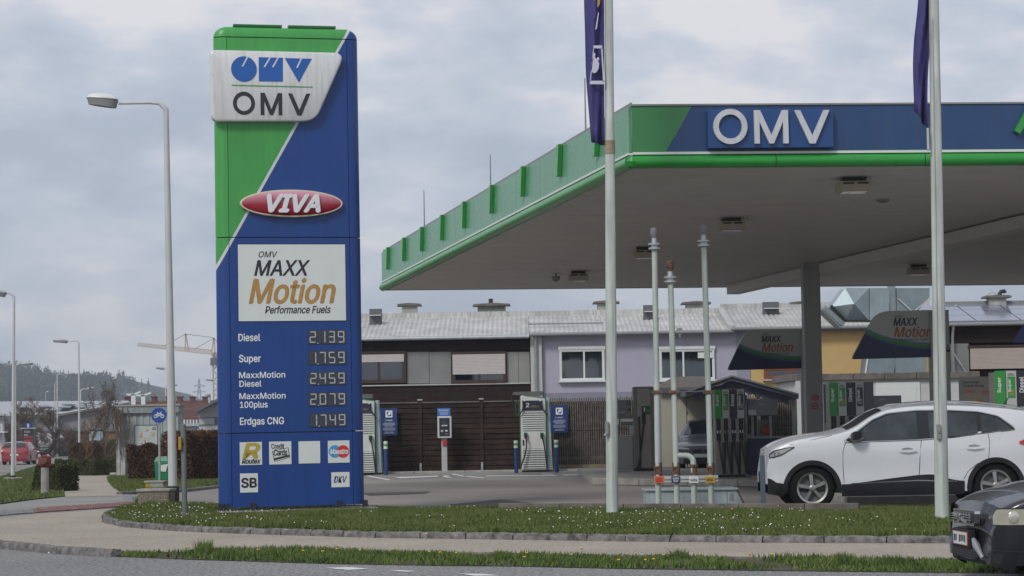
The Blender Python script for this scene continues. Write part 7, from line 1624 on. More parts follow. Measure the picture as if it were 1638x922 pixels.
def tlamp(px, yb, yt, w_, label, Y):
    g = P(px, yb, Y); top = P(px, yt, Y).z - g.z; t = T('car_park_lamp', label, 'street lamp', g, group='T shaped lamps above the grey hut'); hw_ = w_ / (F / Y)
    b = B(); b.box(-.11, .11, -.1, .1, -2.5, top); mk('post', b, plain_white, t)
    for s_, l_ in ((-1, hw_), (1, hw_)):
        b = B(); b.obox((0, 0, top - .02), (s_ * l_ * .78, 0, top + .14 * (s_ > 0)), .10, .2); mk('arm', b, plain_white, t)
        b = B(); b.obox((s_ * l_ * .75, 0, top + .12 * (s_ > 0) + .02), (s_ * l_ * 1.45, 0, top + .12 * (s_ > 0) + .05), .07, .35); mk('lamp_head', b, mgrey, t)
tlamp(213.7, 650, 631, 16, 'left of two white T shaped lamps above the grey hut', 120); tlamp(229.3, 650, 632.5, 17, 'right of two white T shaped lamps above the grey hut', 125)
# hydrant
g = G(72, 791); fr = Fr(g); zt_ = fr.p(72, 728)[1]; t = T('hydrant', 'grey hydrant post with red head standing in the left lawn', 'hydrant', g); hr = mat('hydrant_red', (.17, .018, .018), .5, var=.2)
b = B(); b.lathe([(.10, 0), (.095, zt_ * .69)], n=16); mk('post', b, concrete, t, smooth=True)
z0 = zt_ * .69; b = B(); b.lathe([(.11, z0), (.15, z0 + .04), (.165, z0 + (zt_ - z0) * .78), (.15, z0 + (zt_ - z0) * .86), (.09, z0 + (zt_ - z0) * .93), (.03, zt_)], n=16); hd = mk('head', b, hr, t, smooth=True)
zz = z0 + (zt_ - z0) * .5; b = B(); b.lathe([(.03, -.19), (.075, -.18), (.08, -.13)], (0, 0, zz), 14, axis='y'); mk('outlet_cap', b, rust, hd, smooth=True); b = B(); b.box(-.05, .05, -.175, -.14, zz + .09, zz + .13); mk('side_outlet', b, hr, hd)
b = B(); b.box(-.135, -.10, -.03, .03, zt_ * .42, zt_ * .62); mk('latch', b, black, t)
# bike sign with bin
g = G(255, 772, .04); fr = Fr(g); t = T('cycle_path_sign', 'round blue cycle path sign on a grey post', 'sign', g); q = fr.p(254.5, 664.5); r_ = 12.3 / fr.k
b = B(); b.tube([(0, .04, -.05), (q[0], .04, q[1] + .1)], .034, 10); mk('post', b, galv, t, smooth=True)
cyb = mat('cycle_sign_blue', (.012, .055, .26), .35, var=.03)
b = B(); b.prism(circ(q[0], q[1], r_, n=40), -.02, 0); dsc = mk('disc', b, cyb, t); b = B(); ringpoly(b, q[0], q[1], r_, r_ * .955, -.023, -.0205, 40); mk('border', b, mat('cycle_border', (.05, .13, .40), .4, var=0), dsc)
b = B(); w_ = .008 * r_ / .3
def bp2(x, y): return (q[0] + x * r_, -.024, q[1] + y * r_)
for cx_ in (-.43, .43): ringpoly(b, q[0] + cx_ * r_, q[1] - .12 * r_, r_ * .25, r_ * .185, -.026, -.0215, 22)
for p1, p2 in (((-.43, -.12), (-.22, .24)), ((-.22, .24), (.26, .24)), ((-.22, .24), (-.02, -.12)), ((-.02, -.12), (.26, .24)), ((-.43, -.12), (-.02, -.12)), ((.43, -.12), (.20, .38)), ((.20, .38), (.34, .40)), ((-.25, .36), (-.12, .36)), ((-.22, .24), (-.20, .36))): b.obox(bp2(*p1), bp2(*p2), .022, .004)
mk('bicycle_symbol', b, whitep, dsc)
g2 = G(260, 771, .04); fr = Fr(g2); t = T('waste_bin', 'green plastic waste bin with a white sticker on the cycle sign post', 'bin', g2); a = fr.rect(248, 730.5, 271, 769); gb = mat('bin_green', (.008, .20, .085), .4, var=.06, streak=.12)
zt_ = a[3]; b = B(); hw_ = (a[2] - a[0]) / 2; b.add([(-hw_ * .86, -.16, a[1]), (hw_ * .86, -.16, a[1]), (hw_ * .86, .16, a[1]), (-hw_ * .86, .16, a[1]), (-hw_, -.2, zt_ * .80), (hw_, -.2, zt_ * .80), (hw_, .2, zt_ * .80), (-hw_, .2, zt_ * .80)], [(0, 3, 2, 1), (4, 5, 6, 7), (0, 1, 5, 4), (1, 2, 6, 5), (2, 3, 7, 6), (3, 0, 4, 7)]); mk('body', b, gb, t, bev=.03)
b = B(); b.add([(-hw_ * 1.04, -.22, zt_ * .80), (hw_ * 1.04, -.22, zt_ * .80), (hw_ * 1.04, .22, zt_ * .80), (-hw_ * 1.04, .22, zt_ * .80), (-hw_ * .7, -.12, zt_), (hw_ * .7, -.12, zt_), (hw_ * .7, .12, zt_), (-hw_ * .7, .12, zt_)], [(0, 3, 2, 1), (4, 5, 6, 7), (0, 1, 5, 4), (1, 2, 6, 5), (2, 3, 7, 6), (3, 0, 4, 7)]); ld = mk('hood', b, mat('hood_green', (.10, .26, .17), .5), t, bev=.02)
b = B(); b.add([(-hw_ * .35, -.195, zt_ * .84), (hw_ * .95, -.195, zt_ * .84), (hw_ * .75, -.145, zt_ * .95), (-hw_ * .3, -.145, zt_ * .95)], [(0, 1, 2, 3)]); mk('slot', b, black, ld)
b = B(); b.prism([(-hw_ * .15, zt_ * .42), (hw_ * .6, zt_ * .40), (hw_ * .92, zt_ * .70), (-hw_ * .2, zt_ * .66)], -.206, -.2); mk('sticker', b, plain_white, t)
# thin grey post with yellow box
g = G(296, 832, LZ - .03); fr = Fr(g); tp = fr.p(293, 679); t = T('grey_signal_post', 'thin grey post with a yellow box in front of the lamp post', 'post', g); b = B(); b.tube([(0, 0, -.05), (tp[0], 0, tp[1])], .040, 12); mk('post', b, mat('post_grey', (.13, .15, .145), .5, var=.15, streak=.3), t, smooth=True); a = fr.rect(286.5, 699, 291.5, 720); b = B(); b.box(a[0], a[2], -.09, .05, a[1], a[3]); mk('yellow_box', b, mat('box_yellow', (.38, .20, .02), .5, var=.2, scale=12), t, bev=.008)
b = B(); a2 = fr.rect(291, 708, 296, 712); b.box(a2[0], a2[2] - .02, -.05, .02, a2[1], a2[3]); mk('bracket', b, black, t)
# stone blocks
pebm = mat('pebble_concrete', (.19, .165, .13), .95, var=.6, scale=26, bump=1.0, bscale=40)
def block(x0, y0, x1, y1, dp, label, m, extra=None):
    g = G((x0 + x1) / 2, y1, .0); fr = Fr(g); a = fr.rect(x0, y0, x1, y1); t = T('concrete_block', label, 'concrete block', g, R(-6)); b = B(); b.box(a[0], a[2], 0, dp, -.05, a[3] - .05); mk('block', b, m, t, bev=.03)
    b = B(); b.box(a[0] - .02, a[2] + .02, -.02, dp + .02, a[3] - .048, a[3]); mk('capping', b, concrete, t, bev=.01); return t, a
block(219.5, 782.5, 271, 812, .45, 'pebbled concrete block at the foot of the nearest street lamp', pebm)
t, a = block(231.5, 769.5, 262, 784, .35, 'smaller concrete block with yellow lichen behind the pebbled block', concrete)
b = B(); b.prism([(a[0] + .01, .02), (a[0] + .14, .02), (a[0] + .16, a[3] * .5), (a[0] + .11, a[3] - .07), (a[0] + .01, a[3] - .06)], -.006, -.001); mk('lichen_patch', b, mat('lichen', (.33, .22, .03), .9, var=.5, scale=20), t)
# ================================================================== VEGETATION
twig = leafmat('hedge_brown', [(.022, .013, .008), (.06, .03, .017), (.10, .052, .028), (.075, .065, .022)])
twigred = leafmat('hedge_red_brown', [(.03, .013, .008), (.085, .038, .02), (.14, .065, .035), (.11, .07, .03)])
evg = leafmat('hedge_green', [(.022, .030, .010), (.05, .058, .02), (.085, .085, .032), (.075, .05, .025)])
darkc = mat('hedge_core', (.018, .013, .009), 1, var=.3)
barkm = mat('bark', (.075, .06, .045), .9, var=.4, scale=8, bump=.5)
def hedge(name, label, pix, top_px, m, depth=1.2, n=9000, lf=.045, round_=.18, Y=None, cat='hedge'):
    # pix: (x0, x1, ybase) frontage; top in pixels
    g0, g1 = G(pix[0], pix[2]), G(pix[1], pix[3] if len(pix) > 3 else pix[2]); k = F / g0.y
    c = (g0 + g1) / 2; H = P((pix[0] + pix[1]) / 2, top_px, c.y).z - c.z; t = T(name, label, cat, c); ax = (g1 - g0); L = ax.length; ax.normalize(); ay = Vector((-ax.y, ax.x, 0))
    def shape(u_, v_, w_):    # unit cube -> rounded hedge
        return ax * (u_ * L / 2) + ay * ((v_ * .5 + .5) * depth) + Vector((0, 0, w_ * H))
    b = B(); rows = []
    for i in range(9):
        u_ = -1 + 2 * i / 8; e = .88 - .10 * (abs(u_) > .9); rows.append([shape(u_ * .95, v_, w_) for v_, w_ in ((-.85, 0), (-.85, .80 * e), (-.5, .92 * e), (.5, .92 * e), (.85, .80 * e), (.85, 0))])
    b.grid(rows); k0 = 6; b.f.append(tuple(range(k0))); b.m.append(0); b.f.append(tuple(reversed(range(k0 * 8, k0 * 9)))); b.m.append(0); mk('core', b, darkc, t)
    rs = np.random.RandomState(int(abs(c.x * 100)) % 9999)
    f_ = rs.rand(n); u_ = rs.uniform(-1, 1, n); v_ = rs.uniform(-1, 1, n); w_ = rs.rand(n)
    front = f_ < .42; topm = (f_ >= .42) & (f_ < .72); ends = f_ >= .72
    v_[front] = -1 + np.abs(rs.normal(0, .12, front.sum())); w_[topm] = 1 - np.abs(rs.normal(0, .08, topm.sum())); u_[ends] = np.sign(rs.uniform(-1, 1, ends.sum())) * (1 - np.abs(rs.normal(0, .03, ends.sum())))
    # round the edges
    cr_ = np.maximum(0, w_ - .85) / .15; v_ = v_ * (1 - round_ * cr_ ** 2); u_ = u_ * (1 - round_ * .25 * cr_ ** 2); w_ = w_ * (1 + .04 * np.sin(u_ * 9 + v_ * 3) + rs.normal(0, .015, n))
    bul = .06 * np.sin(u_ * L * 2.1 + w_ * 3) ; 
    pos = np.array([c * 0])[0] if False else None
    X = np.outer(u_ * L / 2, np.array(ax)) + np.outer((v_ * .5 + .5) * depth + bul * (v_ < -.7), np.array(ay)); X[:, 2] += w_ * H
    d1 = rs.normal(0, 1, (n, 3)); d1 /= np.linalg.norm(d1, axis=1)[:, None]; d2 = rs.normal(0, 1, (n, 3)); d2 /= np.linalg.norm(d2, axis=1)[:, None]
    s_ = lf * rs.uniform(.5, 1.4, n)[:, None]; V = np.zeros((n, 3, 3)); V[:, 0] = X - d1 * s_ * .5; V[:, 1] = X + d1 * s_ * .5; V[:, 2] = X + d2 * s_ * 1.3
    triobj('foliage', V, m, parent=t); return t
hedge('clipped_hedge', 'dark brown clipped hedge in front of the grey hut, left of the bin', (203, 283, 769), 712.5, twig, depth=.9, n=26000, lf=.05)
hedge('clipped_hedge', 'tall reddish brown hedge just left of the price pylon', (304, 372, 770, 766), 692, twigred, depth=1.0, n=26000, lf=.05)
hedge('clipped_hedge', 'small olive hedge block behind the hydrant', (54, 94, 787), 746, evg, depth=.7, n=12000, lf=.045)
hedge('clipped_hedge', 'long low olive hedge running along the cycle path', (88, 148, 761.5), 736, evg, depth=.8, n=22000, lf=.05)
hedge('clipped_hedge', 'small olive brown hedge at the right of the path bend', (166, 189, 756.5), 731.5, evg, depth=.7, n=9000, lf=.06)
hedge('clipped_hedge', 'dark red brown hedge behind the low olive hedge', (108, 148, 746), 711, twig, depth=.9, n=14000, lf=.07)
hedge('clipped_hedge', 'brown green bushy hedge behind the two bare trees', (146, 186, 744), 706, evg, depth=.9, n=13000, lf=.08, round_=.4)
hedge('clipped_hedge', 'low brown hedge seen between lamp post and pylon hedge', (283, 308, 760), 728, twig, depth=1.2, n=7000, lf=.05)
def bare(name, label, base, H, spread, levels=4, n0=5, r=.07, m=barkm, seed=1, fork=.28, buds=None, cat='tree', th=1.0, up=.55):
    rs = random.Random(seed); t = T(name, label, cat, base); tr = B(); br = B(); bd = []
    def grow(p, d_, L_, r_, lv):
        n_ = 4; pts = [p]; cur = Vector(p); dd = Vector(d_)
        for i in range(n_):
            dd = (dd + Vector((rs.gauss(0, .10), rs.gauss(0, .10), rs.gauss(.03, .05)))).normalized(); cur = cur + dd * L_ / n_; pts.append(cur.copy())
        (tr if lv == 0 else br).tube(pts, [r_ * (1 - .55 * i / n_) for i in range(n_ + 1)], 6 if lv < 2 else 3, caps=False)
        if lv >= levels - 1 and buds: bd.extend([pts[i] + Vector((rs.gauss(0, .06), rs.gauss(0, .06), rs.gauss(0, .06))) for i in range(1, 5) for _ in range(buds)])
        if lv < levels:
            k = n0 if lv == 0 else rs.randint(3, 4)
            for j in range(k):
                f = fork + (1 - fork) * (j + rs.random()) / k if lv == 0 else .25 + .75 * (j + rs.random()) / k
                i = min(n_ - 1, int(f * n_)); q = pts[i].lerp(pts[i + 1], f * n_ - i); a = rs.uniform(0, 2 * PI); s_ = spread * rs.uniform(.6, 1.1)
                nd = (dd * up + Vector((math.cos(a) * s_, math.sin(a) * s_, .35))).normalized(); grow(q, nd, L_ * rs.uniform(.42, .6) * (1.0 if lv else .8), r_ * .42 * th, lv + 1)
    grow(Vector((0, 0, 0)), Vector((0, 0, 1)), H * .9, r, 0)
    mk('trunk', tr, m, t, smooth=True); mk('branches', br, m, t)
    if bd:
        A = np.array([tuple(p) for p in bd]); n = len(A); rsn = np.random.RandomState(seed); V = A[:, None, :] + rsn.normal(0, .032, (n, 3, 3)); triobj('catkins', V, buds_m, parent=t)
    return t
buds_m = leafmat('bud_clusters', [(.06, .04, .03), (.10, .07, .05), (.15, .11, .08), (.11, .065, .045)])
g = G(145.5, 742); bare('bare_tree', 'slender bare tree, left of the pair by the cycle path', g, (742 - 612) * g.y / F * .72, .55, 4, 9, .075, seed=3, buds=1, fork=.22)
g = G(159.5, 744); bare('bare_tree', 'slender bare tree with dense crown, right of the pair by the path', g, (744 - 602) * g.y / F * .72, .42, 4, 10, .07, seed=8, buds=1, fork=.25)
# shrubs behind the cars: bare bushes
shrm = mat('shrub_twigs', (.12, .085, .065), .9, var=.3)
for i, (px, py, H, sd_, lb) in enumerate(((14, 722, 62, 11, 'bare brown shrub at the left edge behind the red car'), (60, 718, 75, 12, 'bare brown shrub left of the hut roof behind the totem sign'), (84, 716, 66, 14, 'bare brown shrub to the right of the dark totem sign'), (38, 722, 78, 13, 'tall bare shrub rising behind the lawn lamp'), (118, 716, 40, 19, 'small bare shrub in front of the white wall'))):
    Y = 172 + i * 3; g = P(px, py, Y); g.z = gz(g.x, Y) - .2; bare('bare_shrub', lb, g, H * Y / F, 1.0, 4, 16, .06, m=shrm, seed=sd_, fork=.05, cat='shrub', th=1.35, up=.35, buds=2)
g = G(135, 748); bare('bare_shrub', 'reddish twiggy shrub above the red brown hedge', g, 66 * g.y / F, .7, 3, 12, .03, m=mat('red_twigs', (.16, .075, .03), .9, var=.3), seed=23, fork=.1, cat='shrub', th=1.3)
g = G(172, 748); bare('bare_shrub', 'light twiggy shrub right of the pair of bare trees', g, 58 * g.y / F, .8, 3, 12, .03, m=shrm, seed=25, fork=.1, cat='shrub', th=1.3)
# climber on the hut corner
# right top tree twigs
g = P(1665, 520, 95); g.z = 0; bare('bare_tree', 'bare branches of a tree showing beside the chimney at the right edge', g, (672 - 452) * 95 / F, .8, 5, 10, .16, seed=31, fork=.45, buds=0)
# ================================================================== LEFT: BUILDINGS
def corrwall(x0, x1, z0, z1, y, parent, m, pitch=.22, amp=.03, holes=()):
    n = int((x1 - x0) / pitch); 
    for i in range(n):
        xa_, xb_ = x0 + (x1 - x0) * i / n, x0 + (x1 - x0) * (i + 1) / n; w_ = xb_ - xa_
        z1_ = z1; z0_ = z0
        for h in holes:
            if xa_ > h[0] and xb_ < h[2]: z0_ = h[3]
        b = B(); b.prismz([(xa_, y + amp), (xa_ + w_ * .12, y), (xa_ + w_ * .55, y), (xa_ + w_ * .67, y + amp), (xb_, y + amp), (xb_, y + amp + .02), (xa_, y + amp + .02)], z0_, z1_); mk('wall_rib', b, m, parent)
hg = G(236, 762); Yh = hg.y; hg = Vector((P(236, 700, Yh).x, Yh, gz(P(236, 700, Yh).x, Yh))); fr = Fr(hg)
hut = T('corrugated_hut', 'pale corrugated metal hut with stained white door behind the hedge', 'hut', hg); hm = mat('hut_metal', (.33, .36, .37), .55, var=.12, scale=1.5, streak=.45); a = fr.rect(189, 661, 285, 770); dz = fr.rect(217, 681.5, 252, 714)
b = B(); b.box(a[0] + .02, a[2], .06, 1.2, -.3, a[3]); mk('wall', b, hm, hut); corrwall(a[0] + .3, a[2], -.3, a[3], -.0, hut, hm)
b = B(); b.box(a[0] - .05, a[2] + .05, -.12, 1.25, a[3] + .002, fr.p(236, 650)[1]); mk('roof_edge', b, mat('hut_fascia', (.24, .27, .28), .6, var=.2, streak=.4), hut); b = B(); b.box(a[0] - .1, a[2] + .1, -.16, 1.3, fr.p(236, 650)[1] + .002, fr.p(236, 648.5)[1] + .03); mk('roof_capping', b, concrete, hut)
b = B(); b.box(dz[0] - .05, dz[2] + .05, -.05, -.001, -.2, dz[3] + .04); df = mk('door_frame', b, dgrey, hut); b = B(); b.box(dz[0], dz[2], -.065, -.051, -.2, dz[3]); dd_ = mk('door', b, mat('door_dirty_white', (.42, .45, .44), .6, var=.12, scale=5), hut)
s = fr.rect(229.5, 691.5, 240.5, 701); b = B(); b.box(s[0], s[2], -.075, -.0655, s[1], s[3]); mk('notice', b, greyprint, dd_)
ych = mat('yellow_stain', (.42, .30, .12), .8, var=.5, scale=14)
for (x0_, y0_, x1_, y1_) in ((224, 692, 229, 701), (232, 687, 239, 691), (243, 692, 249, 698), (230, 704, 234, 712), (235, 707, 240, 712)): s = fr.rect(x0_, y0_, x1_, y1_); b = B(); b.prism([(s[0], s[1]), (s[2] - .02, s[1] + .03), (s[2], s[3] - .02), ((s[0] + s[2]) / 2, s[3]), (s[0] + .02, s[3] - .05)], -.068, -.0655); mk('stain', b, ych, dd_)
b = B(); s = fr.rect(244, 684, 250.5, 685.2); b.box(s[0], s[2], -.07, -.0655, s[1], s[3]); s = fr.rect(243.5, 686.6, 250.5, 687.8); b.box(s[0], s[2], -.07, -.0655, s[1], s[3]); mk('lettering', b, ink, dd_)
for x0_, x1_, yt in ((189, 194.5, 655), (195.5, 203, 716)): s = fr.rect(x0_, yt, x1_, 762); b = B(); b.box(s[0], s[2], -.4, -.1, -.3, s[3]); mk('gate_pillar', b, mat('pillar_white', (.42, .43, .42), .85, var=.25, streak=.5), hut)
cl = T('climbing_vine', 'leafless brown vine hanging down the left corner of the hut', 'climber', hg); b = B(); rs = random.Random(5)
for i in range(28):
    px = rs.choice([186, 189, 192, 200, 206]) + rs.gauss(0, 2.0); top = rs.uniform(650, 668); pts = []; x = px; n_ = 9; ln = rs.uniform(30, 90)
    for k in range(n_): x += rs.gauss(.25, .9); q = fr.p(x, top + ln * k / n_); pts.append((q[0], -.42 - .05 * rs.random(), q[1]))
    b.tube(pts, rs.uniform(.008, .02), 4, caps=False)
mk('stems', b, shrm, cl, kind='stuff')
# long flat hall with solar roof
Y = 190; q = P(110, 690, Y); hall = T('long_hall', 'long low hall with white roof edge and solar panels beyond the hedges', 'hall', (q.x, Y, gz(q.x, Y))); fr = Fr(hall.location)
hallg = mat('hall_grey', (.20, .205, .22), .7, var=.08); hallw = mat('hall_white', (.45, .46, .47), .7, var=.05)
pts = [fr.p(60, 690), fr.p(60, 672), fr.p(93, 665), fr.p(205, 644.5), fr.p(205, 690)]; b = B(); b.prism(pts, 0, 1); mk('gable_wall', b, hallg, hall)
for k in range(7): b = B(); za, zc = fr.p(95, 688.5 - 3 * k)[1], fr.p(95, 686 - 3 * k)[1]; b.box(fr.p(97 + 9 * k, 690)[0], fr.p(204, 690)[0], -.06, -.01, za, zc); mk('cladding_panel', b, hallg, hall)
pts = [fr.p(78, 670), fr.p(78, 666.5), fr.p(98, 660.5), fr.p(206, 642.5), fr.p(206, 645.5), fr.p(98, 665.5)]; b = B(); b.prism(pts, -.5, .9); mk('roof_verge', b, mat('verge_white', (.55, .56, .57), .6, var=.05), hall)
zb_ = -.3; 
for x0_, x1_, m_ in ((60, 95, hallw), (95, 108, hallw)): b = B(); b.box(fr.p(x0_, 700)[0], fr.p(x1_, 700)[0], .2, 1, zb_, fr.p(100, 690)[1]); mk('wall', b, m_, hall)
wdm = mat('timber_cladding', (.22, .125, .055), .8, var=.4, scale=1); x_ = 108.0
b = B(); b.box(fr.p(107, 700)[0], fr.p(195, 700)[0], .35, 1, zb_, fr.p(100, 690)[1]); mk('wall', b, mat('hall_dark', (.07, .05, .035), .8), hall)
while x_ < 190:
    if not (142 < x_ < 167): b = B(); b.box(fr.p(x_, 700)[0], fr.p(x_ + 1.9, 700)[0], .22 + random.uniform(0, .05), .345, zb_, fr.p(x_, 690.5)[1]); mk('timber_board', b, wdm if x_ > 166 or x_ < 125 else mat('timber_dark', (.10, .06, .035), .8, var=.4), hall)
    x_ += 2.4
b = B(); b.box(fr.p(143, 700)[0], fr.p(166.5, 700)[0], .0, .34, fr.p(150, 706)[1], fr.p(150, 681)[1]); bl_ = mk('blue_poster', b, mat('poster_sky', (.16, .36, .48), .6, var=.5, scale=.7, var2=(.5, .6, .65)), hall)
roofz = fr.p(100, 643)[1]
b = B(); A_, Bb, Cc, Dd = P(-40, 651, 188), P(80, 667, 188), P(206, 641.5, 215), P(-40, 642, 240)
A_ = P(-60, 668, 189); Bb = P(97, 662, 189.2); Cc = P(206, 643.5, 189.4); Dd = P(206, 641, 235); Ee = P(-60, 643, 235); lo = hall.location
pts = [A_, Bb, Cc, Dd, Ee]; b.add([tuple(p - lo) for p in pts], [(0, 1, 2, 3, 4)]); mk('roof', b, mat('roof_membrane', (.36, .37, .39), .5, var=.1), hall)
pan = mat('far_solar', (.15, .165, .21), .15, var=.1, spec=.8)
for (xa_, ya_, xb_, yb_, sk) in ((96, 650, 118, 653.5, 6), (104, 645.5, 126, 648.5, 6), (125, 650.5, 150, 653.5, 7), (152, 646, 178, 648.5, 7), (75, 655, 92, 658.5, 5), (60, 648, 85, 651, 5), (30, 650, 52, 653, 5), (130, 645, 148, 647, 5)):
    ps = [P(xa_, yb_, 195 + (655 - yb_) * 1.5), P(xb_, yb_ + .6, 195 + (655 - yb_) * 1.5), P(xb_ + sk, ya_ + .4, 203 + (655 - ya_) * 1.5), P(xa_ + sk, ya_, 203 + (655 - ya_) * 1.5)]; b = B(); b.add([tuple(p - lo + Vector((0, -1.5, .12))) for p in ps] + [tuple(p - lo + Vector((0, -1.5, .04))) for p in ps], [(0, 1, 2, 3), (4, 5, 1, 0)]); mk('solar_panel', b, pan, hall)
# blue white logo letters sign
q = P(178, 709, 165); t = T('wall_lettering_sign', 'white raised illegible sign letters on a low rail behind the hedges', 'sign', (q.x, 165, gz(q.x, 165))); fr = Fr(t.location); b = B()
for i in range(8): s = fr.rect(166 + i * 2.8, 706.5 + (i % 2) * .7, 168 + i * 2.8, 711.5); b.box(s[0], s[2], -.05, .02, s[1], s[3]); b = b
mk('letter_shapes', b, plain_white, t, kind='stuff'); s = fr.rect(165, 711.6, 189, 713); b = B(); b.box(s[0], s[2], 0, .1, 0, s[3]); mk('rail', b, mgrey, t)
# brown roofed row with chimneys
Y = 230; q = P(260, 680, Y); row = T('brown_roofed_terrace', 'terrace with long brown tiled roof and red brick chimneys on the left', 'house', (q.x, Y, gz(q.x, Y))); fr = Fr(row.location); tl = mat('brown_tiles', (.115, .045, .035), .85, var=.3, scale=.8)
x0_, x1_ = fr.p(170, 680)[0], fr.p(352, 680)[0]; ze_ = fr.p(300, 674)[1]; zr_ = P(250, 642, Y + 6).z - lo.z * 0 - row.location.z
nr_ = 12
for i in range(nr_):
    y0_, y1_ = -.5 + 6.5 * i / nr_, -.5 + 6.5 * (i + 1) / nr_ + .1; z0_, z1_ = ze_ + (zr_ - ze_) * i / nr_ + .05, ze_ + (zr_ - ze_) * (i + 1) / nr_; b = B(); b.add([(x0_, y0_, z0_ - .08), (x1_, y0_, z0_ - .08), (x1_, y0_, z0_), (x0_, y0_, z0_), (x1_, y1_, z1_), (x0_, y1_, z1_)], [(0, 1, 2, 3), (3, 2, 4, 5)]); mk('tile_course', b, tl, row)
b = B(); b.box(x0_, x1_, .3, 8, 0, ze_); mk('wall', b, mat('terrace_wall', (.36, .35, .34), .85, var=.1), row); brk = mat('brick_red', (.12, .05, .04), .9, var=.3, scale=3)
for px in (179, 204, 247, 269, 288, 308, 328):
    s = fr.rect(px - 3.4, 636, px + 3.4, 646, 6); b = B(); b.box(s[0], s[2], 5.6, 6.6, s[1], s[3]); c_ = mk('chimney', b, brk, row); b = B(); b.box(s[0] - .1, s[2] + .1, 5.5, 6.7, s[3] + .001, s[3] + .1); mk('chimney_cap', b, brk, c_)
for i in range(8): px = 285 + i * 4.9; s = fr.rect(px, 671.5, px + 2.6, 677.5); b = B(); b.box(s[0], s[2], -.58, -.5, s[1], s[3]); mk('window_post', b, plain_white, row)
s = fr.rect(280, 670.5, 322, 678); b = B(); b.box(s[0], s[2], -.5, .2, s[1], s[3] + .05); mk('window_band', b, mat('terrace_dark', (.09, .04, .035), .7), row)
# shop front under the terrace
Y = 150; q = P(300, 700, Y); shop = T('white_shop_front', 'low white shop front with dark windows between lamp post and pylon', 'shop', (q.x, Y, gz(q.x, Y))); fr = Fr(shop.location); s = fr.rect(276, 677.5, 350, 740); b = B(); b.box(s[0], s[2], .1, 5, -.3, s[3]); mk('wall', b, hallw, shop)
s2 = fr.rect(276, 678, 322, 682); b = B(); b.box(s2[0], s2[2], -.4, .099, s2[1], s2[3]); mk('fascia_band', b, mat('band_blue_grey', (.34, .39, .43), .6, var=.05), shop)
for x0_, x1_ in ((281, 293.5), (295, 300), (301.5, 308.5)): s2 = fr.rect(x0_, 686, x1_, 712); b = B(); b.box(s2[0], s2[2], .04, .098, s2[1], s2[3]); w_ = mk('window', b, carglass, shop); b = B(); b.box(s2[0] - .05, s2[0], .0, .098, s2[1], s2[3]); b.box(s2[0], s2[2], .0, .03, s2[3] - .1, s2[3]); mk('frame', b, plain_white, w_)
q = P(316.5, 688.5, 145); t = T('crossing_sign', 'small square blue pedestrian crossing sign above the tall hedge', 'sign', (q.x, 145, gz(q.x, 145))); fr = Fr(t.location); s = fr.rect(312.7, 684.5, 320.3, 692); b = B(); b.box(s[0], s[2], -.03, 0, s[1], s[3]); pl_ = mk('plate', b, cyb, t); b = B(); m_ = ((s[0] + s[2]) / 2, (s[1] + s[3]) / 2); b.prism([(m_[0] - .11, s[1] + .04), (m_[0] + .11, s[1] + .04), (m_[0], s[3] - .04)], -.033, -.0305); mk('triangle_symbol', b, whitep, pl_); b = B(); b.tube([(m_[0], .03, 0), (m_[0], .03, s[3])], .03, 8); mk('post', b, galv, t)
# white gabled house
Y = 125; q = P(335, 690, Y); wh = T('white_gabled_house', 'white gabled house partly hidden by the price pylon', 'house', (q.x, Y, gz(q.x, Y))); fr = Fr(wh.location); pts = [fr.p(318, 740), fr.p(318, 659), fr.p(352, 641), fr.p(386, 655), fr.p(386, 740)]; whm = mat('house_white', (.40, .41, .42), .85, var=.05)
b = B(); b.prism(pts, 0, 8); mk('wall', b, whm, wh); b = B(); b.obox((fr.p(315, 660)[0], 3.5, fr.p(315, 659.5)[1]), (fr.p(352, 640)[0], 3.5, fr.p(352, 640)[1]), .14, 9); b.obox((fr.p(388, 655)[0], 3.5, fr.p(388, 655)[1]), (fr.p(352, 640)[0], 3.5, fr.p(352, 640)[1]), .14, 9); mk('roof', b, dgrey, wh)
s = fr.rect(318, 667.7, 352, 668.6); b = B(); b.box(s[0], s[2], -.08, -.001, s[1], s[3]); mk('balcony_rail', b, dgrey, wh); s = fr.rect(318, 679.2, 352, 680); b = B(); b.box(s[0], s[2], -.08, -.001, s[1], s[3]); mk('balcony_rail', b, dgrey, wh)
s = fr.rect(343, 667.5, 351, 679); b = B(); b.box(s[0], s[2], -.02, -.001, s[1], s[3]); mk('window', b, carglass, wh)
s = fr.rect(300, 690.2, 352, 691); b = B(); b.box(s[0], s[2], -2, -1.9, s[1], s[3]); mk('handrail', b, mgrey, wh)
# little white building at left edge
Y = 165; q = P(-5, 700, Y); t = T('edge_house', 'corner of a white house with dark roof edge at the left border', 'house', (q.x, Y, gz(q.x, Y))); fr = Fr(t.location); s = fr.rect(-60, 672, 4, 730); b = B(); b.box(s[0], s[2], 0, .6, -.3, s[3]); mk('wall', b, hallw, t); s = fr.rect(-60, 668, 8, 672); b = B(); b.box(s[0], s[2], -.3, .9, s[1], s[3]); mk('roof', b, dgrey, t); s = fr.rect(-14, 682, -1, 691); b = B(); b.box(s[0], s[2] + .05, -.03, 0, s[1], s[3]); mk('blue_board', b, MATS['logo_blue'], t); s = fr.rect(-10, 690.5, 13, 692.5); b = B(); b.box(s[0], s[2], -1.2, -.01, s[1], s[3]); mk('awning', b, plain_white, t)
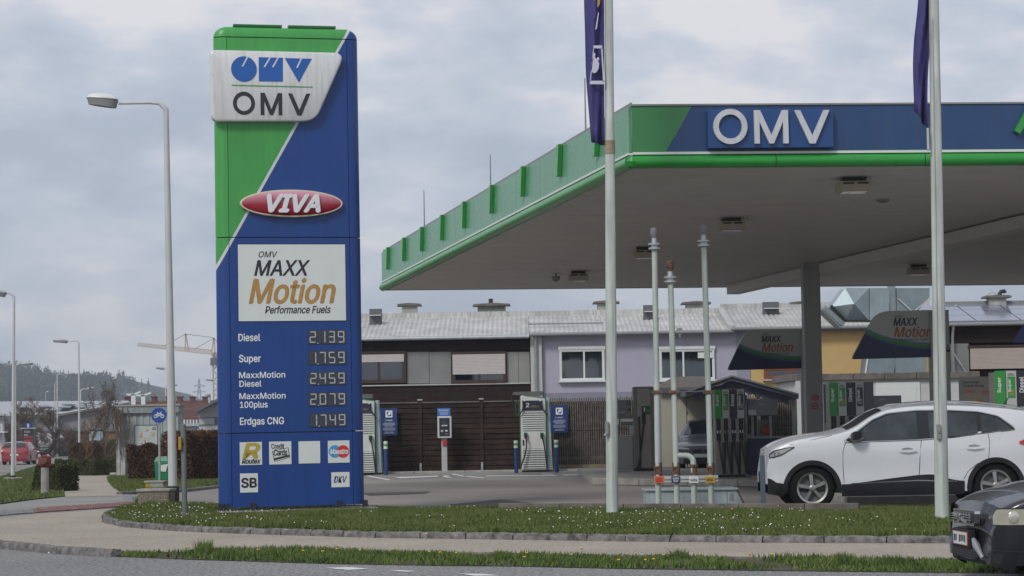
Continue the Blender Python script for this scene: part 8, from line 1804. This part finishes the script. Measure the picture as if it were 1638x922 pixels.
# totem sign
Y = 152; q = P(45, 735, Y); t = T('totem_sign', 'dark totem sign with round emblem and red lettering between the parked cars', 'sign', (q.x, Y, gz(q.x, Y))); fr = Fr(t.location)
s = fr.rect(36.5, 677.5, 54, 740); tmn = mat('totem_dark', (.022, .026, .04), .4, var=.1)
b = B(); b.prism([(s[0], 0), (s[2], 0), (fr.p(54, 690)[0], fr.p(54, 687)[1]), (fr.p(52, 690)[0], fr.p(50, 686)[1]), (fr.p(52, 680)[0], s[3]), (s[0], s[3])], 0, .3); bo = mk('board', b, tmn, t); q = fr.p(45, 681); b = B(); b.prism(circ(q[0], q[1], .20, n=20), -.01, -.001); mk('emblem', b, cyb, bo); b = B(); b.prism(circ(q[0], q[1], .07, .14, n=12), -.014, -.0105); mk('emblem_core', b, greyprint, bo)
s = fr.rect(33.5, 684.7, 59, 685.8); b = B(); b.box(s[0], s[2], -.3, -.2, s[1], s[3]); mk('cross_bar', b, lgrey, t)
for txt_, y0, y1, m_ in (('HOTEL', 689, 692.5, greyprint), ('BAR', 695, 697, greyprint), ('RESTAURANT', 698, 701, redp), ('PARKPLATZ', 703, 706, redp), ('GARTEN', 707, 709.5, redp), ('OPEN', 715, 721, greyprint)):
    s = fr.rect(39, y0, 52.5, y1); n_ = {'HOTEL': 5, 'BAR': 3}.get(txt_, 7); b = B()
    for i in range(n_): w_ = (s[2] - s[0]) / 7; b.box(s[0] + i * w_, s[0] + i * w_ + w_ * .7, -.008, -.001, s[1], s[3] - (i % 2) * .02)
    mk('illegible_print', b, m_, bo)
# ================================================================== PARKED CARS
car2 = saloon('red_hatchback', 'red hatchback seen from behind at the left edge, next to the lawn', (0, 0, 0), R(-90), carpaint('red_paint_car', (.22, .012, .02), rough=.3), est=True)
def putcar(c, px, py, rz, w_px=None, dl=0):
    g = G(px, py); c.t.location = g; c.t.rotation_euler = (0, 0, rz)
putcar(car2, 23, 744, R(-90 + 4)); L_ = car2.L
v = Vector((math.cos(R(-86)), math.sin(R(-86)), 0)); car2.t.location -= v * L_; car2.t.scale = (1.0, 1.0, 1.0)
cpd = [(-2, 727, 'silver', (.25, .26, .27), 35, 'silver car with dark windows at the very left edge behind the red car', False), (62, 731, 'black', (.03, .032, .036), -28, 'dark saloon directly right of the totem sign', False), (80, 728, 'dgrey', (.06, .065, .07), -28, 'dark grey estate right of the dark saloon', True), (96, 725, 'silver2', (.33, .34, .35), -30, 'silver estate near the end of the parked row', True), (112, 722, 'white', (.5, .51, .52), -32, 'white estate, last in the parked row by the hedge', True)]
for px, py, nm, col, rot, lb_, es in cpd:
    Y = 5040 / 31 if False else None; g = G(px, py); c = saloon('parked_car', lb_, (g.x, g.y, g.z), R(40), carpaint('paint_' + nm, col, metal=.2), group='cars parked behind the hedges', est=es); c.t.location.z = g.z
# ================================================================== FAR: crane, pylon, hill
Y = 420; q = P(344, 690, Y); t = T('tower_crane', 'pale tower crane with long jib rising behind the houses', 'crane', (q.x, Y, -1)); fr = Fr(t.location); cm = mat('crane_cream', (.42, .34, .26), .6, var=.15); cg = mat('crane_grey', (.20, .19, .18), .6, var=.2)
def c3(px, py, y=0): a = fr.p(px, py); return (a[0], y, a[1])
zT = fr.p(344, 566)[1]; zb_ = 0; hw_ = .42; b = B()
xm0 = fr.p(342.5, 620)[0] + hw_; xm = fr.p(344, 566)[0]
for sx in (-1, 1):
    for sy in (-1, 1): b.obox((xm0 + sx * hw_, sy * hw_, 0), (xm + sx * hw_, sy * hw_, zT), .16, .16)
mk('mast', b, cm, t, kind='stuff'); b = B(); n_ = int(zT / 1.0)
for i in range(n_):
    z0_, z1_ = zT * i / n_, zT * (i + 1) / n_; s_ = 1 if i % 2 else -1; xx = xm0 + (xm - xm0) * i / n_
    b.obox((xx - hw_ * s_, -hw_, z0_), (xx + hw_ * s_, -hw_, z1_), .10, .10); b.obox((xx - hw_ * s_, hw_, z0_), (xx + hw_ * s_, hw_, z1_), .10, .10); b.obox((xx - hw_, -hw_ * s_, z0_), (xx - hw_, hw_ * s_, z1_), .10, .10)
mk('mast_bracing', b, cm, t, kind='stuff')
jt0, jt1 = c3(220, 551.5), c3(340, 562); jb0, jb1 = c3(220, 553.5), c3(340, 567.5); b = B(); b2 = B()
for s_ in (-1, 1):
    b.obox((jb0[0], s_ * .3, jb0[2]), (jb1[0], s_ * .5, jb1[2]), .12, .12)
b.obox((jt0[0], 0, jt0[2] + .3), (jt1[0], 0, jt1[2] + .2), .12, .12); mk('jib', b, cm, t, kind='stuff')
for i in range(60):
    f0, f1 = i / 60, (i + 1) / 60; lo0 = Vector(jb0).lerp(Vector(jb1), f0); hi = Vector(jt0).lerp(Vector(jt1), (f0 + f1) / 2) + Vector((0, 0, .2)); lo1 = Vector(jb0).lerp(Vector(jb1), f1); b2.obox(lo0, hi, .06, .06); b2.obox(hi, lo1, .06, .06)
mk('jib_bracing', b2, cm if True else cg, t, kind='stuff')
b = B(); b.obox(jb1, c3(360, 571), .5, .8); b.obox(c3(341, 566), c3(347, 570), .9, .9); mk('counter_jib', b, cg, t); b = B(); k_ = c3(342.5, 579); b.box(k_[0] - .6, k_[0] + .5, -.9, .1, k_[2] - .7, k_[2] + .7); mk('cab', b, dgrey, t)
for (ax_2, ay_2, bx_2, by_2, nm_) in ((297, 534, 296.5, 561, 'tie_post'), (297, 534, 302, 561.5, 'tie_post'), (342.5, 541, 338, 566, 'tower_top'), (342.5, 541, 344, 566, 'tower_top')): b = B(); b.obox(c3(ax_2, ay_2), c3(bx_2, by_2), .22, .22); mk(nm_, b, cm, t)
b = B(); 
for p1, p2 in (((297, 534.5), (342.5, 540.5)), ((342.5, 541), (311, 559)), ((297, 534.5), (262, 554)), ((342.5, 541), (356, 560))): b.tube([c3(*p1), c3(*p2)], .05, 4)
mk('tie_cable', b, cg, t)
Y = 1300; q = P(319, 690, Y); t = T('power_pylon', 'faint lattice electricity pylon on the horizon', 'pylon', (q.x, Y, -2)); fr = Fr(t.location); b = B(); pm2 = mat('pylon_steel', (.22, .24, .27), .6, var=.05)
tz = fr.p(319, 607)[1]; 
for sx in (-1, 1):
    for sy in (-1, 1): b.obox((sx * 2.2, sy * 2.2, 0), (sx * .2, sy * .2, tz), .35, .35)
for i in range(10): f0, f1 = i / 10, (i + 1) / 10; w0, w1 = 2.2 - 2 * f0, 2.2 - 2 * f1; s_ = 1 if i % 2 else -1; b.obox((-w0 * s_, -w0, tz * f0), (w1 * s_, -w1, tz * f1), .22, .22)
for py, hwp in ((618, 9), (627.5, 11)): z_ = fr.p(319, py)[1]; h_ = hwp / fr.k; b.obox((-h_, 0, z_), (0, 0, z_ + 1.1), .3, .3); b.obox((h_, 0, z_), (0, 0, z_ + 1.1), .3, .3); b.obox((-h_, 0, z_), (h_, 0, z_), .3, .3)
mk('lattice', b, pm2, t, kind='stuff')
# hill with forest
ridge = [(-200, 590), (-60, 588), (0, 589), (20, 587), (45, 586), (62, 590), (80, 596), (95, 599), (120, 601), (135, 606), (160, 606), (180, 604), (192, 599), (205, 605), (222, 610), (238, 612), (246, 622), (251, 634), (262, 642), (300, 648), (345, 651), (420, 655), (700, 660), (1100, 655), (1800, 640)]
hillm = mat('hill_ground', (.055, .048, .038), .95, var=.4, scale=.01)
YH = 1500; rows = []; pxs = list(range(-200, 1800, 12))
def ridge_z(px): return P(px, lerp(ridge, px) + 5, YH).z
for f, yy in ((0, 900), (.35, 1050), (.7, 1250), (.93, 1400), (1, 1500), (.9, 1700), (0, 2300)):
    rows.append([((px - CX) / F * YH * (1.0), yy, -3 + (ridge_z(px) + 3) * f) for px in pxs])
b = B(); b.grid(rows); tag(mk('hill', b, hillm, smooth=True), 'low wooded hill on the horizon', kind='structure')
n = 7500; rs = np.random.RandomState(11); tris = []; cols = []
con = B(); dec = B(); pxr = rs.uniform(-150, 345, n); ff = rs.rand(n) ** .8; typ = rs.rand(n)
fy = [900, 1050, 1250, 1400, 1500]; fz_ = [0, .35, .7, .93, 1]
Vc, Vd = [], []
for i in range(n):
    f = ff[i]; yy = np.interp(f, fz_, fy); x = (pxr[i] - CX) / F * YH; z = -3 + (ridge_z(pxr[i]) + 3) * f; cl_ = math.sin(pxr[i] * .11 + f * 5) + math.sin(pxr[i] * .045 + 2)
    conif = (f > .8 and typ[i] < .75) or cl_ + typ[i] * 1.4 > 1.35 or pxr[i] > 175 and typ[i] < .6
    H = rs.uniform(3.0, 5.5) if not conif else rs.uniform(4.0, 7.0) if f < .9 else rs.uniform(3.0, 6.5); r_ = H * (.30 if conif else .48); k = 5 if conif else 4
    for j in range(10 if conif else 12):
        if conif:
            t_ = rs.rand() ** .7; a = rs.uniform(0, 2 * PI); rr = r_ * (1 - t_) ; zc = z + H * t_; c_ = np.array([x + math.cos(a) * rr * .5, yy + math.sin(a) * rr * .5, zc]); s_ = max(.5, rr * 1.2)
            Vc.append([c_ + [-s_ * .6, 0, -s_ * .4], c_ + [s_ * .6, 0, -s_ * .4], c_ + [0, 0, s_ * 1.0]])
        else:
            d_ = rs.normal(0, 1, 3); d_ /= np.linalg.norm(d_); c_ = np.array([x, yy, z + H * .6]) + d_ * r_ * .7; Vd.append([c_ + rs.normal(0, .8, 3), c_ + rs.normal(0, .8, 3), c_ + rs.normal(0, .8, 3)])
triobj('hill_conifers', np.array(Vc), leafmat('conifer_dark', [(.010, .018, .012), (.018, .028, .018), (.028, .038, .024)]), label='dark conifers covering the ridge of the hill', cat='forest', kind='stuff')
triobj('hill_broadleaf', np.array(Vd), leafmat('bare_wood', [(.05, .035, .03), (.075, .055, .045), (.09, .075, .055)]), label='leafless brown woodland on the hillside', cat='forest', kind='stuff')
# air
b = B(); b.box(-1500, 1500, -30, 2600, -6, 130); hz = mk('haze', b, []); hz['kind'] = 'stuff'; hz['label'] = 'thin blue haze in the air'
hmz = bpy.data.materials.new('haze_air'); hmz.use_nodes = True; t_ = hmz.node_tree; t_.nodes.clear(); o_ = t_.nodes.new('ShaderNodeOutputMaterial'); pv = t_.nodes.new('ShaderNodeVolumePrincipled'); pv.inputs['Density'].default_value = .00036; pv.inputs['Color'].default_value = (.80, .90, 1, 1); pv.inputs['Anisotropy'].default_value = .1; t_.links.new(pv.outputs[0], o_.inputs['Volume']); hz.data.materials.append(hmz)
